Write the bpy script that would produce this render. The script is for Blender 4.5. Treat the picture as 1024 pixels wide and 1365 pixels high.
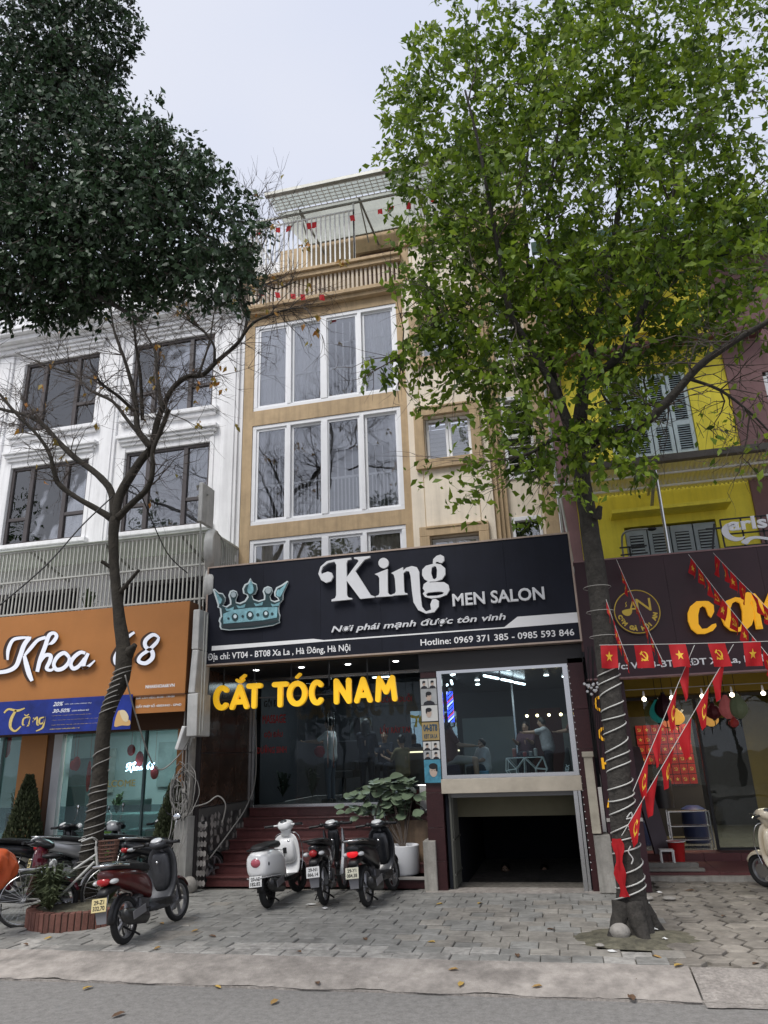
import bpy, bmesh, math, random
import numpy as np
from math import sin, cos, pi, radians, sqrt
from mathutils import Vector, Matrix
for o in list(bpy.data.objects): bpy.data.objects.remove(o)
scene = bpy.context.scene; C = scene.collection
random.seed(7); rng = np.random.default_rng(7)

# ---------------------------------------------------------------- camera
FOC, PITCH, ROLL, YAW, CAMZ = 960.0, radians(18.72), radians(-2.06), radians(-12.75), 2.0
_f = Vector((sin(YAW)*cos(PITCH), cos(YAW)*cos(PITCH), sin(PITCH)))
_r0 = Vector((cos(YAW), -sin(YAW), 0)); _u0 = _r0.cross(_f)
_r = _r0*cos(ROLL)+_u0*sin(ROLL); _u = -_r0*sin(ROLL)+_u0*cos(ROLL)
cam = bpy.data.cameras.new('camera'); camo = bpy.data.objects.new('camera', cam); C.objects.link(camo)
camo.matrix_world = Matrix(((_r.x,_u.x,-_f.x,0),(_r.y,_u.y,-_f.y,0),(_r.z,_u.z,-_f.z,CAMZ),(0,0,0,1)))
cam.sensor_fit = 'HORIZONTAL'; cam.sensor_width = 36; cam.lens = FOC/1024*36
cam.clip_start = .05; cam.clip_end = 1500; scene.camera = camo
def ray(px, py): return _r*(px-512)+_u*(682.5-py)+_f*FOC
def W(px, py, Y):
    "the world point at depth Y (metres across the street) seen at photo pixel px,py (survey of the photograph)"
    d = ray(px, py); return Vector((0,0,CAMZ))+d*(Y/d.y)
def G(px, py, z=0.0):
    d = ray(px, py); return Vector((0,0,CAMZ))+d*((z-CAMZ)/d.z)

# ---------------------------------------------------------------- sky, sun, exposure
SUN_EL, SUN_ROT = radians(54), radians(200)
w = bpy.data.worlds.new('World'); scene.world = w; w.use_nodes = True
nt = w.node_tree; nt.nodes.clear(); N = nt.nodes.new; L = nt.links.new
out = N('ShaderNodeOutputWorld'); bg = N('ShaderNodeBackground'); bg.inputs[1].default_value = .1
sky = N('ShaderNodeTexSky'); sky.sky_type = 'NISHITA'; sky.sun_disc = False
sky.sun_elevation = SUN_EL; sky.sun_rotation = SUN_ROT; sky.dust_density = 2; sky.air_density = 1
hs = N('ShaderNodeHueSaturation'); hs.inputs['Saturation'].default_value = .35; hs.inputs['Value'].default_value = 1.0
L(sky.outputs[0], hs.inputs['Color'])
tc = N('ShaderNodeTexCoord'); mp = N('ShaderNodeMapping'); mp.inputs['Scale'].default_value = (1,1,2.2)
nz = N('ShaderNodeTexNoise'); nz.inputs['Scale'].default_value = 1.1; nz.inputs['Detail'].default_value = 3
cr = N('ShaderNodeValToRGB'); cr.color_ramp.elements[0].position = .3; cr.color_ramp.elements[1].position = .7
cr.color_ramp.elements[0].color = (3.7,4.0,4.9,1); cr.color_ramp.elements[1].color = (4.5,4.6,5.05,1)
L(tc.outputs['Generated'], mp.inputs[0]); L(mp.outputs[0], nz.inputs[0]); L(nz.outputs[0], cr.inputs[0])
mx = N('ShaderNodeMixRGB'); mx.inputs[0].default_value = .93
L(hs.outputs[0], mx.inputs[1]); L(cr.outputs[0], mx.inputs[2]); L(mx.outputs[0], bg.inputs[0]); L(bg.outputs[0], out.inputs[0])
sd = bpy.data.lights.new('sun', 'SUN'); sd.energy = 1.5; sd.angle = radians(28); sd.color = (1,.97,.93)
so = bpy.data.objects.new('sun', sd); C.objects.link(so)
# a veiled sun high over the near side of the street, behind the viewer's left shoulder
sv = Vector((-.35*cos(SUN_EL), -.937*cos(SUN_EL), sin(SUN_EL)))
so.rotation_euler = sv.to_track_quat('Z','Y').to_euler()
scene.view_settings.view_transform = 'Standard'; scene.view_settings.look = 'None'
scene.view_settings.exposure = 0.93; scene.view_settings.gamma = 1; scene.view_settings.use_curve_mapping = False
scene.render.engine = 'CYCLES'; scene.cycles.max_bounces = 8; scene.cycles.transparent_max_bounces = 12

# ---------------------------------------------------------------- materials
_m = {}
def mat(name, col, rough=.7, metal=0., var=.0, scale=3., bump=0., bscale=40., stain=0., spec=.4, streak=0., rnd=0., emit=None, es=1., coat=0., attr=None, trans=0., hue=0., world=False):
    if name in _m: return _m[name]
    m = bpy.data.materials.new(name); m.use_nodes = True; t = m.node_tree; b = t.nodes['Principled BSDF']
    N = t.nodes.new; L = t.links.new
    b.inputs['Roughness'].default_value = rough; b.inputs['Metallic'].default_value = metal
    b.inputs['Specular IOR Level'].default_value = spec
    if coat: b.inputs['Coat Weight'].default_value = coat; b.inputs['Coat Roughness'].default_value = .08
    c = N('ShaderNodeRGB'); c.outputs[0].default_value = (*col,1); cur = c.outputs[0]
    tc = N('ShaderNodeTexCoord')
    if world: ge = N('ShaderNodeNewGeometry'); co = ge.outputs['Position']
    else: co = tc.outputs['Object']
    def mul(cur, fac_out, lo, hi, p0=.3, p1=.7):
        r = N('ShaderNodeMapRange'); r.inputs[1].default_value = p0; r.inputs[2].default_value = p1
        r.inputs[3].default_value = lo; r.inputs[4].default_value = hi; L(fac_out, r.inputs[0])
        v = N('ShaderNodeVectorMath'); v.operation = 'SCALE'; L(cur, v.inputs[0]); L(r.outputs[0], v.inputs['Scale']); return v.outputs[0]
    if var:
        n = N('ShaderNodeTexNoise'); n.inputs['Scale'].default_value = scale; n.inputs['Detail'].default_value = 6; n.inputs['Roughness'].default_value = .65
        L(co, n.inputs[0]); cur = mul(cur, n.outputs[0], 1-var, 1+var)
    if stain:
        n = N('ShaderNodeTexNoise'); n.inputs['Scale'].default_value = scale*.23; n.inputs['Detail'].default_value = 8; n.inputs['Roughness'].default_value = .7
        L(co, n.inputs[0]); cur = mul(cur, n.outputs[0], 1-stain, 1, .35, .6)
    if streak:
        p = N('ShaderNodeMapping'); p.inputs['Scale'].default_value = (7,7,.45); L(tc.outputs['Object'], p.inputs[0])
        n = N('ShaderNodeTexNoise'); n.inputs['Scale'].default_value = 1.; n.inputs['Detail'].default_value = 7; n.inputs['Roughness'].default_value = .7
        L(p.outputs[0], n.inputs[0]); cur = mul(cur, n.outputs[0], 1-streak, 1, .32, .55)
    if rnd:
        oi = N('ShaderNodeObjectInfo'); cur = mul(cur, oi.outputs['Random'], 1-rnd, 1+rnd, 0, 1)
    if attr:
        a = N('ShaderNodeAttribute'); a.attribute_name = 'rnd'
        cur = mul(cur, a.outputs['Fac'], 1-attr, 1+attr, 0, 1)
        if hue:
            h = N('ShaderNodeHueSaturation'); r = N('ShaderNodeMapRange'); r.inputs[3].default_value = .5+hue*.4; r.inputs[4].default_value = .5-hue
            L(a.outputs['Fac'], r.inputs[0]); L(r.outputs[0], h.inputs['Hue']); L(cur, h.inputs['Color']); cur = h.outputs[0]
    L(cur, b.inputs['Base Color'])
    if bump:
        n = N('ShaderNodeTexNoise'); n.inputs['Scale'].default_value = bscale; n.inputs['Detail'].default_value = 5
        L(co, n.inputs[0])
        bp = N('ShaderNodeBump'); bp.inputs['Strength'].default_value = bump; bp.inputs['Distance'].default_value = .02
        L(n.outputs[0], bp.inputs['Height']); L(bp.outputs[0], b.inputs['Normal'])
    if emit: b.inputs['Emission Color'].default_value = (*emit,1); b.inputs['Emission Strength'].default_value = es
    if trans:
        tr = N('ShaderNodeBsdfTranslucent'); L(cur, tr.inputs[0]); ms = N('ShaderNodeMixShader'); ms.inputs[0].default_value = trans
        L(b.outputs[0], ms.inputs[1]); L(tr.outputs[0], ms.inputs[2]); L(ms.outputs[0], t.nodes['Material Output'].inputs[0])
    _m[name] = m; return m
def glass(name, tint=(.9,.95,.95), ior=1.5, rough=.0, haze=0., hazecol=(.5,.6,.6), boost=1., base=0.):
    if name in _m: return _m[name]
    m = bpy.data.materials.new(name); m.use_nodes = True; t = m.node_tree; t.nodes.clear(); N = t.nodes.new; L = t.links.new
    o = N('ShaderNodeOutputMaterial'); tr = N('ShaderNodeBsdfTransparent'); tr.inputs[0].default_value = (*tint,1)
    g = N('ShaderNodeBsdfGlossy'); g.inputs['Roughness'].default_value = rough; fr = N('ShaderNodeFresnel'); fr.inputs[0].default_value = ior
    # slightly wavy float glass
    tc = N('ShaderNodeTexCoord'); nz = N('ShaderNodeTexNoise'); nz.inputs['Scale'].default_value = 1.3; bp = N('ShaderNodeBump'); bp.inputs['Strength'].default_value = .05; bp.inputs['Distance'].default_value = .1
    L(tc.outputs['Object'], nz.inputs[0]); L(nz.outputs[0], bp.inputs['Height']); L(bp.outputs[0], g.inputs['Normal'])
    mu = N('ShaderNodeMath'); mu.operation = 'MULTIPLY_ADD'; mu.inputs[1].default_value = boost; mu.inputs[2].default_value = base; mu.use_clamp = True; L(fr.outputs[0], mu.inputs[0])
    ms = N('ShaderNodeMixShader'); L(mu.outputs[0], ms.inputs[0]); L(tr.outputs[0], ms.inputs[1]); L(g.outputs[0], ms.inputs[2]); last = ms.outputs[0]
    if haze:
        d = N('ShaderNodeBsdfDiffuse'); d.inputs[0].default_value = (*hazecol,1); m2 = N('ShaderNodeMixShader'); m2.inputs[0].default_value = haze
        L(last, m2.inputs[1]); L(d.outputs[0], m2.inputs[2]); last = m2.outputs[0]
    L(last, o.inputs[0]); _m[name] = m; return m

white_wall = mat('white_plaster', (.86,.86,.865), .8, var=.04, scale=2, stain=.1, streak=.16, bump=.1)
tan_wall = mat('tan_plaster', (.51,.375,.225), .8, var=.1, scale=4, stain=.2, streak=.24, bump=.15)
cream_wall = mat('cream_plaster', (.80,.71,.58), .8, var=.05, scale=3, stain=.1, streak=.18, bump=.12)
yellow_wall = mat('yellow_plaster', (.94,.80,.08), .75, var=.06, scale=3, stain=.12, streak=.15, bump=.12)
mauve_wall = mat('mauve_plaster', (.23,.13,.13), .75, var=.08, scale=3, stain=.15, streak=.15, bump=.1)
conc = mat('weathered_concrete', (.38,.36,.32), .9, var=.18, scale=7, stain=.3, bump=.4, bscale=60, streak=.25)
granite = mat('dark_red_granite', (.045,.016,.017), .3, var=.35, scale=60, spec=.3, rnd=.15, stain=.2)
step_gran = mat('red_granite_step', (.12,.042,.04), .3, var=.3, scale=50, spec=.5, rnd=.12, stain=.3)
pvc = mat('white_pvc', (.8,.81,.83), .35, var=.03, scale=4, stain=.06)
whitemetal = mat('white_painted_steel', (.75,.75,.73), .45, var=.06, scale=8, stain=.15)
greymetal = mat('grey_painted_steel', (.33,.33,.30), .45, .3, var=.12, scale=8, stain=.2)
steel = mat('stainless_steel', (.55,.55,.55), .25, 1.)
blackm = mat('black_plastic', (.012,.012,.013), .45, var=.2, scale=20)
rubber = mat('tyre_rubber', (.018,.018,.018), .85, var=.25, scale=25, bump=.2, bscale=90)
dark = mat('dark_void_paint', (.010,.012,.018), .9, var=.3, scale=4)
win_glass = glass('window_glass', (.95,.96,.98), 1.5, boost=1.6, base=.11)
shop_glass = glass('shopfront_glass', (.72,.8,.82), 1.45, boost=.4)
M_text_white = mat('white_lettering', (.8,.8,.8), .5)
signblack = mat('signboard_black', (.012,.014,.024), .6, spec=.2, var=.15, scale=2, stain=.2, streak=.15)
yellow_let = mat('yellow_lettering', (.85,.50,.015), .4, emit=(1,.55,.02), es=.18)

# ---------------------------------------------------------------- geometry helpers
ORG = {}
def tag(o, label=None, cat=None, group=None, kind=None):
    for k, v in (('label',label),('category',cat),('group',group),('kind',kind)):
        if v: o[k] = v
    return o
def thing(name, label, cat, loc=(0,0,0), group=None, kind=None):
    o = bpy.data.objects.new(name, None); C.objects.link(o); o.location = loc; o.empty_display_size = .2; ORG[o] = Vector(loc)
    return tag(o, label, cat, group, kind)
class MB:
    def __init__(s): s.v = []; s.f = []; s.mi = []; s.cur = 0
    def add(s, vs, fs):
        n = len(s.v); s.v += [tuple(v) for v in vs]; s.f += [tuple(i+n for i in f) for f in fs]; s.mi += [s.cur]*len(fs); return s
    def box(s, x0, x1, y0, y1, z0, z1, cut=0.):
        if x0 > x1: x0,x1 = x1,x0
        if y0 > y1: y0,y1 = y1,y0
        if z0 > z1: z0,z1 = z1,z0
        return s.add([(x0,y0,z0),(x1,y0,z0),(x1,y1,z0),(x0,y1,z0),(x0,y0,z1),(x1,y0,z1),(x1,y1,z1),(x0,y1,z1)],
            [(0,3,2,1),(4,5,6,7),(0,1,5,4),(1,2,6,5),(2,3,7,6),(3,0,4,7)])
    def quad(s, a, b, c, d): return s.add([a,b,c,d], [(0,1,2,3)])
    def obox(s, c, dims, rot):   # oriented box; rot = 3x3 matrix
        h = Vector(dims)/2; vs = [Vector(c)+rot@Vector((sx*h.x,sy*h.y,sz*h.z)) for sz in(-1,1) for sx,sy in((-1,-1),(1,-1),(1,1),(-1,1))]
        return s.add(vs, [(0,3,2,1),(4,5,6,7),(0,1,5,4),(1,2,6,5),(2,3,7,6),(3,0,4,7)])
    def bar(s, a, b, w, h=None):
        a = Vector(a); b = Vector(b); d = b-a; h = h or w
        q = d.to_track_quat('Z','Y').to_matrix()
        return s.obox((a+b)/2, (w,h,d.length), q)
    def tube(s, pts, r, n=8, cap=True, close=False):
        pts = [Vector(p) for p in pts]; k = len(pts)
        rs = r if hasattr(r,'__len__') else [r]*k
        rings = []; prev = None
        for i,p in enumerate(pts):
            if close: t = pts[(i+1)%k]-pts[i-1]
            else: t = (pts[min(i+1,k-1)]-pts[max(i-1,0)])
            if t.length < 1e-9: t = Vector((0,0,1))
            t.normalize()
            if prev is None: a = Vector((0,0,1)) if abs(t.z)<.9 else Vector((1,0,0)); u = t.cross(a).normalized()
            else: u = (prev - t*prev.dot(t)); u = u.normalized() if u.length>1e-6 else t.orthogonal().normalized()
            prev = u; v = t.cross(u)
            rings.append([p+(u*cos(2*pi*j/n)+v*sin(2*pi*j/n))*rs[i] for j in range(n)])
        vs = [q for g in rings for q in g]; fs = []
        for i in range(k if close else k-1):
            i2 = (i+1)%k
            for j in range(n): fs.append((i*n+j, i*n+(j+1)%n, i2*n+(j+1)%n, i2*n+j))
        if cap and not close: fs.append(tuple(range(n-1,-1,-1))); fs.append(tuple((k-1)*n+j for j in range(n)))
        return s.add(vs, fs)
    def loft(s, rings, cap=True):
        n = len(rings[0]); k = len(rings); vs = [q for g in rings for q in g]; fs = []
        for i in range(k-1):
            for j in range(n): fs.append((i*n+j, i*n+(j+1)%n, (i+1)*n+(j+1)%n, (i+1)*n+j))
        if cap: fs.append(tuple(range(n-1,-1,-1))); fs.append(tuple((k-1)*n+j for j in range(n)))
        return s.add(vs, fs)
    def ell(s, c, r, n=12, m=8, rot=None):
        c = Vector(c); vs = []; fs = []
        if not hasattr(r,'__len__'): r = (r,r,r)
        for i in range(m+1):
            th = pi*i/m
            for j in range(n):
                p = Vector((r[0]*sin(th)*cos(2*pi*j/n), r[1]*sin(th)*sin(2*pi*j/n), r[2]*cos(th)))
                vs.append(c+(rot@p if rot else p))
        for i in range(m):
            for j in range(n): fs.append((i*n+j,(i+1)*n+j,(i+1)*n+(j+1)%n,i*n+(j+1)%n))
        return s.add(vs, fs)
    def lathe(s, c, prof, n=16, axis='Z'):
        vs = []; fs = []; k = len(prof)
        for r,h in prof:
            for j in range(n):
                a = 2*pi*j/n
                p = {'Z':(r*cos(a),r*sin(a),h),'Y':(r*cos(a),h,r*sin(a)),'X':(h,r*cos(a),r*sin(a))}[axis]
                vs.append(Vector(c)+Vector(p))
        for i in range(k-1):
            for j in range(n): fs.append((i*n+j,i*n+(j+1)%n,(i+1)*n+(j+1)%n,(i+1)*n+j))
        fs.append(tuple(range(n-1,-1,-1))); fs.append(tuple((k-1)*n+j for j in range(n)))
        return s.add(vs, fs)
    def prism(s, pts, y0, y1):   # outline in xz, extruded along y
        n = len(pts); vs = [(x,y0,z) for x,z in pts]+[(x,y1,z) for x,z in pts]
        fs = [tuple(range(n)), tuple(range(2*n-1,n-1,-1))]+[(i,i+n,(i+1)%n+n,(i+1)%n) for i in range(n)]
        return s.add(vs, fs)
    def build(s, name, m, parent=None, smooth=False, bevel=0., sub=0, **kw):
        me = bpy.data.meshes.new(name); vs = s.v
        o = bpy.data.objects.new(name, me); C.objects.link(o)
        org = Vector((0,0,0))
        if parent is not None: org = ORG[parent]; o.parent = parent
        elif vs:
            a = np.array(vs); lo = a.min(0); hi = a.max(0); org = Vector(((lo[0]+hi[0])/2,(lo[1]+hi[1])/2,lo[2])); o.location = org
        ORG[o] = org
        me.from_pydata([(v[0]-org.x,v[1]-org.y,v[2]-org.z) for v in vs], [], s.f)
        for mm in (m if isinstance(m,(list,tuple)) else [m]): me.materials.append(mm)
        if isinstance(m,(list,tuple)): me.polygons.foreach_set('material_index', s.mi)
        if smooth:
            me.polygons.foreach_set('use_smooth', [True]*len(s.f))
        if smooth == 'auto':
            try: me.set_sharp_from_angle(angle=radians(40))
            except Exception: pass
        if bevel:
            b = o.modifiers.new('bevel','BEVEL'); b.width = bevel; b.segments = 2; b.limit_method = 'ANGLE'; b.angle_limit = radians(40)
        if sub:
            b = o.modifiers.new('subdivision','SUBSURF'); b.levels = sub; b.render_levels = sub
        return tag(o, **kw)
def box(name, m, parent, x0, x1, y0, y1, z0, z1, **kw): return MB().box(x0,x1,y0,y1,z0,z1).build(name, m, parent, **kw)
def copy_tree(o, parent=None):
    c = o.copy(); C.objects.link(c); ORG[c] = ORG.get(o, Vector()); c.parent = parent
    for ch in list(o.children): copy_tree(ch, c)
    return c
def smooth(pts, k=4):
    pts = [Vector(p) for p in pts]; out = []
    for i in range(len(pts)-1):
        p0 = pts[max(i-1,0)]; p1 = pts[i]; p2 = pts[i+1]; p3 = pts[min(i+2,len(pts)-1)]
        for j in range(k):
            t = j/k; out.append(.5*((2*p1)+(p2-p0)*t+(2*p0-5*p1+4*p2-p3)*t*t+(3*p1-p0-3*p2+p3)*t**3))
    out.append(pts[-1]); return out
def smooth_loop(pts, k=4):
    pts = [Vector(p) for p in pts]; n = len(pts); out = []
    for i in range(n):
        p0,p1,p2,p3 = pts[i-1],pts[i],pts[(i+1)%n],pts[(i+2)%n]
        for j in range(k):
            t = j/k; out.append(.5*((2*p1)+(p2-p0)*t+(2*p0-5*p1+4*p2-p3)*t*t+(3*p1-p0-3*p2+p3)*t**3))
    return out
def curve_mesh(cu):
    o = bpy.data.objects.new('tmp', cu); C.objects.link(o); dg = bpy.context.evaluated_depsgraph_get(); dg.update()
    me = bpy.data.meshes.new_from_object(o.evaluated_get(dg)); bpy.data.objects.remove(o); bpy.data.curves.remove(cu); return me
def place_mesh(me, name, m, parent, fn, **kw):
    "me's own xyz mapped by fn to world, stored relative to the parent"
    a = [fn(v.co) for v in me.vertices]; fs = [tuple(p.vertices) for p in me.polygons]; bpy.data.meshes.remove(me)
    b = MB(); b.add(a, fs); return b.build(name, m, parent, **kw)
def text(s, m, parent, x0, x1, z0, z1, Y, name='lettering', depth=.012, bold=.0, shear=0., size_fit=True, ydir=None, align_full=True, **kw):
    "lettering s laid on a plane facing the street, its ink fitted to x0..x1, z0..z1; depth = thickness towards the street"
    cu = bpy.data.curves.new('t','FONT'); cu.body = s; cu.size = 1; cu.extrude = .05; cu.bevel_depth = bold; cu.bevel_resolution = 0; cu.resolution_u = 3; zm = .05+bold; cu.shear = shear
    cu.space_line = .9
    me = curve_mesh(cu)
    if not me.vertices: return None
    a = np.array([v.co[:] for v in me.vertices]); lo = a.min(0); hi = a.max(0)
    sx = (x1-x0)/(hi[0]-lo[0]); sz = (z1-z0)/(hi[1]-lo[1])
    return place_mesh(me, name, m, parent, lambda c: (x0+(c.x-lo[0])*sx, Y-depth/2-c.z/zm*depth/2, z0+(c.y-lo[1])*sz), **kw)
def ptext(s, m, parent, p0, p1, Y, **kw):
    "p0 = bottom-left, p1 = top-right photo pixels on the plane Y"
    a = W(*p0,Y); b = W(*p1,Y); return text(s, m, parent, a.x, b.x, a.z, b.z, Y, **kw)
def glyph(loops, m, parent, name, Y, depth=.05, smoothk=0, world=False, **kw):
    "filled outlines (holes even-odd) given as photo pixels on plane Y, extruded towards the street"
    cu = bpy.data.curves.new('g','CURVE'); cu.dimensions = '2D'; cu.fill_mode = 'BOTH'; cu.extrude = depth/2
    for lp in loops:
        pts = [Vector((p[0],p[1],0)) if world else (lambda q: Vector((q.x,q.z,0)))(W(p[0],p[1],Y)) for p in lp]
        if smoothk: pts = smooth_loop(pts, smoothk)
        sp = cu.splines.new('POLY'); sp.points.add(len(pts)-1); sp.use_cyclic_u = True
        for i,p in enumerate(pts): sp.points[i].co = (p.x,p.y,0,1)
    me = curve_mesh(cu)
    return place_mesh(me, name, m, parent, lambda c: (c.x, Y-depth/2-c.z, c.y), **kw)
def stroke(pts, ws, k=5):
    "outline of a pen stroke: pixel polyline with widths"
    q = smooth([(x,y,w_) for (x,y),w_ in zip(pts,ws)], k); l=[]; r=[]
    for i,p in enumerate(q):
        t = q[min(i+1,len(q)-1)]-q[max(i-1,0)]; n = Vector((-t.y,t.x)); n = n.normalized() if n.length>1e-6 else Vector((0,1))
        l.append((p.x+n.x*p.z/2, p.y+n.y*p.z/2)); r.append((p.x-n.x*p.z/2, p.y-n.y*p.z/2))
    return l+r[::-1]
def star(cx, cz, r, rot=0): return [(cx+(r if i%2==0 else r*.4)*sin(rot+pi*i/5), cz+(r if i%2==0 else r*.4)*cos(rot+pi*i/5)) for i in range(10)]
def rot3(rz=0, rx=0, ry=0): return (Matrix.Rotation(rz,3,'Z')@Matrix.Rotation(ry,3,'Y')@Matrix.Rotation(rx,3,'X'))
def rcap(pts, w, k=1):
    "round-ended stroke outline through world (x,z) points"
    q = smooth([(x,z,0) for x,z in pts], k) if k>1 else [Vector((x,z,0)) for x,z in pts]; l=[]; r=[]
    for i,p in enumerate(q):
        t = (q[min(i+1,len(q)-1)]-q[max(i-1,0)]).normalized(); n = Vector((-t.y,t.x,0)); l.append(p+n*w/2); r.append(p-n*w/2)
    def cap(c, t0): a0 = math.atan2(t0.y,t0.x); return [c+Vector((cos(a0-pi*j/8),sin(a0-pi*j/8),0))*w/2 for j in range(1,8)]
    out = l+cap(q[-1], l[-1]-q[-1])+r[::-1]+cap(q[0], r[0]-q[0]); return [(p.x,p.y) for p in out]
# ================================================================ SETTING
asphalt = mat('asphalt', (.265,.255,.24), .85, var=.2, scale=60, stain=.28, bump=.5, bscale=220)
apron_m = mat('kerb_concrete', (.38,.345,.31), .9, var=.22, scale=8, stain=.42, bump=.5, bscale=90)
apron_d = mat('old_kerb_concrete', (.34,.31,.28), .9, var=.3, scale=30, stain=.3, bump=.7, bscale=60)
earth = mat('sandy_joint_earth', (.20,.185,.16), .95, var=.3, scale=12, stain=.3, bump=.5)
paver_m = mat('grey_paver', (.275,.27,.25), .85, world=True, var=.2, scale=9, stain=.38, rnd=.09, bump=.3, bscale=70)
paver_w = mat('cement_splashed_paver', (.40,.385,.355), .9, world=True, var=.28, scale=11, stain=.4, rnd=.12, bump=.4, bscale=60)
paver_b = mat('sandy_paver', (.29,.272,.24), .88, world=True, var=.2, scale=9, stain=.35, rnd=.14, bump=.3, bscale=70)
hex_m = mat('brown_hexagonal_paver', (.27,.245,.21), .85, world=True, var=.22, scale=7, stain=.5, rnd=.22, bump=.35, bscale=60)
def grid(name, m, x0,x1,y0,y1,nx,ny,zf,yf=None,**kw):
    vs=[];fs=[]
    for j in range(ny+1):
        for i in range(nx+1):
            x=x0+(x1-x0)*i/nx; y=y0+(y1-y0)*j/ny
            if yf: y=yf(x,y,j)
            vs.append((x,y,zf(x,y)))
    for j in range(ny):
        for i in range(nx): a=j*(nx+1)+i; fs.append((a,a+1,a+nx+2,a+nx+1))
    o=MB().add(vs,fs).build(name,m,None,smooth=True,**kw); return o
from mathutils import noise as mn
def nz3(x,y,z=0): return mn.noise(Vector((x,y,z)))
ROADZ=-.135
MB().quad((-400,-300,ROADZ-.02),(400,-300,ROADZ-.02),(400,400,ROADZ-.02),(-400,400,ROADZ-.02)).build('ground', earth, None, kind='structure')
grid('road', asphalt, -60,60,-3.2,8.6,120,30, lambda x,y: ROADZ+.006*nz3(x*.8,y*.8), kind='structure')
box('far_pavement', conc, None, -60,60,-12,-3.2,ROADZ-.01,.0, kind='structure')
def edge(x,y,j): return y+(.05*nz3(x*1.7,3)+.022*nz3(x*9,1) if j==0 else 0)
def apz(x,y):
    t=(y-7.72)/.66; return -.115+.115*min(1,max(0,t))**.8+.006*nz3(x*3,y*3)
ap = grid('kerb_apron', apron_m, -14,.93,7.72,8.38,240,10,apz,edge,kind='structure')
ap2 = grid('old_kerb_apron', apron_d, .95,14,7.62,8.38,220,10,lambda x,y: apz(x,y)-.012,edge,kind='structure')
MB().box(-14,14,7.72,7.78,-.16,-.118).build('kerb_edge', apron_d, None, kind='structure')
pav = box('pavement', earth, None, -30,30,8.34,13.3,-.13,-.035, kind='structure')
# grey pavers in running bond, brown hexagons to the right
def paver_mesh(w,d,h,c):
    v=[];f=[]
    for (z,i) in ((-h,0),(-c,0),(0,c)):
        v+=[(-w/2+i,-d/2+i,z),(w/2-i,-d/2+i,z),(w/2-i,d/2-i,z),(-w/2+i,d/2-i,z)]
    for k in (0,4):
        for j in range(4): f.append((k+j,k+(j+1)%4,k+4+(j+1)%4,k+4+j))
    f.append((8,9,10,11)); me=bpy.data.meshes.new('paver'); me.from_pydata(v,[],f); return me
PW,PD=.31,.262
pm=[]
for mm in (paver_m,paver_w,paver_b):
    me=paver_mesh(PW-.008,PD-.007,.05,.007); me.materials.append(mm); pm.append(me)
pmh=[]
for mm in (paver_m,paver_w,paver_b):
    me=paver_mesh(PW/2-.008,PD-.007,.05,.007); me.materials.append(mm); pmh.append(me)
def inring(x,y): return ((x+6.75)/.66)**2+((y-9.95)/.66)**2<1
def dirt_patch(x,y): return (x-.45)**2/.35+(y-9.45)**2/.20<1
rest=MB(); cnt=0; cells=[]
for j in range(16):
    y=8.40+PD*(j+.5)
    for i in range(-46,30):
        x=(i+(.5 if j%2 else 0))*PW+.04*sin(j*2.1)
        if x<-11.5 or x>.72+.1*(j%2) or inring(x,y) or dirt_patch(x,y): continue
        if j>=15 and x<-2.45 and x>-6.4: continue
        cells.append((x,y,j))
vis=[c for c in cells if c[0]>-6.6-.35*(c[1]-8)]
vis.sort(key=lambda c:c[1]); main=set(vis[:298])
for c in cells:
    x,y,j=c; r=random.random()
    k=0
    if j<=1 and x<-1.2 and r<.75: k=1
    elif j<=1 and r<.2: k=1
    elif x>-1.9 and j>=1 and r<.62 and (x+.2)**2/3+(y-9.9)**2/2.2<1.1: k=2
    elif r<.06: k=2
    dz=random.uniform(-.009,.006)-(.012 if random.random()<.05 else 0)
    if c in main:
        o=bpy.data.objects.new('paver',pm[k]); C.objects.link(o); o.parent=pav
        o.location=Vector((x,y,dz+.003*nz3(x,y)))-ORG[pav]; o.rotation_euler=(random.uniform(-.02,.02),random.uniform(-.02,.02),random.uniform(-.014,.014))
    else:
        rest.box(x-PW/2+.006,x+PW/2-.006,y-PD/2+.006,y+PD/2-.006,-.05,dz)
rest.build('far_pavers',paver_m,pav,kind='stuff')
R_=.172
def hexm(s):
    me=bpy.data.meshes.new('hexagonal_paver'); v=[];f=[]
    for (z,i) in ((-.05,0),(-.006,0),(.0,.008)):
        v+=[((R_*s-.012-i)*cos(pi/3*k),(R_*s-.012-i)*sin(pi/3*k),z) for k in range(6)]
    for k in(0,6):
        for j in range(6): f.append((k+j,k+(j+1)%6,k+6+(j+1)%6,k+6+j))
    f.append(tuple(range(12,18))); me.from_pydata(v,[],f); me.materials.append(hex_m); return me
hm=hexm(1.)
for i in range(0,34):
    for j in range(0,18):
        x=.98+i*R_*1.5; y=8.52+j*R_*sqrt(3)+(R_*sqrt(3)/2 if i%2 else 0)
        if x>4.6 or y>13.2 or (x-.75)**2/.16+(y-9.55)**2/.2<1 or (x<1.15 and y>12.2): continue
        if dirt_patch(x,y): continue
        o=bpy.data.objects.new('hexagonal_paver',hm); C.objects.link(o); o.parent=pav
        o.location=Vector((x+random.uniform(-.008,.008),y+random.uniform(-.008,.008),random.uniform(-.012,.006)))-ORG[pav]
        o.rotation_euler=(random.uniform(-.03,.03),random.uniform(-.03,.03),random.uniform(-.06,.06)); o.scale=(random.uniform(.94,1.0),)*2+(1,)
# concrete border strips of the pavement
box('threshold_strip', apron_m, pav, -2.30,.42,12.12,12.5,-.05,.012)
box('shop_kerb', conc, pav, .95,6,13.18,13.32,-.05,.06)
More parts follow.
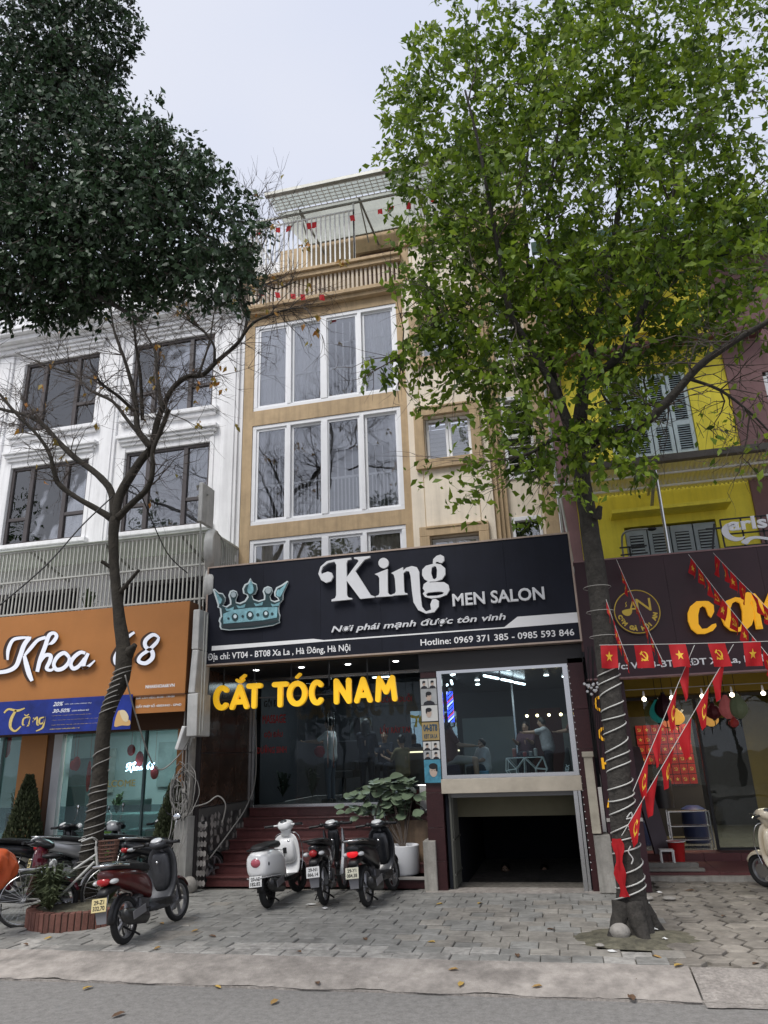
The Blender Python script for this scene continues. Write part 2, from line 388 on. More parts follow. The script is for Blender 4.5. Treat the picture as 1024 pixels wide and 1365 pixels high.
# tree pit soil
def blobpatch(name,m,cx,cy,rx,ry,h,**kw):
    vs=[(cx,cy,h)];fs=[];n=28;
    for q,(s,hh) in enumerate(((.5,.7),(1,0.))):
        for i in range(n):
            a=2*pi*i/n; rr=s*(1+.22*nz3(cos(a)*1.5+cx,sin(a)*1.5,q)); vs.append((cx+rx*rr*cos(a),cy+ry*rr*sin(a),h*hh-.02*(q==1)+.008*random.random()))
    for i in range(n): fs.append((0,1+i,1+(i+1)%n)); fs.append((1+i,1+n+i,1+n+(i+1)%n,1+(i+1)%n))
    return MB().add(vs,fs).build(name,m,None,smooth=True,**kw)
moss=mat('mossy_soil',(.15,.14,.10),.95,world=True,var=.4,scale=14,stain=.5,bump=.6)
blobpatch('soil_patch',moss,.55,9.5,.75,.52,.035,kind='structure')

# ================================================================ KING BUILDING
K=13.6
kb=thing('townhouse','tan and cream five storey townhouse with wide white framed windows behind the black salon sign','house',(-3,K,0),group='townhouses in the row')
curt=mat('curtain_fabric',(.9,.89,.87),.9,var=.1,scale=3,trans=.0)
curtb=mat('beige_curtain_fabric',(.55,.50,.40),.9,var=.1,scale=3)
barm=mat('white_window_bar',(.9,.9,.88),.4)
roomwall=mat('room_wall',(.62,.62,.62),.9,var=.1,scale=1)
def F(px,py,Y=K): p=W(px,py,Y); return p.x,p.z
X0,X1,X2,X3,X4,X5=-6.25,-2.47,-.84,-.58,.1,.37
wz=[(11.66,9.44),(9.08,6.74),(6.42,4.6)]      # top, bottom of the wide windows F4, F3, F2
WX0,WX1=-6.02,-2.64
# tan wall pieces
tw=MB(); d=.3
tw.box(X0,WX0,K,K+d,4.4,12.2); tw.box(WX1,X1,K,K+d,4.4,12.2)
tw.box(WX0,WX1,K,K+d,wz[0][0],12.2); tw.box(WX0,WX1,K,K+d,wz[1][0],wz[0][1]); tw.box(WX0,WX1,K,K+d,wz[2][0],wz[1][1])
tw.build('tan_wall',tan_wall,kb)
# cream bay with openings
bayY=K-.12
def wall_with_holes(mb,x0,x1,y0,y1,z0,z1,holes):
    holes=sorted(holes,key=lambda h:h[2])
    z=z0
    for (a,b,c,dz) in holes:
        mb.box(x0,x1,y0,y1,z,c); mb.box(x0,a,y0,y1,c,dz); mb.box(b,x1,y0,y1,c,dz); z=dz
    mb.box(x0,x1,y0,y1,z,z1)
sw=(-2.13,-1.17)
bh=[(sw[0],sw[1],10.05,11.0),(sw[0],sw[1],7.68,8.66),(sw[0],sw[1],4.9,6.05)]
m=MB(); wall_with_holes(m,X1+.002,X2,bayY,K+.3,4.4,13.0,bh); m.build('cream_bay',cream_wall,kb)
m=MB()
for i in range(3):
    x=X1+.28+i*.0
m.box(X1+.26,X1+.275,bayY-.004,bayY,4.6,13); m.box(X2-.275,X2-.26,bayY-.004,bayY,4.6,13)
m.build('render_joint',tan_wall,kb,kind='stuff')
# small framed windows in the bay
for (a,b,c,dd) in bh:
    fr=MB(); t=.2; y0=bayY-.10
    fr.box(a-t,b+t,y0,bayY,dd,dd+t); fr.box(a-t,b+t,y0,bayY,c-t,c); fr.box(a-t,a,y0,bayY,c,dd); fr.box(b,b+t,y0,bayY,c,dd)
    fr.box(a-.06,b+.06,y0-.02,y0,dd+t-.05,dd+t); 
    surround=fr.build('window_surround',tan_wall,kb,bevel=.012)
    win=MB(); e=.055; ym=bayY+.12; mid=(a+b)/2
    for (p,q) in ((a+.02,mid-.004),(mid+.004,b-.02)):
        win.box(p,q,ym,ym+.05,c+.02,c+.02+e); win.box(p,q,ym,ym+.05,dd-.02-e,dd-.02); win.box(p,p+e,ym,ym+.05,c+.02+e,dd-.02-e); win.box(q-e,q,ym,ym+.05,c+.02+e,dd-.02-e)
    wf=win.build('window',pvc,kb,bevel=.006)
    for (p,q) in ((a+.02+e,mid-e),(mid+e,b-.02-e)):
        box('pane',win_glass,wf,p,q,ym+.02,ym+.026,c+.02+e,dd-.02-e)
        sl=MB(); nsl=8
        for k in range(nsl):
            z=c+.1+(dd-c-.2)*(k+.5)/nsl; sl.add([(p,ym+.10,z-.055),(q,ym+.10,z-.055),(q,ym+.16,z+.055),(p,ym+.16,z+.055)],[(0,1,2,3)])
        sl.build('blind',curt,wf)
    box('room_back',roomwall,kb,a-.3,b+.3,K+1.2,K+1.25,c-.3,dd+.3)
# fluted pilaster, recess and end pilaster
m=MB(); m.box(X2+.001,X2+.09,K-.05,K+.3,4.4,12.9); m.box(X2+.091,X2+.17,K+.02,K+.3,4.4,12.9); m.box(X2+.171,X3,K+.09,K+.3,4.4,12.9); m.build('stepped_pilaster',tan_wall,kb)
rh=[(-.50,.0,5.5,6.36),(-.50,.02,7.2,9.0),(-.50,.0,9.9,11.4)]
RY=K+.2
m=MB(); wall_with_holes(m,X3+.001,X4,RY,RY+.3,4.4,12.9,rh); m.build('cream_recess_wall',cream_wall,kb)
for (a,b,c,dd) in rh:
    f=MB(); e=.06; f.box(a-.04,b+.04,RY-.03,RY+.05,dd-e,dd+.02); f.box(a-.04,b+.04,RY-.03,RY+.05,c-.02,c+e); f.box(a-.04,a+e-.04,RY-.03,RY+.05,c+e,dd-e); f.box(b-e+.04,b+.04,RY-.03,RY+.05,c+e,dd-e)
    wf=f.build('stair_window',pvc,kb,bevel=.006)
    box('pane',win_glass,wf,a,b,RY+.02,RY+.026,c+.03,dd-.03)
    if dd-c>1.2:
        g=MB()
        for k in range(9): z=c+.12+(dd-c-.2)*k/8.5; g.box(a,b,RY-.015,RY-.005,z,z+.012)
        g.box(a,b,RY-.02,RY+.03,(c+dd)/2,(c+dd)/2+.06)
        g.build('window_bars',whitemetal,wf,kind='stuff')
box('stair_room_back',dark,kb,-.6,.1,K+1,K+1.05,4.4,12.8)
m=MB(); m.box(X4+.001,X5,K-.06,K+.3,4.4,12.9); m.build('end_pilaster',tan_wall,kb,bevel=.01)
box('downpipe',greymetal,kb,X5+.005,X5+.05,K-.08,K-.03,4.5,12)
# floors inside the wide windows
for wi,(zt,zb) in enumerate(wz):
    f=MB(); e=.09; y0=K+.02; y1=K+.12
    f.box(WX0,WX1,y0,y1,zt-e,zt); f.box(WX0,WX1,y0,y1,zb,zb+e); f.box(WX0,WX0+e,y0,y1,zb+e,zt-e); f.box(WX1-e,WX1,y0,y1,zb+e,zt-e)
    Wd=WX1-WX0; ms=[WX0+Wd*.252,WX0+Wd*.495,WX0+Wd*.745]
    for k,x in enumerate(ms): hw=.075 if k==1 else .045; f.box(x-hw,x+hw,y0-.01,y1,zb+e,zt-e)
    wf=f.build('window',pvc,kb,bevel=.008)
    xs=[WX0+e]+ms+[WX1-e]
    for k in range(4):
        a=xs[k]+(.0 if k==0 else .05); b=xs[k+1]-(.0 if k==3 else .05)
        # sliding sash rails
        sh=MB(); yy=y0+.03+(.03 if k%2 else 0); s=.05
        sh.box(a,b,yy,yy+.03,zb+e,zb+e+s); sh.box(a,b,yy,yy+.03,zt-e-s,zt-e); sh.box(a,a+s,yy,yy+.03,zb+e+s,zt-e-s); sh.box(b-s,b,yy,yy+.03,zb+e+s,zt-e-s)
        sh.build('sash',pvc,wf)
        box('pane',win_glass,wf,a+s,b-s,yy+.012,yy+.018,zb+e+s,zt-e-s)
        g=MB(); yb=y1+.02; n=9; zm=zb+(zt-zb)*.38
        if not (wi==2):
          for q in range(n):
            x=a+.04+(b-a-.08)*q/(n-1); g.box(x-.014,x+.014,yb,yb+.02,zb+.1,zm)
            if wi==1 and k==1: continue
            if q%2==0: g.box(x-.013,x+.013,yb,yb+.02,zm,zt-.2)
          g.box(a,b,yb-.02,yb+.02,zm,zm+.045)
          if not(wi==1 and k==1): g.box(a,b,yb,yb+.018,zt-.72,zt-.70)
          g.build('safety_bars',barm,wf,kind='stuff')
        # curtains
        if wi==1: zc0,zc1=zt-.62,zt
        else: zc0,zc1=zb,zt
        if wi==1:
            vs=[];fs=[];n=16
            for q in range(n+1):
                x=a-.05+(b-a+.1)*q/n; vs+= [(x,y1+.3+.02*sin(q*2.4),zt),(x,y1+.3+.03*sin(q*2.4),zt-.5-.16*sin(pi*((x-WX0)*1.25%1)))]
            for q in range(n): fs.append((2*q,2*q+2,2*q+3,2*q+1))
            MB().add(vs,fs).build('valance',curt,wf,smooth=True)
        if wi!=1 or k in (0,3):
            if wi==1: ca,cb=((a-.05,a+.22) if k==0 else (b-.2,b+.05))
            elif wi==0 and k==2: ca,cb=(b-.5,b+.05)
            else: ca,cb=(a-.05,b+.05)
            if wi==0 and k==2: ca,cb=(b-.12,b+.05)
            vs=[];fs=[];n=int((cb-ca)/.018)
            for q in range(n+1):
                x=ca+(cb-ca)*q/n; y=y1+.05+.022*sin(q*1.1+k)+.012*sin(q*.37); vs+=[(x,y,zc1 if wi!=1 else zt),(x,y,zb)]
            for q in range(n): fs.append((2*q,2*q+2,2*q+3,2*q+1))
            MB().add(vs,fs).build('curtain',curtb if wi==2 else curt,wf,smooth=True)
m=MB()
for z in (4.5,6.6,9.25,11.9): m.box(X0+.05,X1,K+.32,K+3.2,z,z+.12)
m.box(X0+.02,X0+.06,K+.3,K+3.2,4.4,12); m.box(X1-.06,X1-.02,K+.3,K+3.2,4.4,12); m.box(X0,X1,K+3.2,K+3.25,4.4,12)
m.build('interior_walls',roomwall,kb)
# cornice, balustrade, terrace
m=MB(); m.box(X0-.02,X1+.05,K-.22,K+.3,12.0,12.1); m.box(X0,X1+.03,K-.14,K+.3,11.9,12.0)
m.box(X0-.02,X1+.02,K-.24,K+.1,12.62,12.74); m.box(X0-.04,X1+.04,K-.3,K+.12,12.74,12.82); m.build('terrace_ledge',tan_wall,kb,bevel=.01)
bal=mat('baluster_stone',(.62,.53,.42),.8,var=.1,scale=6,stain=.15)
bme=None
n=36
for i in range(n):
    x=X0+.08+(X1-X0-.16)*i/(n-1)
    if bme is None:
        o=box('baluster',bal,kb,x-.027,x+.027,K-.16,K-.06,12.1,12.62,bevel=.006); bme=o
    else:
        o=bme.copy(); C.objects.link(o); o.location=Vector(((X0+.08)*-1+x,0,0))
m=MB(); m.box(X2-.0,X4+.0,K-.12,K+.3,12.9,13.0); m.box(X1,X5+.03,K-.2,K+.3,13.0,13.14); m.box(X1,X1+.2,K-.14,K+.2,12.1,13.0); m.build('bay_cornice',tan_wall,kb,bevel=.01)
for i in range(24):
    x=X2+.1+i*.05
m=MB()
for i in range(12): x=X1+.25+i*.22; m.box(x,x+.06,K-.1,K,13.14,13.5)
m.box(X1,X5,K-.12,K+.05,13.5,13.6); m.build('side_balustrade',bal,kb,kind='stuff')
# terrace back wall, door and steel fence
box('terrace_wall',tan_wall,kb,X0,X5,15.7,15.9,12,15.45)
box('terrace_floor',conc,kb,X0,X5,K+.1,15.7,11.95,12.2)
wood=mat('brown_door_wood',(.10,.045,.03),.5,var=.3,scale=12)
dr=box('terrace_door',wood,kb,-3.95,-2.75,15.62,15.69,12.3,14.75,bevel=.01)
m=MB()
for k in range(4): z=12.5+k*.55; m.box(-3.8,-3.4,15.59,15.62,z,z+.45); m.box(-3.3,-2.9,15.59,15.62,z,z+.45)
m.build('door_panel',wood,dr)
box('door_lintel',tan_wall,kb,-4.1,-2.6,15.55,15.7,14.78,14.95)
dr2=box('terrace_door',wood,kb,-5.9,-4.9,15.62,15.69,12.3,14.4,bevel=.01)
m=MB(); fy=K-.06
def fence(m,x0,x1,y,z0,z1,n):
    for i in range(n+1): x=x0+(x1-x0)*i/n; m.box(x-.016,x+.016,y,y+.03,z0,z1)
    for z in (z0+.04,z1-.02): m.box(x0,x1,y-.005,y+.027,z-.018,z+.018)
fence(m,X0+.12,-3.55,fy,12.84,14.42,22); m.box(X0+.1,X0+.14,fy,fy+.04,12.82,14.6); m.box(-3.57,-3.53,fy,fy+.04,12.82,14.6)
for i in range(8): y=fy+.2+i*.24; m.box(X0+.1,X0+.122,y,y+.022,12.84,14.4)
m.box(X0+.09,X0+.13,fy,15.6,14.36,14.4); m.build('terrace_fence',whitemetal,kb,kind='stuff')
m=MB(); fence(m,-2.2,X5-.05,fy,13.62,14.5,20); m.build('bay_fence',whitemetal,kb,kind='stuff')
# translucent terrace roof: sloping sheet, overhanging lattice, dark edge beam
trans_sheet=mat('translucent_roof_sheet',(.64,.67,.61),.5,var=.06,scale=4,stain=.2,trans=.4)
zr=lambda x: 14.72
m=MB(); n=120; vs=[];fs=[]
for i in range(n+1):
    x=X0+.75+(X5-X0-.75)*i/n; dz=.012*(i%2)
    vs+=[(x,13.55,14.74+dz),(x,15.65,15.42+dz)]
for i in range(n): fs.append((2*i,2*i+2,2*i+3,2*i+1))
m.add(vs,fs).build('roof_sheet',trans_sheet,kb)
m=MB(); n=40
for i in range(n+1): x=X0+.75+(X5-X0-.75)*i/n; m.box(x-.009,x+.009,12.95,13.5,14.70,14.715)
for k in range(6): y=12.96+k*.107; m.box(X0+.75,X5,y-.009,y+.009,14.685,14.70)
m.build('roof_lattice',whitemetal,kb,kind='stuff')
box('roof_edge',greymetal,kb,X0+.7,X5,12.86,12.98,14.70,14.80,bevel=.01)
box('roof_overhang_sheet',mat('frosted_sheet',(.75,.78,.76),.5,trans=.6),kb,X0+.75,X5,12.9,13.55,14.80,14.812)
m=MB()
for x in (-4.9,-3.4,-2.0,-.6): m.bar((x,13.52,14.70),(x,15.6,14.95),.045); m.bar((x,13.52,14.70),(x,14.4,14.1),.03)
m.bar((X0+.75,15.6,15.42),(X5,15.6,15.42),.06); m.bar((X0+.1,13.56,14.62),(X5,13.56,14.62),.045)
m.build('roof_bracket',greymetal,kb,kind='stuff')
# ================================================================ SALON GROUND FLOOR (parts of the townhouse)
salon=thing('salon_ground_floor','dark salon front with dark red granite steps, glass doors and raised glass room over the basement opening','shopfront',(-3,12.6,0))
DY=14.4; FZ=1.12; NST=7; TR=.30; SY=12.55
riser=FZ/NST
def tile_run(name,mt,parent,x0,x1,y0,y1,z0,z1,w,gap=.004):
    n=max(1,round((x1-x0)/w)); 
    for i in range(n):
        a=x0+(x1-x0)*i/n; b=x0+(x1-x0)*(i+1)/n
        box(name,mt,parent,a+gap/2,b-gap/2,y0,y1,z0,z1,bevel=.004)
stairs=MB()
for k in range(NST): stairs.box(-6.2,-2.45 if k>1 else -2.3,SY+k*TR+.03,DY+.2,k*riser,(k+1)*riser-.03)
st=stairs.build('stair_core',mat('stair_core_dark',(.03,.014,.013),.8),salon)
for k in range(NST):
    y=SY+k*TR; xr=-3.15 if k>1 else -2.3; xl=-6.2+ (0 if k>2 else 0)
    tile_run('riser_slab',step_gran,salon,xl,xr,y+.012,y+.032,k*riser,(k+1)*riser-.028,1.05)
    tile_run('tread_slab',step_gran,salon,xl,xr,y-.022,y+TR+.02 if k<NST-1 else DY+.1,(k+1)*riser-.027,(k+1)*riser,1.3)
# side flank right of the steps: low granite blocks, pale shelf, sandstone panel
sand=mat('brown_stone_panel',(.22,.15,.095),.6,var=.25,scale=9,streak=.35)
greyshelf=mat('pale_stone_shelf',(.40,.38,.35),.6,var=.1,scale=9,stain=.2)
box('shelf_slab',greyshelf,salon,-3.3,-2.32,12.42,13.1,.13,.16)
box('shelf_front',granite,salon,-3.28,-2.32,12.45,13.0,0,.13)
box('stone_panel',sand,salon,-3.08,-2.32,13.1,13.14,.16,.95)
box('planter_ledge',granite,salon,-3.1,-2.1,13.06,14.2,.95,1.06,bevel=.005)
box('ledge_body',granite,salon,-3.08,-2.1,13.145,14.2,0,.95)
for x0,x1 in((-3.08,-2.6),(-2.59,-2.1)): box('granite_slab',granite,salon,x0,x1,13.5,13.52,1.06,1.42)
box('white_stone_block',whitemetal,salon,-2.55,-2.32,13.3,13.45,1.07,1.5)
# left party wall with marble and mirror panels
marb=mat('black_white_marble',(.30,.28,.26),.3,var=.5,scale=6)
brmarb=mat('brown_marble_panel',(.06,.035,.025),.15,var=.6,scale=4,stain=.4)
LX=-6.2
box('party_wall',mat('party_wall_dark',(.03,.025,.025),.5),salon,LX-.12,LX-.02,12.2,DY+.5,0,3.75)
zz=[(1.27,2.15),(2.17,3.6)]
for (a,b) in zz:
    for (p,q) in ((12.25,12.95),(12.97,13.6),(13.62,DY-.02)):
        box('wall_slab',brmarb,salon,LX-.02,LX,p,q,a,b)
# mosaic of broken black and white stone chips on the low flank
mos=MB(); mosb=MB()
for i in range(14):
    for j in range(9):
        cy=12.32+i*.13+random.uniform(-.02,.02); cz=.08+j*.125+random.uniform(-.02,.02)
        if cz>1.2: continue
        n=random.choice((4,5,6)); r=random.uniform(.05,.08); pts=[(cy+r*random.uniform(.7,1.1)*cos(2*pi*q/n+i),cz+r*1.05*random.uniform(.7,1.2)*sin(2*pi*q/n+i)) for q in range(n)]
        t=(mos if random.random()<.45 else mosb); X=LX+.012+.008*random.random()
        t.add([(X,a,b) for a,b in pts],[tuple(range(n))])
box('flank_wall',mat('flank_joint',(.08,.075,.07),.8),salon,LX-.02,LX+.01,12.25,14.2,0,1.25)
mos.build('stone_chips',marb,salon,kind='stuff'); mosb.build('dark_stone_chips',mat('dark_chip',(.03,.03,.03),.35),salon,kind='stuff')
# dark mosaic on near flank face
mos=MB()
for i in range(3):
    for j in range(7):
        cx=LX-.02+.03+i*.055; cz=.1+j*.15; mos.add([(cx+.035*cos(q*1.3+j),12.245,cz+.055*sin(q*1.3+j)) for q in range(5)],[(0,1,2,3,4)])
mos.build('stone_chips',marb,salon,kind='stuff')
# glazed front
door=thing('glass_shopfront','tall dark glass doors of the salon at the top of the steps with red lettering','shop door',(-4.5,DY,FZ))
f=MB(); f.box(-6.2,-6.14,DY,DY+.06,FZ,3.62); f.box(-2.35,-2.3,DY,DY+.06,FZ,3.62); f.box(-6.14,-2.35,DY,DY+.06,3.56,3.62); f.box(-6.14,-2.35,DY+.01,DY+.05,FZ,FZ+.05)
f.build('door_frame',steel,door)
xs=[-6.14,-5.22,-4.5,-3.75,-2.95,-2.35]
for i in range(5): box('pane',shop_glass,door,xs[i]+.004,xs[i+1]-.004,DY+.02,DY+.03,FZ+.05,3.56)
m=MB()
for x in (-4.56,-4.44): m.tube([(x,DY-.05,FZ+.7),(x,DY-.05,FZ+1.75)],.014); m.box(x-.01,x+.01,DY-.05,DY+.02,FZ+.8,FZ+.83); m.box(x-.01,x+.01,DY-.05,DY+.02,FZ+1.6,FZ+1.63)
m.build('door_handle',steel,door,smooth=True)
redl=mat('red_vinyl_lettering',(.30,.02,.02),.5)
blkl=mat('black_vinyl_lettering',(.01,.01,.01),.5)
for s,mm,p0,p1 in (('GỘI ĐẦU',blkl,(352,945),(378,928)),('MASSAGE',redl,(350,965),(381,952)),('GỘI ĐẦU',redl,(352,985),(377,972)),('DƯỠNG SINH',redl,(343,1005),(382,992)),('UỐN - DUỖI',redl,(508,937),(549,924)),('LẤY RÁY TAI',redl,(507,978),(546,964))):
    ptext(s,mm,door,p0,p1,DY-.002,depth=.003,bold=.02)
# interior of the salon
inn=thing('salon_interior','dim salon room behind the glass with counter, mirrors and strip lights','room',(-4,16,FZ))
dw=mat('salon_dark_wall',(.04,.042,.05),.6,var=.2,scale=2); dfl=mat('salon_floor_tile',(.14,.135,.13),.15,var=.1,scale=2)
box('floor_slab',dfl,inn,-6.2,-2.0,DY+.05,18.6,FZ-.1,FZ-.004)
box('back_wall',dw,inn,-6.3,-2.0,18.6,18.7,FZ,3.9); box('side_wall',dw,inn,-6.32,-6.22,DY+.06,18.6,FZ,3.9); box('ceiling_slab',dw,inn,-6.3,-1.9,12.4,18.6,3.9,4.0)
ledm=mat('strip_light',(1,1,1),.5,emit=(.9,.95,1),es=4)
for (x,y) in ((-5.6,16),(-4.8,16.5),(-4.0,16),(-3.2,16.5),(-4.4,17.5)): box('strip_light',ledm,inn,x,x+.5,y,y+.04,3.82,3.85)
box('counter',mat('counter_dark',(.05,.04,.035),.3),inn,-4.0,-2.3,17.0,17.6,FZ,FZ+1.05,bevel=.01); box('counter_glow_strip',mat('warm_strip',(1,.9,.7),.5,emit=(1,.8,.5),es=1.2),inn,-4.0,-2.3,16.97,17.0,FZ+.93,FZ+.96)
chairm=mat('salon_chair_leather',(.03,.03,.035),.35)
m=MB(); m.box(-5.2,-4.6,16.3,16.9,FZ+.45,FZ+.6); m.box(-5.2,-4.6,16.85,17.0,FZ+.6,FZ+1.25); m.tube([(-4.9,16.6,FZ),(-4.9,16.6,FZ+.45)],.05); m.box(-5.25,-5.17,16.3,16.9,FZ+.6,FZ+.8); m.box(-4.63,-4.55,16.3,16.9,FZ+.6,FZ+.8); 
t=m.build('barber_chair',chairm,None,bevel=.02); tag(t,'dark leather barber chair inside the salon beyond the glass doors','chair')
for (x,zc) in ((-5.0,2.5),(-3.4,2.6),(-2.8,2.55)): box('mirror',glass('mirror',(0.01,.01,.01),ior=30),inn,x-.3,x+.3,18.55,18.58,zc-.45,zc+.45)
# plants inside by the left pane
leafd=mat('dark_indoor_leaf',(.035,.06,.03),.5,attr=.4)
def spiky(name,label,cat,x,y,z,h,n,mt,pot=None,ln=.4,group=None,wd=.05):
    o=thing(name,label,cat,(x,y,z),group=group)
    m=MB()
    for i in range(n):
        a=random.uniform(0,2*pi); tip=random.uniform(.35,1.)*ln; up=random.uniform(.3,1)*h
        d=Vector((cos(a),sin(a),0)); s=Vector((-sin(a),cos(a),0))*wd/2; b=Vector((x,y,z+h*.1*random.random()))
        p1=b+d*tip*.45+Vector((0,0,up*.8)); p2=b+d*tip+Vector((0,0,up*.75))
        m.add([b-s*.3,b+s*.3,p1+s,p1-s,p2],[(0,1,2,3),(3,2,4)])
    m.build('foliage',mt,o); return o
spiky('potted_palm','dark spiky potted plant inside the salon at the lower left pane','plant',-5.75,15.0,FZ+.15,.6,34,leafd)
spiky('potted_palm','dark grassy potted plant inside the salon beside the doors','plant',-5.1,15.0,FZ+.15,.7,30,leafd)

# ---- glass room over the basement
WY=12.2; wxa,wxb=-1.93,.15; zs,zt=1.62,3.32
gr=thing('raised_glass_room','raised glass fronted room with aluminium frame above the basement opening','room',(-.9,WY,0))
f=MB(); e=.05
f.box(wxa-.03,wxa+e,WY,WY+.08,zs,zt); f.box(wxb-e,wxb+.03,WY,WY+.08,zs,zt); f.box(wxa+e,wxb-e,WY,WY+.08,zt-e,zt); f.box(wxa+e,wxb-e,WY-.02,WY+.1,zs-.0,zs+.055)
f.build('window_frame',steel,gr)
box('pane',shop_glass,gr,wxa+e,wxb-e,WY+.04,WY+.05,zs+.055,zt-e)
box('sill_beam',mat('cream_beam',(.45,.40,.32),.6,var=.08,scale=5,stain=.2),gr,wxa-.05,wxb+.05,WY-.03,WY+.12,1.40,zs-.003,bevel=.006)
gi=MB(); roomd=mat('glass_room_wall',(.05,.055,.065),.5,var=.1,scale=1); 
rz0=1.42; rz1=3.42
box('floor_slab',mat('raised_floor',(.16,.16,.16),.3),gr,wxa+.02,wxb+.25,WY+.13,18.5,1.33,rz0)
box('ceiling_slab',mat('gloss_ceiling',(.07,.075,.085),.2),gr,wxa-.05,1.0,WY+.1,18.5,rz1,rz1+.08)
box('right_wall',roomd,gr,.42,.5,WY+.45,18.5,rz0,rz1)
box('back_wall',roomd,gr,wxa-.6,.9,18.5,18.6,rz0,rz1)
lw=mat('pale_room_panel',(.15,.18,.19),.6,var=.05)
box('partition_panel',lw,gr,-2.2,-1.05,17.0,17.05,rz0,2.75); box('partition_panel',lw,gr,.0,.4,17.0,17.05,rz0,2.75)
box('partition_frame',steel,gr,-1.04,-1.0,16.98,17.03,rz0,rz1)
box('maroon_curtain',mat('maroon_curtain',(.06,.02,.025),.8),gr,-.7,.0,17.2,17.25,rz0,2.9)
dl=mat('downlight',(1,1,1),.5,emit=(1,1,1),es=6)
for (x,y) in ((-1.8,12.9),(-.85,12.9),(.05,12.7),(-1.9,13.8),(-.85,13.6),(.1,13.4),(-1.6,15.2),(-1.7,16.2),(-.2,15),(.15,15.5)):
    m=MB(); m.lathe((x,y,rz1),[(.045,-.012),(.05,-.004)],10); m.build('downlight',dl,gr)
for (p,q) in (((-1.3,13.6),(-1.1,14.3)),((-1.05,14.5),(-.88,15.1)),((-.85,15.3),(-.68,15.9)),((-2.2,15.0),(-2.3,15.8)),((-2.0,14.2),(-2.08,14.9))):
    m=MB(); m.bar((p[0],p[1],rz1-.08),(q[0],q[1],rz1-.08),.035); m.build('tube_light',ledm,gr)
for x in (-.72,-.5,-.25,.0):
    m=MB(); m.ell((x,16.5,2.72),.03); m.build('vanity_bulb',mat('warm_bulb',(1,.8,.4),.5,emit=(1,.75,.35),es=9),gr,smooth=True)
# light given by the strips inside
def area(name,loc,sz,e,col=(1,1,1)):
    l=bpy.data.lights.new(name,'AREA'); l.energy=e; l.size=sz; l.color=col; o=bpy.data.objects.new(name,l); C.objects.link(o); o.location=loc; return o
area('salon_strip_lamp',(-4.4,16.5,3.75),1.2,18); area('glass_room_lamp',(-.9,14.4,3.34),1.2,8)
# basement
bs=thing('basement_entrance','dark basement opening with folding steel gate below the raised glass room','entrance',(-.9,WY,0))
bwall=mat('olive_basement_wall',(.13,.12,.075),.8,var=.1,scale=3,stain=.2)
box('lintel_wall',bwall,bs,wxa+.05,wxb,12.9,13.0,1.0,1.45)
box('soffit',bwall,bs,wxa-.05,wxb+.05,WY+.13,12.9,1.40,1.45)
m=MB(); m.box(wxa-.02,wxa+.03,WY+.13,17,-1.8,1.4); m.box(wxb+.02,wxb+.07,WY+.13,17,-1.8,1.4); m.box(wxa,wxb+.05,17,17.1,-1.8,1.4); m.box(wxa,wxb+.05,13.01,17,1.3,1.4); m.build('basement_wall',dark,bs)
m=MB(); m.add([(wxa-.05,12.5,-.01),(wxb+.05,12.5,-.01),(wxb+.05,14.9,-1.7),(wxa-.05,14.9,-1.7)],[(0,1,2,3)]); m.add([(wxa-.05,14.9,-1.7),(wxb+.05,14.9,-1.7),(wxb+.05,17,-1.72),(wxa-.05,17,-1.72)],[(0,1,2,3)]); m.build('ramp',mat('ramp_dark',(.03,.03,.03),.8),bs)
m=MB()
for i in range(9): y=WY+.1+i*.085; m.box(wxa+.04+.02*(i%2),wxa+.07+.02*(i%2),y,y+.02,.02,1.38)
m.box(wxa+.07,wxa+.09,WY+.1,WY+.85,.7,.73); m.box(wxa+.07,wxa+.09,WY+.1,WY+.85,.2,.23)
m.build('folding_gate',mat('dull_gate_steel',(.10,.10,.085),.5,.4),bs,kind='stuff')
m=MB(); m.box(wxb-.09,wxb-.03,WY,WY+.06,.0,1.40); m.box(wxb-.02,wxb+.02,WY+.02,WY+.08,.0,1.40); m.build('gate_post',steel,bs)
# granite pillars
pl=thing('granite_pillar','slim dark red granite pillar between the doors and the glass room, hung with haircut photos','pillar',(-2.15,WY,0))
for (a,b) in ((0,.42),(.424,.9),(.904,1.42),(1.424,2.05),(2.054,2.7),(2.704,3.35)): box('granite_slab',granite,pl,-2.24,wxa-.04,WY+.02,WY+.3,a,b,bevel=.003)
pr=thing('granite_pillar','dark red tiled granite pillar right of the basement opening','pillar',(.3,WY,0))
for (a,b) in ((0,.42),(.424,.9),(.904,1.42),(1.424,2.0),(2.004,2.6),(2.604,3.4)): box('granite_slab',granite,pr,wxb+.04,.43,WY,WY+.3,a,b,bevel=.003)
m=MB()
for i in range(30):
    z=.3+i*.1; m.ell((wxb+.05,WY-.012,z),.009,6,4)
m.build('fairy_light_beads',mat('clear_bead',(.7,.7,.7),.3),pr,kind='stuff')
# metre box
mb_=box('socket_box',whitemetal,None,.29,.36,WY-.03,WY-.002,.98,1.13,bevel=.005); tag(mb_,'small white socket box on the dark red pillar right of the basement','socket')
# canopy soffit under the big sign
sf=thing('entrance_soffit','dark soffit and beam running above the salon entrance under the sign','soffit',(-3,12.5,3.4))
box('soffit_slab',dark,sf,-6.25,.45,12.22,DY+.1,3.62,3.70); box('front_beam',mat('dark_beam',(.02,.018,.018),.4),sf,-2.25,.44,WY,WY+.3,zt+.003,3.62)
for x in (-5.5,-4.6,-3.7,-2.8,-1.5,-.5): m=MB(); m.lathe((x,12.9,3.62),[(.05,-.01),(.055,-.002)],10); m.build('downlight',dl,sf)
box('side_fascia',mat('dark_fascia',(.03,.03,.035),.4),sf,-6.24,-6.15,12.23,12.3,.0+2.9,3.6)
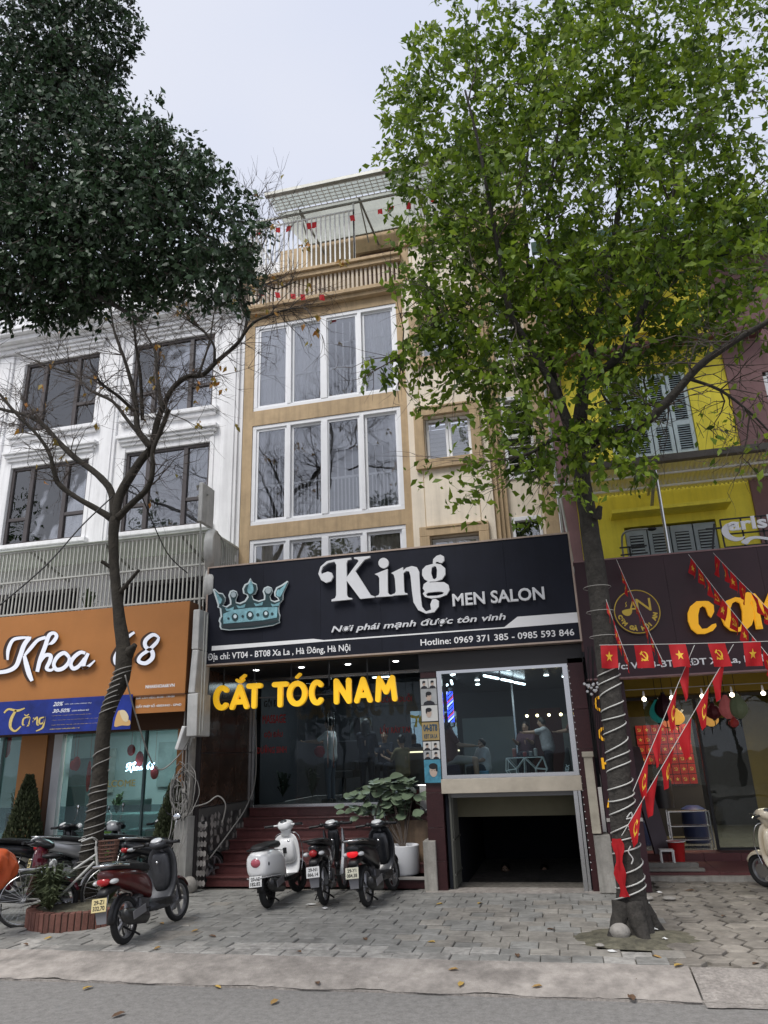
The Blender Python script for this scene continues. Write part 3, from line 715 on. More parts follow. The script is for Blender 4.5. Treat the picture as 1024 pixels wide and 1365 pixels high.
# electric steel mesh box by the pillars: railing of the steps
rl=thing('stair_handrail','thin stainless steel handrail on the right side of the salon steps','handrail',(-3.2,13,0.3))
m=MB(); a=Vector((-3.32,12.75,.32)); 
m.tube([(-3.2,12.62,.16),(-3.2,12.62,1.05),(-3.2,13.35,1.5)],.022,8); m.tube([(-3.2,13.35,1.5),(-3.2,13.35,.7)],.018,8)
for q in range(4): m.tube([(-3.2,12.62,.35+q*.16),(-3.2,13.35,.8+q*.16)],.009,6)
m.build('rail',steel,rl,smooth='auto')
rl=thing('ledge_rail','thin steel rail on the plant ledge beside the steps','handrail',(-2.6,13.1,1.06))
m=MB(); m.tube([(-3.08,13.1,1.1),(-2.3,13.1,1.1)],.012,6); m.tube([(-2.35,13.1,.95),(-2.35,13.1,1.5)],.012,6); m.tube([(-2.35,13.1,1.5),(-2.7,13.1,1.5)],.012,6); m.build('rail',steel,rl)
# concrete stub posts
for x0,x1,y0,h,lb in ((-2.32,-2.12,12.15,.72,'short grey concrete stub wall at the foot of the salon steps left of the basement'),(.28,.52,12.1,.78,'short grey concrete post right of the basement opening below a pale pipe cover')):
    m=MB(); m.box(x0,x1,y0,y0+.45,0,h); o=m.build('concrete_stub',conc,None,bevel=.012); tag(o,lb,'post')
m=MB(); m.box(-2.22,-2.05,12.32,13.1,.73,1.0); m.box(-2.26,-2.02,12.26,13.12,1.0,1.06); m.box(-2.15,-2.08,12.6,13.1,0,.73)
o=m.build('low_side_wall',granite,None,bevel=.004); tag(o,'low dark granite side wall with cap beside the basement opening','wall')
box('white_tile',whitemetal,o,-2.235,-2.09,12.24,12.32,.725,.97)
m=MB(); m.box(.27,.40,12.08,12.2,.80,1.95); m.box(.25,.42,12.06,12.21,1.88,1.96); o=m.build('pipe_cover',mat('yellowed_cover',(.42,.38,.30),.7,var=.12,scale=6,stain=.3),None,bevel=.008); tag(o,'tall yellowed pipe cover box standing on the right concrete post','cover')
# ================================================================ SIGNS
SYW=12.0   # face of the big black sign
sg=thing('shop_sign','large black signboard of the men salon with raised silver lettering and a crown','sign',(-2.85,SYW,3.6))
tl=W(280,758,SYW); br_=W(775,855,SYW); sx0,sx1=-6.1,.43; sz1=5.43; sz0=3.66
for i in range(6):
    a=sx0+(sx1-sx0)*i/6; b=sx0+(sx1-sx0)*(i+1)/6; box('panel',signblack,sg,a+.0015,b-.0015,SYW,SYW+.04,sz0,sz1)
box('sign_box',dark,sg,sx0+.02,sx1-.02,SYW+.042,SYW+.2,sz0+.02,sz1-.02)
m=MB(); t=.028; m.box(sx0-t,sx1+t,SYW-.015,SYW+.22,sz1,sz1+t); m.box(sx0-t,sx1+t,SYW-.015,SYW+.22,sz0-t,sz0); m.box(sx0-t,sx0,SYW-.015,SYW+.22,sz0,sz1); m.box(sx1,sx1+t,SYW-.015,SYW+.22,sz0,sz1)
m.build('edge_trim',mat('copper_edge_trim',(.42,.33,.27),.4,.4,var=.15,scale=6),sg)
silver=mat('silver_lettering',(.66,.67,.69),.4,var=.04,scale=3)
kd=SYW-.05
def kz(pts): return [(420+x/5.39,735+y/5.39) for x,y in pts]
K1=[(265,50),(150,62),(90,75),(45,115),(30,165),(50,210),(85,230),(120,218),(137,185),(125,158),(98,150),(68,160),(55,168),(48,150),(62,115),(100,88),(145,78),(158,100),(158,200),(158,320),(150,340),(125,350),(124,363),(272,348),(274,340),(245,335),(235,318),(233,215),(330,345),(432,335),(434,327),(405,318),(295,145),(360,65),(400,50),(402,38),(285,47),(286,57),(310,62),(318,75),(233,190),(232,90),(240,68),(266,62)]
glyph([kz(K1)],silver,sg,'letter',kd,.05)
circ=lambda cx,cy,rx,ry,n=18:[(cx+rx*cos(2*pi*i/n),cy+ry*sin(2*pi*i/n)) for i in range(n)]
K2=[(434,168),(526,130),(528,300),(540,315),(565,317),(566,325),(440,333),(441,326),(462,318),(468,300),(466,195),(455,178)]
glyph([kz(K2)],silver,sg,'letter',kd,.05)
glyph([kz(circ(497,88,37,37))],silver,sg,'letter_dot',kd,.05)
K3=[(552,160),(636,118),(638,142),(660,122),(700,110),(735,118),(752,150),(760,300),(772,400),(800,435),(838,422),(832,385),(845,350),(870,345),(893,360),(892,400),(860,440),(800,450),(745,425),(712,370),(702,300),(690,180),(680,148),(660,145),(640,160),(645,290),(652,303),(668,305),(668,314),(556,322),(556,314),(578,306),(585,290),(578,200),(570,172)]
glyph([kz(K3)],silver,sg,'letter',kd-.001,.05)
g1=[(850,95),(852,62),(875,38),(905,28),(930,42),(932,70),(915,88),(895,85),(885,78),(872,82),(870,92),(905,97),(938,125),(940,170),(915,205),(870,220),(828,222),(825,228),(880,225),(930,225),(962,245),(970,280),(950,315),(900,335),(840,342),(795,332),(778,308),(792,290),(778,270),(785,240),(815,218),(790,205),(773,175),(775,135),(800,108)]
g2=[(862,110),(842,120),(838,160),(850,200),(866,205),(878,190),(880,140),(874,115)]
g3=[(815,300),(800,312),(812,325),(880,322),(920,312),(930,300),(910,292),(860,294)]
glyph([kz(g1),kz(g2),kz(g3)],silver,sg,'letter',kd-.002,.05)
ptext('MEN SALON',silver,sg,(604,809),(725,782),SYW-.03,depth=.03,bold=.025,name='lettering')
ptext('Nơi phái mạnh được tôn vinh',silver,sg,(442,846),(674,817),SYW-.02,depth=.02,bold=.02,shear=.25)
ptext('Hotline: 0969 371 385 - 0985 593 846',M_text_white,sg,(561,861),(765,838),SYW-.002,depth=.004,bold=.012)
ptext('Địa chỉ: VT04 - BT08 Xa La , Hà Đông, Hà Nội',M_text_white,sg,(277,883),(467,858),SYW-.002,depth=.004,bold=.012)
wst=[W(x,y,SYW) for x,y in ((287,857),(425,848),(432,844),(676,830),(690,822),(772,817),(772,830),(286,863))]
yb=lambda x,z: (x,z)
m=MB(); zA=wst[0].z; zB=W(425,848,SYW).z
q=[(sx0+.12,3.98),(W(418,848,SYW).x,3.98),(W(432,846,SYW).x,3.945),(W(672,830,SYW).x,3.945),(W(690,822,SYW).x,4.10),(sx1,4.10),(sx1,3.935),(W(672,832,SYW).x,3.925),(W(432,849,SYW).x,3.92),(sx0+.12,3.90)]
m.prism([(p[0],p[1]) for p in q],SYW-.006,SYW-.001).build('white_stripe',M_text_white,sg)
# crown: grey rim, dark body, blue bands and stones
cz=lambda pts:[(280+x/8.533,760+y/8.533) for x,y in pts]
rim=[(38,222),(60,215),(105,258),(150,265),(182,315),(180,360),(150,402),(190,415),(235,385),(232,345),(215,290),(235,240),(270,228),(308,242),(322,285),(300,340),(300,365),(345,375),(400,350),(430,305),(425,285),(385,270),(375,215),(400,165),(440,145),(465,95),(490,140),(535,160),(545,220),(520,275),(485,290),(500,330),(560,350),(620,330),(620,290),(605,245),(620,205),(665,185),(705,200),(718,245),(690,300),(700,340),(740,355),(785,340),(770,320),(740,300),(735,255),(760,200),(820,170),(885,125),(898,140),(840,270),(838,340),(800,380),(790,430),(792,480),(805,520),(795,570),(800,600),(720,635),(500,668),(220,688),(130,675),(115,645),(118,610),(105,580),(115,545),(128,530),(118,440),(90,425),(95,400)]
rimm=mat('crown_rim_grey',(.55,.62,.63),.4); cblue=mat('crown_pale_blue',(.20,.40,.45),.4,var=.35,scale=9); cdark=mat('crown_dark_green',(.02,.05,.055),.4,var=.3,scale=14)
crown=glyph([cz(rim)],rimm,sg,'crown',SYW-.03,.03)
ctr=(460,420)
def shrink(pts,s=.93,dy=0):
    # inset each vertex along the outline normal
    out=[];n=len(pts)
    for i in range(n):
        a=Vector(pts[i-1]);b=Vector(pts[i]);c=Vector(pts[(i+1)%n]); t=(c-a); nn=Vector((-t.y,t.x)).normalized(); out.append((b.x+nn.x*s,b.y+nn.y*s))
    return out
glyph([cz(shrink(rim,13))],cdark,crown,'crown_field',SYW-.0605,.006)
def cpart(pts,mm,k=0,dep=0): glyph([cz(pts)],mm,crown,'crown_detail',SYW-.067-dep,.006,smoothk=k)
cpart([(150,500),(250,455),(450,430),(770,420),(770,450),(760,540),(600,570),(400,590),(155,610)],cblue)
cpart([(150,620),(400,598),(600,585),(770,565),(780,585),(600,622),(400,645),(220,660),(140,655)],mat('crown_inner_dark',(.02,.03,.035),.5))
for x0,y0 in ((170,430),(300,400),(500,375),(690,380)): cpart([(x0,y0),(x0+45,y0+12),(x0+105,y0-15),(x0+95,y0+25),(x0+20,y0+35)],cblue)
for (x,y,r) in ((285,535,38),(455,515,42),(635,500,36)):
    cpart(circ(x,y,r,r*1.2,12),cdark,0,.007); cpart(circ(x+2,y-8,r*.5,r*.6,10),mat('crown_stone_shine',(.6,.72,.75),.2),0,.014)
for (x,y,r) in ((210,550,13),(373,525,15),(545,508,18),(708,498,16)): cpart(circ(x,y,r,r*1.1,8),cdark,0,.007)
for (x,y,r) in ((268,280,30),(663,232,34)): cpart(circ(x,y,r,r*1.1,12),mat('crown_ball_grey',(.35,.42,.44),.2),0,.007)
for pts in ([(465,120),(495,200),(490,250),(460,275),(430,250),(430,200)],[(60,240),(110,300),(140,340),(110,390),(85,320)],[(880,145),(820,270),(790,310),(790,230),(830,190)],[(760,240),(790,220),(785,300),(758,290)]): cpart(pts,cblue,2)
# --- yellow hanging letters
yl=thing('hanging_letter_sign','row of big yellow capital letters hanging under the black signboard','sign',(-4.3,12.35,2.8))
def oc(s,x0,x1,yt,yb_): ptext(s,yellow_let,yl,(x0,yb_),(x1,yt),12.33,depth=.06,bold=.045,name='letter')
zb=lambda x: 0
def cap(s,x0,x1,z0=2.86,z1=3.32,acc=0): text(s,yellow_let,yl,W(x0,930,12.33).x,W(x1,930,12.33).x,z0,z1+acc,12.33,depth=.07,bold=.045,name='letter')
def yletter(kind,xa,xb,z0=2.87,z1=3.31):
    x0=W(xa,930,12.33).x+.05; x1=W(xb,930,12.33).x-.05; w=.090; a=z0+w/2; b=z1-w/2; xm=(x0+x1)/2; h=b-a; ell=lambda t0,t1,n=18:[(xm+(x1-x0)/2*cos(radians(t0+(t1-t0)*k/n)),(a+b)/2+h/2*sin(radians(t0+(t1-t0)*k/n))) for k in range(n+1)]
    S={'C':[ell(48,312)],'A':[[(x0,a),(xm,b)],[(xm,b),(x1,a)],[(x0+.07,a+h*.25),(x1-.07,a+h*.25)]],'T':[[(x0-.02,b),(x1+.02,b)],[(xm,b),(xm,a)]],'N':[[(x0,a),(x0,b)],[(x0,b),(x1,a)],[(x1,a),(x1,b)]],
       'M':[[(x0,a),(x0+.03,b)],[(x0+.03,b),(xm,a+h*.35)],[(xm,a+h*.35),(x1-.03,b)],[(x1-.03,b),(x1,a)]],'breve':[[(xm-.06,z1+.075),(xm,z1+.04),(xm+.06,z1+.075)]],'acute':[[(xm-.01,z1+.06),(xm+.05,z1+.11)]],'acute2':[[(xm+.02,z1+.10),(xm+.09,z1+.15)]]}[kind]
    if kind=='O':pass
    for q,st_ in enumerate(S): glyph([rcap(st_,w if kind not in('breve','acute','acute2') else .05,4 if kind=='breve' else 1)],yellow_let,yl,'letter_stroke',12.33-.0015*q,.07,world=True)
def yO(xa,xb,z0=2.87,z1=3.31):
    x0=W(xa,930,12.33).x; x1=W(xb,930,12.33).x; e=lambda k:[((x0+x1)/2+((x1-x0)/2-k)*cos(2*pi*t/28),(z0+z1)/2+((z1-z0)/2-k)*sin(2*pi*t/28)) for t in range(28)]
    glyph([e(0),e(.092)],yellow_let,yl,'letter',12.33,.07,world=True)
for k_,a_,b_ in (('C',286,309),('A',308,334),('breve',309,333),('acute2',309,333),('T',331,350),('T',365,385),('acute',384,411),('C',413,435),('N',446,470),('A',473,498),('M',501,531)): yletter(k_,a_,b_)
yO(384,411)
m=MB()
for x in (-5.9,-5.3,-4.6,-3.9,-3.2,-2.8): m.box(x-.01,x+.01,12.36,12.38,3.2,3.62)
m.box(-6.0,-2.7,12.36,12.38,3.05,3.07); m.build('hanger',blackm,yl,kind='stuff')
# --- haircut photo strip on the slim pillar
ps=thing('photo_strip_sign','vertical strip of haircut photographs with a yellow address plate on the slim pillar','sign',(-2.15,WY,1.55))
bx0,bx1=-2.25,-1.96; PY=WY-.02
box('backing',blackm,ps,bx0,bx1,PY,PY+.035,1.55,3.22)
phgrey=mat('photo_grey',(.30,.31,.31),.35,var=.15,scale=9); phsk=mat('photo_skin',(.42,.33,.27),.4,var=.1); phhair=mat('photo_hair',(.01,.01,.012),.4); phblue=mat('photo_blue',(.05,.20,.28),.35,var=.4,scale=9); phcoat=mat('photo_coat',(.015,.015,.02),.5); phwhite=mat('photo_white_print',(.5,.5,.48),.4)
def portrait(x0,x1,z0,z1,bgm,coat=phcoat,turn=0,big=1.):
    pnl=box('photo_print',bgm,ps,x0,x1,PY-.006,PY-.001,z0,z1); w=x1-x0;h=z1-z0; cx=(x0+x1)/2+turn*w; cz_=z0+h*.5
    s=min(w,h*.9)*big
    def el(c,rx,rz,mm,dy,n=14): MB().prism([(c[0]+rx*cos(2*pi*i/n),c[1]+rz*sin(2*pi*i/n)) for i in range(n)],PY-.007-dy-.001,PY-.007-dy).build('print_area',mm,pnl)
    if coat: MB().prism([(max(x0,cx-.42*s),z0),(min(x1,cx+.42*s),z0),(min(x1,cx+.35*s),z0+.16*h),(cx+.1*s,z0+.26*h),(cx-.1*s,z0+.26*h),(max(x0,cx-.35*s),z0+.16*h)],PY-.009,PY-.008).build('print_area',coat,pnl)
    el((cx,cz_),.19*s,.27*s,phsk,.003); el((cx,cz_+.22*s),.21*s,.14*s,phhair,.005); el((cx-.16*s*(1 if turn<=0 else -1),cz_+.1*s),.05*s,.13*s,phhair,.006,8)
    el((cx-.07*s,cz_+.03*s),.025*s,.012*s,phhair,.006,6); el((cx+.07*s,cz_+.03*s),.025*s,.012*s,phhair,.006,6)
mid=(bx0+bx1)/2
portrait(bx0+.01,mid-.005,3.05,3.2,phwhite); portrait(mid+.005,bx1-.01,3.05,3.2,phwhite)
portrait(bx0+.01,bx1-.01,2.78,3.04,phgrey); portrait(bx0+.01,bx1-.01,2.52,2.77,phwhite,None,-.05,1.1)
plate=box('address_plate',mat('ochre_plate',(.33,.24,.10),.4,var=.1,scale=8,stain=.15),ps,bx0+.005,bx1-.005,PY-.012,PY-.001,2.22,2.50)
dkblue=mat('dark_blue_print',(.01,.05,.10),.5)
text('04-BT8',dkblue,plate,bx0+.03,bx1-.03,2.36,2.47,PY-.013,depth=.003,bold=.03,name='lettering'); text('KĐT XA LA',dkblue,plate,bx0+.035,bx1-.035,2.25,2.32,PY-.013,depth=.003,bold=.02,name='lettering')
portrait(bx0+.01,mid-.003,2.07,2.2,phwhite); portrait(mid+.003,bx1-.01,2.07,2.2,phwhite); portrait(bx0+.01,mid-.003,1.93,2.06,phgrey); portrait(mid+.003,bx1-.01,1.93,2.06,phwhite)
portrait(bx0+.01,bx1-.01,1.57,1.92,phblue,None,.05,1.25)
# --- barber pole in the glass room window
bp=thing('barber_pole','glowing blue and red striped barber pole inside the corner of the raised window','barber pole',(-1.80,12.5,2.35))
bb=mat('pole_blue',(.05,.1,.9),.3,emit=(.05,.1,1),es=1.6); brd=mat('pole_red',(.5,.05,.1),.3,emit=(.7,.08,.2),es=.9); bw=mat('pole_white',(.7,.7,.9),.3,emit=(.5,.6,1),es=1.2)
for name,mm,ph in (('blue_stripe',bb,0),('red_stripe',brd,1),('white_stripe',bw,2),('blue_stripe',bb,3),('blue_stripe',bb,1.5)):
    m=MB();vs=[];fs=[];n=40
    for i in range(n+1):
        z=2.5+.5*i/n
        for k in range(3): a=i*.32+ph*pi/2+k*.35; vs.append((-1.80+.055*cos(a),12.5+.055*sin(a),z))
    for i in range(n):
        for k in range(2): fs.append((i*3+k,i*3+k+1,i*3+k+4,i*3+k+3))
    m.add(vs,fs).build(name,mm,bp)
m=MB(); m.lathe((-1.8,12.5,2.42),[(.05,0),(.065,.02),(.06,.08)],14); m.lathe((-1.8,12.5,3.0),[(.06,0),(.065,.06),(.03,.1)],14); m.lathe((-1.8,12.5,2.5),[(.045,0),(.045,.5)],10); m.box(-1.88,-1.8,12.49,12.51,2.47,2.5); m.build('pole_cap',steel,bp,smooth='auto')

# ================================================================ ORANGE CLINIC SIGN AND SHOP
OY=11.8
orange=mat('orange_signboard',(.42,.17,.045),.5,var=.05,scale=2,stain=.1,bump=.05,bscale=2)
og=thing('clinic_sign','long orange signboard with raised white script lettering above the glass clinic','sign',(-9,OY,2.9))
ox0,ox1=-13.5,-6.36
box('panel',orange,og,ox0,ox1,OY,OY+.03,3.17,4.80)
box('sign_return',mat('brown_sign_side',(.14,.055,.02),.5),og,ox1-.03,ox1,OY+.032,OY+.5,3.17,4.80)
box('lower_panel',orange,og,-7.33,ox1,OY+.03,OY+.06,2.86,3.15)
box('seam_strip',mat('brown_sign_side',(.14,.055,.02),.5),og,ox0,ox1,OY+.002,OY+.02,3.145,3.168)
box('sign_box',mat('brown_sign_side',(.14,.055,.02),.5),og,ox0,ox1-.031,OY+.031,OY+.49,3.19,4.78)
whitel=mat('white_face_lettering',(.72,.74,.80),.35,emit=(.8,.85,1),es=.12); sidel=mat('brown_letter_side',(.04,.018,.01),.5)
kx=lambda p:(p[0]/4.655,830+p[1]/4.655)
def script(name,strokes,parent=og,Y=OY,s=1):
    for i,(pts,ws) in enumerate(strokes):
        o1=stroke([kx(p) for p in pts],[w_/4.655*1.25 for w_ in ws]); glyph([o1],sidel,parent,name+'_side',Y-.001-.001*i,.075)
        o2=stroke([kx(p) for p in pts],[w_/4.655 for w_ in ws]); glyph([o2],whitel,parent,name+'_face',Y-.077-.001*i,.006)
script('letter',[([(48,232),(52,170),(80,110),(130,95),(195,92)],[12,22,20,18,8]),([(185,92),(150,140),(125,210),(100,270),(50,300),(-30,312)],[26,28,28,26,24,22]),([(285,92),(235,110),(190,160),(152,205)],[20,20,22,14]),([(152,205),(165,260),(182,320),(200,362)],[20,30,30,20])])
script('letter',[([(300,140),(330,120),(352,85),(335,65),(305,80),(280,150),(250,230),(232,305)],[8,22,22,20,24,26,26,22]),([(245,255),(280,205),(315,205),(310,240),(290,285),(320,295),(345,270)],[14,22,24,24,22,16,8])])
script('letter',[([(430,215),(400,188),(360,210),(335,255),(350,290),(390,285),(425,250),(432,212)],[20,24,24,22,24,24,22,16])])
script('letter',[([(530,190),(500,185),(460,215),(440,255),(455,285),(490,270),(525,220)],[18,22,24,22,24,22,14]),([(548,190),(525,240),(520,275),(545,275),(590,235)],[20,24,24,18,8])])
script('digit',[([(835,60),(790,95),(745,160),(715,220),(730,262),(770,255),(800,215),(805,180),(770,170),(730,205)],[14,20,22,24,24,22,22,20,18,12])])
script('digit',[([(985,90),(950,75),(905,110),(905,150),(945,180),(945,220),(905,252),(862,240),(875,205),(930,165),(975,120),(988,88)],[14,22,24,24,26,26,24,22,20,22,20,12])])
ptext('NHAKHOA68.VN',M_text_white,og,(194,918),(233,911),OY-.001,depth=.004,bold=.03)
ptext('GIỜ LÀM VIỆC: 8H30 - 19H30',M_text_white,og,(181,933),(233,926),OY+.028,depth=.004,bold=.02)
ptext('GIẤY PHÉP SỐ: 4303/HNO - GPHD',M_text_white,og,(181,944),(242,936),OY+.028,depth=.004,bold=.02)
# blue promotion banner
bl=thing('promotion_banner','blue promotional banner with gold script under the orange clinic sign','banner',(-8.7,OY-.05,2.6))
bluem=mat('blue_banner_print',(.012,.03,.23),.4,var=.5,scale=1.6,stain=.2)
box('banner_sheet',bluem,bl,-12.5,-7.34,OY-.06,OY-.045,2.60,3.19)
gold=mat('gold_print',(.62,.48,.16),.45,var=.2,scale=30); bwh=mat('banner_white_print',(.7,.72,.78),.5)
BY=OY-.062
def bstroke(pts,ws,mm,k=4.0): glyph([stroke([(x/3.938,920+y/3.938) for x,y in pts],[w_/3.938 for w_ in ws])],mm,bl,'script_stroke',BY,.003)
bstroke([(22,120),(45,100),(90,108),(130,95)],[8,10,12,6],gold); bstroke([(85,105),(60,150),(55,195),(80,215),(110,190)],[10,16,14,10,6],gold)
bstroke([(150,140),(125,150),(120,180),(140,185),(155,140),(152,180),(165,185)],[6,9,9,8,9,8,4],gold); bstroke([(172,185),(178,145),(175,165),(195,142),(195,180),(205,182)],[8,8,5,8,8,4],gold)
bstroke([(232,142),(210,150),(208,175),(228,170),(235,140),(225,195),(190,215)],[6,9,9,8,9,9,5],gold); bstroke([(128,128),(140,134),(152,126)],[4,6,4],gold)
def bt(s,mm,x0,x1,y0,y1,b=.02,**k): ptext(s,mm,bl,(x0/3.938,920+y1/3.938),(x1/3.938,920+y0/3.938),BY,depth=.003,bold=b,**k)
bt('20%',bwh,278,335,60,85,.02,shear=.3); bt('TẤT CẢ CÁC DỊCH VỤ',bwh,338,480,62,78); bt('30-50%',bwh,275,372,95,120,.02,shear=.3); bt('LÀM RĂNG SỨ',bwh,378,468,98,112)
bt('* VOUCHER 1 TRIỆU DÙNG CHO NGƯỜI THÂN',gold,272,478,123,137,.02); bt('* BÌNH GIỮ NHIỆT TRỊ GIÁ 400.000 HÓA ĐƠN TỪ 2 TRIỆU',gold,272,520,145,160); bt('* MÁY TĂM NƯỚC TRỊ GIÁ 1.000.000 HÓA ĐƠN TỪ 10 TRIỆU',gold,268,520,170,186); bt('KHÁM THANH TOÁN BẢO HIỂM Y TẾ',gold,262,418,193,208)
glyph([[(620/3.938,948),(640/3.938,950),(648/3.938,958),(682/3.938,960),(680/3.938,967),(640/3.938,967),(600/3.938,968)]],mat('hand_print',(.6,.38,.15),.5),bl,'printed_hand',BY,.003,smoothk=3)
glyph([[(628/3.938,948),(655/3.938,947),(675/3.938,955),(668/3.938,962),(645/3.938,960)]],mat('gift_print',(.65,.55,.35),.5),bl,'printed_gift',BY-.003,.003,smoothk=3)
# shop front
cl=thing('clinic_shopfront','glass clinic front with orange pillars and pale interior below the orange sign','shopfront',(-9,12.9,0))
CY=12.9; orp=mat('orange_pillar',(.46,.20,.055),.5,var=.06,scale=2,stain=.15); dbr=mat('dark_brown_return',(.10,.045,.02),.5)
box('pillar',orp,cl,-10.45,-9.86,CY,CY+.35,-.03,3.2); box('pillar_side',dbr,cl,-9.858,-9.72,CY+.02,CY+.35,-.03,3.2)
box('pillar',orp,cl,-7.05,-6.5,CY,CY+.35,-.03,3.2); box('white_jamb',mat('white_marble_jamb',(.55,.56,.57),.3,var=.06,scale=5),cl,-9.70,-9.52,CY,CY+.3,-.03,2.65)
box('pillar',orp,cl,-13.4,-12.2,CY,CY+.35,-.03,3.2)
box('header',dbr,cl,-13.4,-6.4,CY-.02,CY+.4,2.62,3.3)
cgl=glass('clinic_glass',(.75,.88,.88),1.45,boost=.6,haze=.0,hazecol=(.4,.5,.5))
for a,b in ((-12.2,-11.3),(-11.29,-10.46),(-9.5,-8.6),(-8.59,-7.75),(-7.74,-7.06)): box('pane',cgl,cl,a,b,CY+.1,CY+.11,.02,2.62)
frost=mat('frosted_band',(.35,.45,.47),.6,trans=.4)
for a,b in ((-9.5,-8.6),(-8.59,-7.75),(-7.74,-7.06),(-12.2,-10.46)): box('frosted_film',glass('frost_film',(.6,.7,.72),1.3,haze=.16,hazecol=(.3,.36,.38)),cl,a+.02,b-.02,CY+.085,CY+.09,.85,1.3)
cw=mat('clinic_wall',(.34,.40,.40),.8,var=.1,scale=1)
box('back_wall',cw,cl,-14,-6.3,16.5,16.6,-.03,3.2); box('floor_slab',mat('clinic_floor',(.35,.36,.36),.2),cl,-14,-6.4,13,16.5,-.04,.0); box('ceiling_slab',cw,cl,-14,-6.3,13.2,16.5,3.0,3.08); box('side_wall',cw,cl,-6.45,-6.35,13.3,16.5,0,3.1)
box('yellow_panel',mat('yellow_green_panel',(.42,.42,.10),.6,var=.2,scale=2),cl,-8.0,-7.2,15.5,15.55,1.2,2.9)
box('reception_desk',mat('reception_green',(.40,.52,.47),.5),cl,-9.7,-7.9,14.4,15.0,0,1.05,bevel=.02); box('desk_front',mat('lime_front',(.35,.45,.08),.5),cl,-9.6,-9.1,14.36,14.395,.1,.85); box('cabinet',mat('cabinet_green',(.22,.33,.31),.5),cl,-7.9,-7.2,14.2,14.6,0,1.2,bevel=.01)
for x in (-9.2,-8.9,-8.6): m=MB(); m.ell((x,14.8,2.88),.04); m.build('downlight',dl,cl,smooth=True)
area('clinic_lamp',(-9,14.6,2.9),1.8,42,(.92,1,1))
dkf=mat('dark_teal_fitting',(.06,.10,.10),.5)
for x in (-8.6,-7.75,-10.9): box('door_stile',dkf,cl,x-.02,x+.02,CY+.06,CY+.13,.02,2.62)
for (x0,x1,z0,z1,c) in ((-9.45,-8.95,1.5,2.5,(.20,.24,.24)),(-8.85,-8.3,1.3,2.3,(.10,.13,.13)),(-8.2,-7.6,1.35,2.45,(.25,.27,.2)),(-12.0,-11.2,.9,2.2,(.12,.15,.15)),(-11.1,-10.6,1.4,2.4,(.3,.32,.3))): box('wall_panel',mat('panel%.2f'%c[0],c,.5,var=.3,scale=3),cl,x0,x1,16.40,16.45,z0,z1)
for (x,y,z0,w_,h_,c) in ((-9.2,15.2,.0,.5,1.3,(.07,.09,.09)),(-8.4,14.1,.0,.45,.8,(.25,.3,.28)),(-7.6,15.6,0,.7,1.7,(.05,.06,.07)),(-11.6,14.8,0,.8,1.1,(.09,.12,.12)),(-10.8,15.5,0,.5,1.6,(.05,.07,.07)),(-7.3,13.9,0,.3,1.0,(.12,.16,.16))): box('furniture_block',mat('furn%.2f%.2f'%(c[0],h_),c,.4),cl,x-w_/2,x+w_/2,y-.2,y+.2,z0,z0+h_,bevel=.02)
spiky('indoor_plant','leafy plant on the clinic reception desk left of the bare trunk','plant',-9.3,14.6,1.05,.5,40,mat('fresh_leaf',(.07,.12,.04),.5,attr=.3),ln=.35)
spiky('indoor_plant','leafy plant behind the far left clinic pane','plant',-11.4,14.2,1.1,.6,50,mat('fresh_leaf',(.07,.12,.04),.5,attr=.3),ln=.4)
for s,mm,p0,p1,b in (('WELCOME',mat('ochre_vinyl',(.42,.36,.12),.5),(124,1050),(181,1039),.02),): ptext(s,mm,cl,p0,p1,CY+.095,depth=.003,bold=b)
neon=mat('neon_white_blue',(.7,.8,1),.3,emit=(.6,.75,1),es=4)
ns=thing('neon_sign','small glowing white blue script sign hanging inside the clinic glass','neon sign',(-8,13.2,1.75))
def kk(p,sx=.1795,ox=164.5,sy=.145,oy=1006): return (ox+p[0]*sx*.215,oy+(p[1])*.0465)
for pts in ([(48,232),(52,170),(80,110),(195,92)],[(185,92),(150,140),(100,270),(10,312)],[(285,92),(235,110),(152,205),(182,320),(210,352)],[(300,140),(352,85),(335,65),(305,80),(232,305),(280,205),(315,205),(290,285),(345,270)],[(430,215),(400,188),(335,255),(390,285),(432,212)],[(530,190),(440,255),(490,270),(548,190),(520,275),(590,235)],[(835,60),(745,160),(715,220),(770,255),(805,180),(730,205)],[(985,90),(905,110),(945,180),(905,252),(862,240),(930,165),(988,88)]):
    q=[W(167+p[0]*.0395,1013+p[1]*.0475,13.2) for p in pts]
    m=MB(); m.tube(smooth(q,3),.010,5); m.build('neon_tube',neon,ns)
# red new year hangings behind the glass
RL=['red oval paper decoration left of the bare trunk behind the clinic glass','thin red streamer under the oval decoration left of the trunk','long red blossom string behind the leftmost clinic pane','short red hanging beside the long blossom string at the left edge','round red decoration just above the glowing script sign','red decoration high and left of the glowing script sign','red decoration right of the glowing script sign','tall narrow red hanging touching the bare trunk in the clinic glass']
redm=mat('red_paper',(.35,.02,.02),.7,var=.2,scale=10)
for (px,py,h) in ((102,1018,.28),(98,1020,.2),(13,985,.5),(9,1000,.3),(186,1012,.3),(175,1000,.22),(206,1030,.25),(118,1035,.6)):
    p=W(px,py,13.3); m=MB(); m.ell((p.x,p.y,p.z),(.09 if h<.5 else .05,.02,h*.5),10,6); m.tube([(p.x,p.y,p.z+h*.5),(p.x,p.y,2.62)],.003,4); o=m.build('paper_hanging',redm,None,smooth=True)
    tag(o,RL.pop(0),'decoration','red decorations in the clinic')
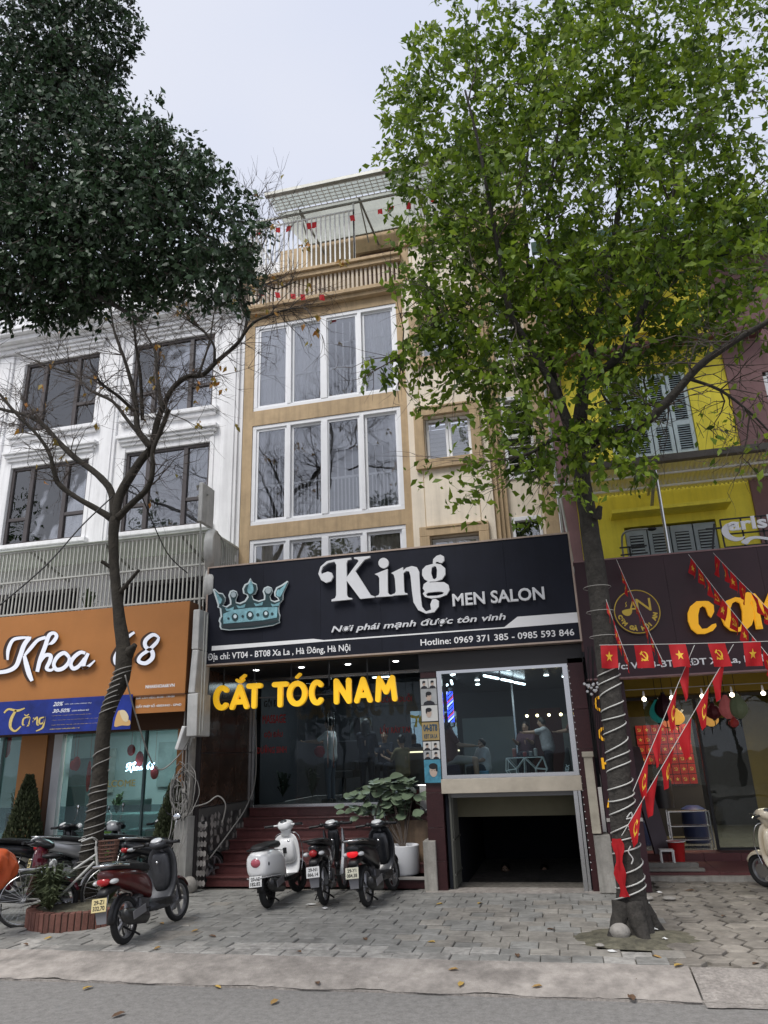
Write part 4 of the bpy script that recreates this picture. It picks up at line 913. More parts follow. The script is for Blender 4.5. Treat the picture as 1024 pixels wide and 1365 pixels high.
# ================================================================ WHITE TOWNHOUSE (left)
wb=thing('townhouse','white plastered townhouse with dark framed windows and stepped cornices behind the bare tree','house',(-10,K,0),group='townhouses in the row')
WR=-6.262; WLF=-18.0
wwin=[]  # (x0,x1,z0,z1)
for (a,b) in ((-9.16,-7.03),(-12.22,-10.10),(-15.4,-13.3)):
    wwin+= [(a,b,6.9,8.86),(a,b,9.72,11.70)]
wwin_l=[(-9.1,-6.9,4.4,5.75),(-12.3,-10.0,4.4,5.75)]
holes_low=[(6.9,8.86),(9.72,11.70)]
m=MB(); cols=[WLF,-15.4,-13.3,-12.22,-10.10,-9.16,-7.03,WR]
for a,b in ((WLF,-15.4),(-13.3,-12.22),(-10.10,-9.16),(-7.03,WR)): m.box(a,b,K,K+.3,6.0,12.0)
for a,b in ((-15.4,-13.3),(-12.22,-10.1),(-9.16,-7.03)):
    for z0,z1 in ((6.0,6.9),(8.86,9.72),(11.70,12.0)): m.box(a,b,K,K+.3,z0,z1)
for a,b in ((WLF,-12.3),(-10.0,-9.1),(-6.9,WR)): m.box(a,b,K,K+.3,3.3,6.0)
for a,b in ((-12.3,-10.0),(-9.1,-6.9)): m.box(a,b,K,K+.3,5.75,6.0); m.box(a,b,K,K+.3,3.3,4.4)
m.build('front_wall',white_wall,wb)
frame=mat('anthracite_window_frame',(.075,.065,.065),.4,var=.1,scale=4)
for (a,b,c,d) in wwin:
    W_=b-a; e=.07; f=MB(); y0,y1=K+.06,K+.14
    f.box(a,b,y0,y1,d-e,d); f.box(a,b,y0,y1,c,c+e); f.box(a,a+e,y0,y1,c+e,d-e); f.box(b-e,b,y0,y1,c+e,d-e)
    m1=a+W_*.27; m2=b-W_*.29; f.box(m1-.05,m1+.05,y0-.01,y1,c+e,d-e); f.box(m2-.05,m2+.05,y0-.01,y1,c+e,d-e)
    zt_=c+(d-c)*.33; f.box(a+e,m1-.05,y0,y1,zt_-.04,zt_+.04); f.box(m2+.05,b-e,y0,y1,zt_-.04,zt_+.04)
    wf=f.build('window',frame,wb,bevel=.005)
    for (p,q,r,s) in ((a+e,m1-.05,c+e,zt_-.04),(a+e,m1-.05,zt_+.04,d-e),(m1+.05,m2-.05,c+e,d-e),(m2+.05,b-e,c+e,zt_-.04),(m2+.05,b-e,zt_+.04,d-e)):
        box('pane',win_glass,wf,p,q,K+.1,K+.106,r,s)
    for (p,q) in ((a,m1),(m2,b)):
        vs=[];fs=[];n=26
        for k in range(n+1): x=p+(q-p)*k/n; y=K+.25+.03*sin(k*1.3); vs+=[(x,y,d),(x,y,c)]
        for k in range(n): fs.append((2*k,2*k+2,2*k+3,2*k+1))
        MB().add(vs,fs).build('curtain',curt,wf,smooth=True)
        g=MB(); 
        for k in range(1,6): x=p+(q-p)*k/6; g.box(x-.01,x+.01,K+.16,K+.18,c+.1,d-.1)
        for k in range(1,9): z=c+(d-c)*k/9; g.box(p+.05,q-.05,K+.16,K+.18,z-.01,z+.01)
        g.build('lattice_bars',whitemetal,wf,kind='stuff')
    # sill and hood mouldings
    t=MB(); t.box(a-.18,b+.18,K-.14,K,c-.12,c-.02); t.box(a-.12,b+.12,K-.08,K,c-.22,c-.123); t.build('sill',white_wall,wb,bevel=.015)
    t=MB(); t.box(a-.2,b+.2,K-.16,K,d+.30,d+.38); t.box(a-.15,b+.15,K-.11,K,d+.22,d+.297); t.box(a-.1,b+.1,K-.06,K,d+.14,d+.217); t.build('hood_moulding',white_wall,wb,bevel=.012)
    box('window_architrave',white_wall,wb,a-.1,a-.001,K-.02,K,c,d+.1,bevel=.006); box('window_architrave',white_wall,wb,b+.001,b+.1,K-.02,K,c,d+.1,bevel=.006)
for (a,b,c,d) in wwin_l:
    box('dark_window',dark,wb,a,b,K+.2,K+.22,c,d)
    f=MB(); f.box(a,b,K+.05,K+.12,d-.08,d); f.box(a,a+.08,K+.05,K+.12,c,d); f.box(b-.08,b,K+.05,K+.12,c,d)
    for k in range(1,7): x=a+(b-a)*k/7; f.box(x-.012,x+.012,K+.06,K+.09,c,d)
    f.box(a,b,K+.06,K+.09,5.2,5.23); f.build('window_grille',frame,wb)
m=MB(); m.box(WLF,WR,K+1.2,K+1.25,6,12); 
for z in (6.3,9.1,11.9): m.box(WLF,WR,K+.31,K+1.2,z,z+.1)
m.build('room_back',roomwall,wb)
# pilasters and cornices
m=MB()
for x in (-6.55,-9.63,-12.75): m.box(x-.2,x+.2,K-.06,K-.001,6.05,11.95); m.box(x-.13,x+.13,K-.09,K-.061,6.3,11.8)
m.build('pilaster',white_wall,wb,bevel=.012)
m=MB(); x0,x1=WLF,WR-.005
for (z0,z1,dy) in ((12.0,12.12,.12),(12.12,12.2,.2),(12.2,12.34,.34),(12.34,12.42,.46),(12.42,12.52,.5)): m.box(x0,x1,K-dy,K+.3,z0,z1-.002)
m.box(x0,x1,K-.2,K+.3,12.52,12.66)
box('string_course',white_wall,wb,x0,x1,K-.14,K,5.95,6.1,bevel=.015); box('balustrade_rail',white_wall,wb,x0,x1,K-.22,K,13.35,13.47,bevel=.015)
m.build('cornice',white_wall,wb,bevel=.015)
bp_=[(.05,0),(.05,.05),(.03,.08),(.065,.2),(.07,.28),(.045,.42),(.03,.52),(.045,.56),(.035,.62),(.05,.66),(.05,.69)]
ob=None
for i in range(44):
    x=WR-.25-i*.2
    if ob is None: m=MB(); m.lathe((x,K-.1,12.66),bp_,8); ob=m.build('baluster',white_wall,wb,smooth='auto')
    else: o=ob.copy(); C.objects.link(o); o.location=(-i*.2,0,0)
m=MB(); m.box(WR-.16,WR-.02,K-.2,K,12.66,13.35); m.box(-8.1,-7.85,K-.2,K,12.66,13.35); m.build('balustrade_post',white_wall,wb)
box('upper_wall',white_wall,wb,WLF,WR,K+2.2,K+2.4,12,15.2); box('upper_terrace',white_wall,wb,WLF,WR,K+.3,K+2.2,12.0,12.2)
m=MB(); fence(m,-9.5,WR-.1,K+.4,12.3,14.6,26); m.build('terrace_fence',whitemetal,wb,kind='stuff')
# balcony cage
cg=thing('balcony_cage','tall grey steel bar cage with pale roofing closing the balcony above the orange sign','balcony cage',(-9,12.3,4.7))
CYY=12.3; CX1=-6.27
m=MB(); n=76
for i in range(n+1): x=CX1-i*.088; m.box(x-.012,x+.012,CYY,CYY+.02,4.55,6.28)
for z in (4.95,6.26,5.62): m.box(CX1-n*.088,CX1,CYY-.012,CYY+.03,z-.016,z+.016)
for i in range(1,13): y=CYY+i*.1; m.box(CX1-.012,CX1+.012,y,y+.02,4.6,6.28)
for z in (4.95,6.26): m.box(CX1-.016,CX1+.016,CYY,K,z-.016,z+.016)
m.build('steel_bars',mat('pale_cage_steel',(.50,.50,.46),.5,.1,var=.12,scale=8,stain=.2),cg,kind='stuff')
m=MB()
for x in (-6.9,-8.6,-10.3,-12.0): m.bar((x,CYY+.05,6.24),(x,K,5.9),.04)
m.build('roof_rafter',greymetal,cg,kind='stuff')
box('cage_roof',trans_sheet,cg,-13,CX1,CYY-.05,K,6.285,6.30)
box('balcony_slab',white_wall,wb,-18,WR,12.4,K,4.35,4.5)
spiky('balcony_plant','small leafy plant on the white balcony behind the bars','plant',-9.1,12.7,4.8,.8,30,mat('fresh_leaf',(.07,.12,.04),.5,attr=.3),ln=.35)
# stack of light boxes on the party wall
lbm=mat('aged_white_lightbox',(.52,.52,.50),.5,var=.12,scale=5,stain=.25,streak=.25)
ls=thing('vertical_lightbox_sign','column of aged white light boxes at the corner left of the black sign','sign',(-6.3,11.9,3))
LXc=-6.28
def boxat(px0,px1,py0,py1,Y,name='lightbox',tilt=0,mt=lbm):
    a=W(px0,py1,Y); b=W(px1,py0,Y); c=W((px0+px1)/2,(py0+py1)/2,Y)
    m=MB(); mm=rot3(0,0,tilt); m.obox(c,(abs(b.x-a.x),.5,abs(b.z-a.z)),mm); return m.build(name,mt,ls,bevel=.015)
boxat(264,275,815,868,11.9); boxat(261,272,868,925,11.9,tilt=.05); boxat(257,273,925,982,11.9,tilt=-.02)
m=MB(); 
for (px,py0,py1) in ((266,815,980),(270,820,975)):
    m.box(W(px,py1,11.64).x-.008,W(px,py1,11.64).x+.008,11.63,11.65,W(px,py1,11.64).z,W(px,py0,11.64).z)
m.build('box_rib',greymetal,ls)
for (py0,py1) in ((702,756),(754,806)):
    a=W(271,py1,12.0); b=W(271,py0,12.0); r=(b.z-a.z)/2; m=MB(); m.lathe(((a.x)-.06,12.3,(a.z+b.z)/2),[(r*.96,0),(r,.02),(r,.15),(r*.96,.17)],24,'X'); cc_=Vector((a.x+.02,12.3,0)); m.v=[tuple(cc_+Matrix.Rotation(.24,3,'Z')@(Vector(v)-cc_)) for v in m.v]; o=m.build('round_lightbox',lbm,ls,smooth='auto')
    m=MB(); m.tube([((a.x)+.115,12.3+r*.85*cos(t*pi/8),(a.z+b.z)/2+r*.85*sin(t*pi/8)) for t in range(16)],.012,5,close=True); m.build('lightbox_rim',greymetal,o)
boxat(271,279,648,700,12.1)
m=MB(); m.tube([W(268,645,12.0),W(266,820,12.0)],.018,6); m.box(-6.42,-6.2,12.0,12.03,6.9,6.93); m.build('sign_pole',greymetal,ls)
boxat(246,252,968,1000,11.9,'bracket_arm',.3,whitemetal)
# utility pillar with cables
up=thing('utility_post','white concrete post at the party wall carrying a tangle of cables','post',(-6.45,12.1,0))
box('post_lower',mat('stained_white_concrete',(.42,.41,.38),.8,var=.12,scale=6,stain=.3,streak=.3),up,-6.5,-6.26,11.95,12.2,-.02,1.15,bevel=.012)
box('post_upper',conc,up,-6.42,-6.3,12.05,12.2,1.151,3.0,bevel=.006)
stone_m=mat('grey_stone',(.33,.31,.28),.9,var=.15,scale=14,stain=.25,bump=.4)
def rock(label,x,y,z,r,sq=.75,seed=0,name='loose_stone',mt=None):
    m=MB(); m.ell((x,y,z+r*sq*.8),(r,r*.85,r*sq),12,8); m.v=[(a+ .18*r*nz3(a*6/r*.1+seed,b*6/r*.1,c*6/r*.1),b+.15*r*nz3(b*9+seed,c*9),c+.12*r*nz3(c*9,a*9+seed)) for a,b,c in m.v]
    return tag(m.build(name,mt or stone_m,None,smooth='auto'),label,'stone')
rock('grey stone lying at the foot of the white utility post',-6.25,12.0,0,.17,.8,2)
cab=mat('aged_white_cable',(.28,.27,.25),.6,var=.1); cabk=mat('black_cable',(.012,.012,.012),.5)
def loop(cx,cy,cz,rx,rz,ph,n=22,jit=.03):
    return [(cx+rx*cos(2*pi*i/n+ph)+random.uniform(-jit,jit)*.4,cy+.05*sin(i*.7+ph)+random.uniform(-.01,.01),cz+rz*sin(2*pi*i/n+ph)+random.uniform(-jit,jit)) for i in range(n+4)]
t=thing('cable_coil','tangled coil of pale cables hanging on the utility post','cable',(-6.3,11.85,1.5))
for k in range(11):
    m=MB(); m.tube(smooth(loop(-6.35+random.uniform(-.12,.1),11.85,1.55+random.uniform(-.25,.15),random.uniform(.1,.24),random.uniform(.2,.42),k),2),.0065,5); m.build('cable',cab if k%4 else cabk,t,smooth=True)
for k in range(7):
    m=MB(); x=-6.45+random.uniform(-.1,.15); m.tube(smooth([(x,11.85,1.6),(x+random.uniform(-.1,.1),11.85,.9),(x+random.uniform(-.25,.1),11.8,.35),(x+random.uniform(-.3,.3),11.75,.03),(x+random.uniform(-.1,.6),11.7,.012)],5),.008,5); m.build('cable',cab,t,smooth=True)
for k in range(5):
    m=MB(); m.tube(smooth([(-6.4+k*.03,11.95,1.4),(-6.42+k*.03,11.95,2.4),(-6.4+k*.035,11.95,3.4),(-6.36,12.0,4.4)],3),.010,5); m.build('cable',cabk if k%2 else cab,t,smooth=True)
def cable(label,pts,r,mt,cat='cable',grp=None):
    m=MB(); m.tube(smooth(pts,8),r,5); return tag(m.build('cable',mt,None,smooth=True),label,cat,grp)
cable('pale cable curving from the utility post across to the granite steps',[(-6.3,12.1,1.28),(-6.0,12.1,1.35),(-5.85,12.2,1.45),(-5.75,12.3,1.3),(-5.85,12.4,1.0)],.012,cab)
cable('thick white conduit climbing beside the left end of the steps',[(-6.1,12.5,.45),(-5.95,13.0,.85),(-5.93,13.6,1.2),(-6.02,14.2,1.7),(-6.08,14.3,2.8)],.013,cab)
# ================================================================ YELLOW BUILDING
ybd=thing('townhouse','bright yellow townhouse with louvred shutters and a corrugated awning behind the green tree','house',(2,K,0),group='townhouses in the row')
YX0,YX1=.72,3.80
m=MB(); yh=[(1.52,3.12,4.6,5.90),(1.52,3.08,7.25,9.05)]; wall_with_holes(m,YX0,YX1,K,K+.3,4.5,11.4,yh); m.build('yellow_wall',yellow_wall,ybd)
mauve=mauve_wall
box('purple_pilaster',mauve,ybd,.43,YX0-.003,K-.08,K+.3,3.0,11.4,bevel=.01)
m=MB()
for z in (6.95,9.9): m.box(YX0,YX1,K-.09,K,z,z+.09)
m.box(YX0,YX1,K-.12,K,10.45,10.6); m.build('wall_band',yellow_wall,ybd,bevel=.01,kind='stuff')
shm=mat('pale_blue_shutter',(.58,.68,.71),.55,var=.1,scale=6,stain=.15); shg=mat('grey_shutter',(.38,.43,.44),.55,var=.1,scale=6,stain=.2)
def shutter(x0,x1,z0,z1,mt,slots,name='shutter'):
    y=K+.03; f=MB(); e=.07; f.box(x0,x0+e,y,y+.05,z0,z1); f.box(x1-e,x1,y,y+.05,z0,z1)
    zs_=[z0]+[z0+(z1-z0)*s for s in slots]+[z1]
    for z in zs_: a=max(z0,z-.05); b=min(z1,z+.05); f.box(x0+e,x1-e,y,y+.05,a,b)
    o=f.build(name,mt,ybd,bevel=.006); l=MB()
    for i in range(len(zs_)-1):
        a,b=zs_[i]+.05,zs_[i+1]-.05; n=int((b-a)/.045)
        for k in range(n):
            z=a+(b-a)*(k+.5)/n; l.add([(x0+e,y+.005,z-.018),(x1-e,y+.005,z-.018),(x1-e,y+.05,z+.02),(x0+e,y+.05,z+.02)],[(0,1,2,3)])
    l.build('louvre_slats',mt,o,kind='stuff'); return o
n=4; a,b=1.52,3.08
for k in range(n): shutter(a+(b-a)*k/n+.01,a+(b-a)*(k+1)/n-.01,7.28,9.0,shm,(.36,),'shutter')
a,b=1.52,3.12
for k in range(4):
    x0=a+(b-a)*k/4+.01; x1=a+(b-a)*(k+1)/4-.01; y=K+.03
    for (z0,z1) in ((4.65,5.22),(5.25,5.86)):
        o=box('shutter_leaf',shg,ybd,x0,x1,y,y+.05,z0,z1,bevel=.006); l=MB(); l.box(x0+.07,x1-.07,y-.004,y,z0+.13,z1-.13); l.build('slot_shade_plate',blackm,o)  # black plate on the leaf stands in for shade behind the slats
        l=MB(); 
        for q in range(6): z=z0+.15+(z1-z0-.3)*q/5.5; l.add([(x0+.075,y-.022,z-.004),(x1-.075,y-.022,z-.004),(x1-.075,y-.006,z+.028),(x0+.075,y-.006,z+.028)],[(0,1,2,3)])
        l.build('louvre_slats',shg,o,kind='stuff')
m=MB(); m.box(1.3,3.35,K-.45,K,6.06,6.13); m.build('concrete_ledge',yellow_wall,ybd,bevel=.01)
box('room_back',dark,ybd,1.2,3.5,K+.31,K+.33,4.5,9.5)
# balcony higher up and tin roof
m=MB(); m.box(.5,4.5,K-.35,K,9.45,9.55); m.build('upper_balcony',mat('dark_red_band',(.12,.05,.05),.7),ybd)
darkroof=mat('dark_roof_underside',(.03,.035,.04),.8,var=.2,scale=3)
m=MB(); m.box(.45,6.5,12.9,K+1.5,11.55,11.6); m.build('roof_soffit',darkroof,ybd)
m=MB(); m.box(.42,6.5,12.5,12.6,11.5,11.75); m.build('roof_edge',mat('green_roof_edge',(.06,.13,.10),.6,var=.2,scale=5),ybd)
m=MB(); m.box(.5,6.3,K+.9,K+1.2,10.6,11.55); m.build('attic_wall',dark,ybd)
# awning
aw=thing('corrugated_awning','translucent corrugated awning on a thin steel frame across the yellow house','awning',(2.4,12.4,6.6))
awm=mat('weathered_polycarbonate',(.58,.52,.34),.5,var=.12,scale=6,stain=.4,trans=.55)
def sheet(mb,x0,x1,y0,z0,y1,z1,p=.075,h=.02):
    n=int((x1-x0)/p*4); vs=[];fs=[]
    for i in range(n+1): x=x0+(x1-x0)*i/n; d=h*sin(2*pi*(x-x0)/p); vs+=[(x,y0,z0+d),(x,y1,z1+d)]
    for i in range(n): fs.append((2*i,2*i+2,2*i+3,2*i+1))
    mb.add(vs,fs)
m=MB(); sheet(m,.55,6.0,12.35,6.66,K-.02,6.55); m.build('corrugated_sheet',glass('awning_polycarbonate',(.85,.82,.68),1.3,rough=.3,haze=.38,hazecol=(.6,.55,.40)),aw,smooth=True)
box('front_gutter',mat('dark_gutter',(.10,.09,.08),.7,var=.2,scale=7),aw,.55,6.0,12.22,12.36,6.62,6.74,bevel=.008)
m=MB(); m.tube([(.3,12.8,6.60),(6,12.8,6.60)],.022,8); m.tube([(.3,13.3,6.54),(6,13.3,6.54)],.025,8); m.build('purlin',whitemetal,aw,smooth='auto')
m=MB(); m.tube([(2.04,12.4,6.62),(2.04,12.4,4.9)],.028,8); m.build('post',steel,aw,smooth='auto'); m=MB(); m.tube([(.42,13.2,6.6),(.5,12.9,4.95)],.025,8); m.build('post',greymetal,aw,smooth='auto')
m=MB(); m.bar((2.04,12.5,6.58),(2.04,K,6.1),.05); m.bar((2.04,12.45,6.6),(2.04,K,6.5),.04); m.build('bracket',greymetal,aw)
m=MB(); m.tube(smooth([(1.45,K-.05,4.8),(1.42,K-.2,5.5),(1.5,K-.35,5.72),(1.9,K-.4,5.72)],4),.02,6); m.build('lamp_arm',greymetal,ybd,smooth=True); m=MB(); m.ell((1.95,K-.4,5.71),(.08,.05,.035)); m.build('street_lamp_head',blackm,ybd,smooth=True)
m=MB(); m.box(1.3,1.75,12.7,12.74,5.28,5.30); m.box(1.3,1.75,12.7,12.74,5.15,5.17); m.box(1.45,1.48,12.7,12.74,4.9,5.3); m.build('sign_bracket',blackm,ybd)
# mauve house to the right
mv=thing('townhouse','mauve townhouse with small white windows at the right edge','house',(5,K,0),group='townhouses in the row')
m=MB(); wall_with_holes(m,YX1+.002,8.5,K-.05,K+.3,3,11.3,[(4.42,5.3,7.5,8.7)]); m.build('mauve_wall',mauve,mv)
f=MB(); f.box(4.42,5.3,K,K+.08,7.5,7.58); f.box(4.42,5.3,K,K+.08,8.62,8.7); f.box(4.42,4.5,K,K+.08,7.5,8.7); f.box(4.83,4.88,K,K+.08,7.5,8.7); f.box(4.5,5.3,K,K+.08,8.05,8.1)
wf=f.build('window',pvc,mv,bevel=.006); box('pane',win_glass,wf,4.5,5.3,K+.05,K+.056,7.55,8.65); box('curtain',curtb,wf,4.42,5.3,K+.2,K+.21,7.5,8.7)
m=MB(); m.box(4.2,6,K-.5,K-.05,7.2,7.3); m.build('balcony_slab',mauve,mv)
# brewery letter sign on a black lattice
cs=thing('lattice_letter_sign','white swirling letter sign on a black steel lattice above the maroon signboard','sign',(3.6,12.5,5))
CSY=12.5
m=MB(); a=W(966,725,CSY); b=W(1060,697,CSY)
for k in range(7): x=a.x+(1.9)*k/6; m.box(x-.012,x+.012,CSY,CSY+.02,5.08,5.56)
for z in (5.08,5.56,5.3): m.box(a.x,a.x+1.9,CSY,CSY+.02,z-.012,z+.012)
m.box(a.x-.25,a.x-.0,CSY-.02,CSY,5.40,5.43); m.bar((a.x-.22,CSY,4.95),(a.x-.1,CSY,5.5),.03); m.build('lattice',blackm,cs,kind='stuff')
c8=lambda pts:[(900+x/6.82,680+y/6.82) for x,y in pts]
cw_=mat('white_cut_lettering',(.78,.78,.80),.4)
glyph([c8([(582,112),(540,112),(470,125),(425,165),(428,215),(470,260),(540,285),(600,275),(635,240),(590,250),(540,245),(500,220),(488,185),(510,150),(560,140)])],cw_,cs,'swash_letter',CSY-.02,.02,smoothk=3)
glyph([c8([(600,290),(660,250),(740,238),(846,250),(930,262),(930,285),(846,275),(740,262),(690,275),(650,315)])],cw_,cs,'swash',CSY-.02,.02,smoothk=3)
p0=W(973,712,CSY-.05); text('arlsberg',cw_,cs,p0.x,p0.x+1.35,p0.z-.02,p0.z+.27,CSY-.05,depth=.02,bold=.03,name='lettering')

# ================================================================ RESTAURANT
MSY=12.0
ms=thing('restaurant_sign','dark maroon signboard with a gold ring emblem and big orange letters','sign',(2.5,MSY,3))
maroon=mat('maroon_signboard',(.035,.012,.017),.4,var=.15,scale=2,stain=.2)
for k in range(4): box('panel',maroon,ms,.47+k*1.4,.47+(k+1)*1.4-.003,MSY,MSY+.04,3.04,4.92)
box('sign_box',dark,ms,.49,6.05,MSY+.041,MSY+.25,3.06,4.9)
m=MB(); m.box(.46,6.07,MSY-.012,MSY+.25,4.92,4.945); m.box(.46,6.07,MSY-.012,MSY+.25,3.015,3.04); m.build('edge_trim',mat('mauve_trim',(.22,.13,.13),.4),ms)
gold2=mat('gold_foil_lettering',(.62,.44,.06),.4,var=.05); orl=mat('orange_yellow_lettering',(.85,.42,.015),.4,emit=(1,.5,.02),es=.15)
cc=W(849,816,MSY); rr_=.36
m=MB(); m.lathe((cc.x,MSY-.05,cc.z),[(rr_,0),(rr_,.045)],40,'Y'); em=m.build('emblem_disc',mat('maroon_disc',(.045,.014,.02),.35),ms)
m=MB(); m.tube([(cc.x+rr_*.95*cos(t*pi/24),MSY-.054,cc.z+rr_*.95*sin(t*pi/24)) for t in range(48)],.008,4,close=True); m.build('ring',gold2,em)
text('A',gold2,em,cc.x-.13,cc.x+.04,cc.z-.02,cc.z+.17,MSY-.053,depth=.006); text('N',gold2,em,cc.x+.0,cc.x+.22,cc.z+.0,cc.z+.2,MSY-.056,depth=.006)
glyph([[(cc.x-.22,cc.z+.03),(cc.x-.08,cc.z+.05),(cc.x-.09,cc.z-.03),(cc.x-.15,cc.z-.06),(cc.x-.21,cc.z-.03)]],gold2,em,'bowl',MSY-.052,.005,smoothk=3,world=True)
glyph([[(cc.x-.17,cc.z+.08),(cc.x-.14,cc.z+.10),(cc.x-.15,cc.z+.14),(cc.x-.13,cc.z+.17),(cc.x-.16,cc.z+.15),(cc.x-.155,cc.z+.11)]],gold2,em,'steam',MSY-.052,.005,world=True)
def arc_text(s,m_,parent,cx,cz,r,a0,a1,sz,Y):
    chars=[c for c in s]; n=len(chars)
    for i,ch in enumerate(chars):
        if ch==' ': continue
        a=a0+(a1-a0)*i/(n-1)
        cu=bpy.data.curves.new('t','FONT'); cu.body=ch; cu.size=sz; cu.extrude=.002; cu.offset=.006*1; cu.align_x='CENTER'; me=curve_mesh(cu); rr=a+pi/2
        place_mesh(me,'letter',m_,parent,lambda c: (cx+r*cos(a)+c.x*cos(rr)-c.y*sin(rr),Y-c.z,cz+r*sin(a)+c.x*sin(rr)+c.y*cos(rr)))
arc_text('CƠM GÀ HỘI AN',gold2,em,cc.x,cc.z,.30,pi*1.08,pi*1.92,.085,MSY-.054)
co=lambda pts:[(900+x/6.82,680+y/6.82) for x,y in pts]
glyph([co([(270,832),(300,835),(345,870),(350,930),(325,980),(300,960),(275,890),(250,875),(220,895),(205,960),(208,1040),(240,1085),(285,1080),(330,1045),(365,1035),(372,1060),(340,1100),(270,1128),(200,1128),(145,1085),(115,1010),(112,940),(135,880),(190,835)])],orl,ms,'letter',MSY-.06,.06)
glyph([co([(540,798),(600,805),(625,790),(620,765),(650,752),(690,758),(705,785),(690,830),(675,850),(705,900),(712,980),(690,1050),(640,1095),(570,1110),(500,1098),(445,1050),(415,980),(420,890),(460,830)]),co([(550,832),(515,850),(498,900),(500,970),(520,1040),(555,1075),(590,1065),(608,1010),(605,920),(585,850)])],orl,ms,'letter',MSY-.06,.06)
p=W(1014,870,MSY); text('M GÀ HỘI AN',orl,ms,p.x-.02,6.0,3.48,4.35,MSY-.06,depth=.06,bold=.05,name='letter')
ptext('Đ/c: VT03-BT8-KĐT Xa La, Hà Đông',M_text_white,ms,(813,896),(1050,870),MSY-.002,depth=.004,bold=.02)
# column sign under it
vc=thing('vertical_sign','narrow maroon column with stacked yellow letters half hidden behind the wrapped trunk','sign',(.75,12.25,0))
box('column_panel',maroon,vc,.50,1.02,12.22,12.6,0,3.01)
for s,z,w_ in (('CƠM',2.55,.42),('GÀ',2.10,.36),('HỘI',1.65,.40),('AN',1.15,.36)): text(s,orl,vc,.53,.53+w_,z,z+.27,12.215,depth=.02,bold=.03)
box('floor_box',greyshelf,vc,.5,1.02,12.2,12.219,.95,1.0)
rs=thing('restaurant_interior','open fronted restaurant with yellow walls, lanterns and a maroon tiled step','restaurant',(2.5,14,0))
rt=mat('maroon_floor_tile',(.13,.045,.045),.35,var=.15,scale=3,stain=.25); rgt=mat('grey_polished_floor',(.14,.145,.14),.12,var=.15,scale=2)
for k in range(9): box('floor_tile',rt,rs,.95+k*.6,.95+k*.6+.594,13.33,14.6,.02,.10)
for k in range(9): box('step_tile',rt,rs,.95+k*.6,.95+k*.6+.594,14.6,15.0,.02,.22)
box('floor_slab',rgt,rs,.95,6.5,15.0,20,.0,.225)
ry=mat('interior_yellow',(.30,.20,.02),.7,var=.1,scale=2); rd=mat('restaurant_dark_wall',(.03,.028,.03),.7)
box('yellow_beam',ry,rs,.95,6.5,14.85,14.95,2.92,3.34); box('back_wall',mat('back_ochre',(.15,.11,.02),.8,var=.3,scale=1.2),rs,.9,6.6,19.5,19.6,.2,3.5); box('left_wall',rd,rs,.85,.94,12.65,19.5,0,3.5); box('ceiling_slab',rd,rs,.9,6.6,12.3,19.5,3.35,3.4); box('right_wall',ry,rs,6.5,6.6,13.4,19.5,0,3.5)
box('back_opening',dark,rs,2.9,4.2,19.45,19.49,.2,2.6); box('back_opening',dark,rs,1.0,1.7,19.45,19.49,.2,2.4)
f=MB(); f.box(2.45,2.5,15.0,15.06,.22,2.84); f.box(4.6,4.65,15.0,15.06,.22,2.84); f.box(.95,6.5,15.0,15.06,2.84,2.9); f.box(2.5,6.5,15.0,15.05,.225,.26); f.build('glass_wall_frame',blackm,rs)
rgl=glass('restaurant_glass',(.8,.85,.85),1.45)
box('pane',rgl,rs,2.5,4.6,15.02,15.03,.26,2.84); box('pane',rgl,rs,4.65,6.5,15.02,15.03,.26,2.84); box('pane',rgl,rs,1.55,2.44,15.02,15.03,1.3,2.84)
for (x,y) in ((2.4,13.2),(3.7,13.2),(4.7,13.2)):
    box('tube_lamp',ledm,rs,x,x+.45,y,y+.05,3.30,3.34)
area('restaurant_lamp',(3.2,16,3.1),1.8,80,(1,.85,.62))
# grid of red flag posters
fp=thing('flag_poster_wall','grid of small dark red flag posters on the restaurant wall','poster',(2,16.9,1))
redp=mat('dark_red_poster',(.36,.018,.016),.6,var=.15,scale=5); goldp=mat('dull_gold_print',(.6,.38,.08),.5)
def hammer_sickle(m,cx,cz,s,Y,fx=None):
    pts=[]; n=10
    for i in range(n+1): a=radians(-150+i*24); pts.append((cx+s*.8*cos(a),cz+s*.8*sin(a)))
    for i in range(n,-1,-1): a=radians(-150+i*24); pts.append((cx-.12*s+s*.58*cos(a)*1.02,cz+s*.1+s*.58*sin(a)))
    k=len(pts); 
    T=lambda x,z: (x,Y(x,z),z) if callable(Y) else (x,Y,z)
    for i in range(n): m.add([T(*pts[i]),T(*pts[i+1]),T(*pts[k-2-i]),T(*pts[k-1-i])],[(0,1,2,3)])
    def b(x0,z0,x1,z1,w_):
        d=Vector((x1-x0,z1-z0)); q=Vector((-d.y,d.x)).normalized()*w_/2; m.add([T(x0+q.x,z0+q.y),T(x1+q.x,z1+q.y),T(x1-q.x,z1-q.y),T(x0-q.x,z0-q.y)],[(0,1,2,3)])
    b(cx-.55*s,cz+.45*s,cx+.65*s,cz-.75*s,.2*s); b(cx-.85*s,cz+.3*s,cx-.3*s,cz+.8*s,.3*s); b(cx-.75*s,cz-.75*s,cx-.5*s,cz-.5*s,.22*s)
for i in range(7):
    for j in range(6):
        if j>3 and i<3: continue
        x0=1.48+i*.152; z1=2.42-j*.195; o=box('flag_poster',redp,fp,x0,x0+.14,16.48,16.485,z1-.18,z1)
        m=MB()
        if (i+j)%2: m.add([(p[0],16.478,p[1]) for p in star(x0+.07,z1-.09,.042)],[tuple(range(10))])
        else: hammer_sickle(m,x0+.07,z1-.09,.04,16.478)
        m.build('emblem',goldp,o)
box('poster_board',rd,fp,1.2,2.6,16.5,16.53,.3,2.6)
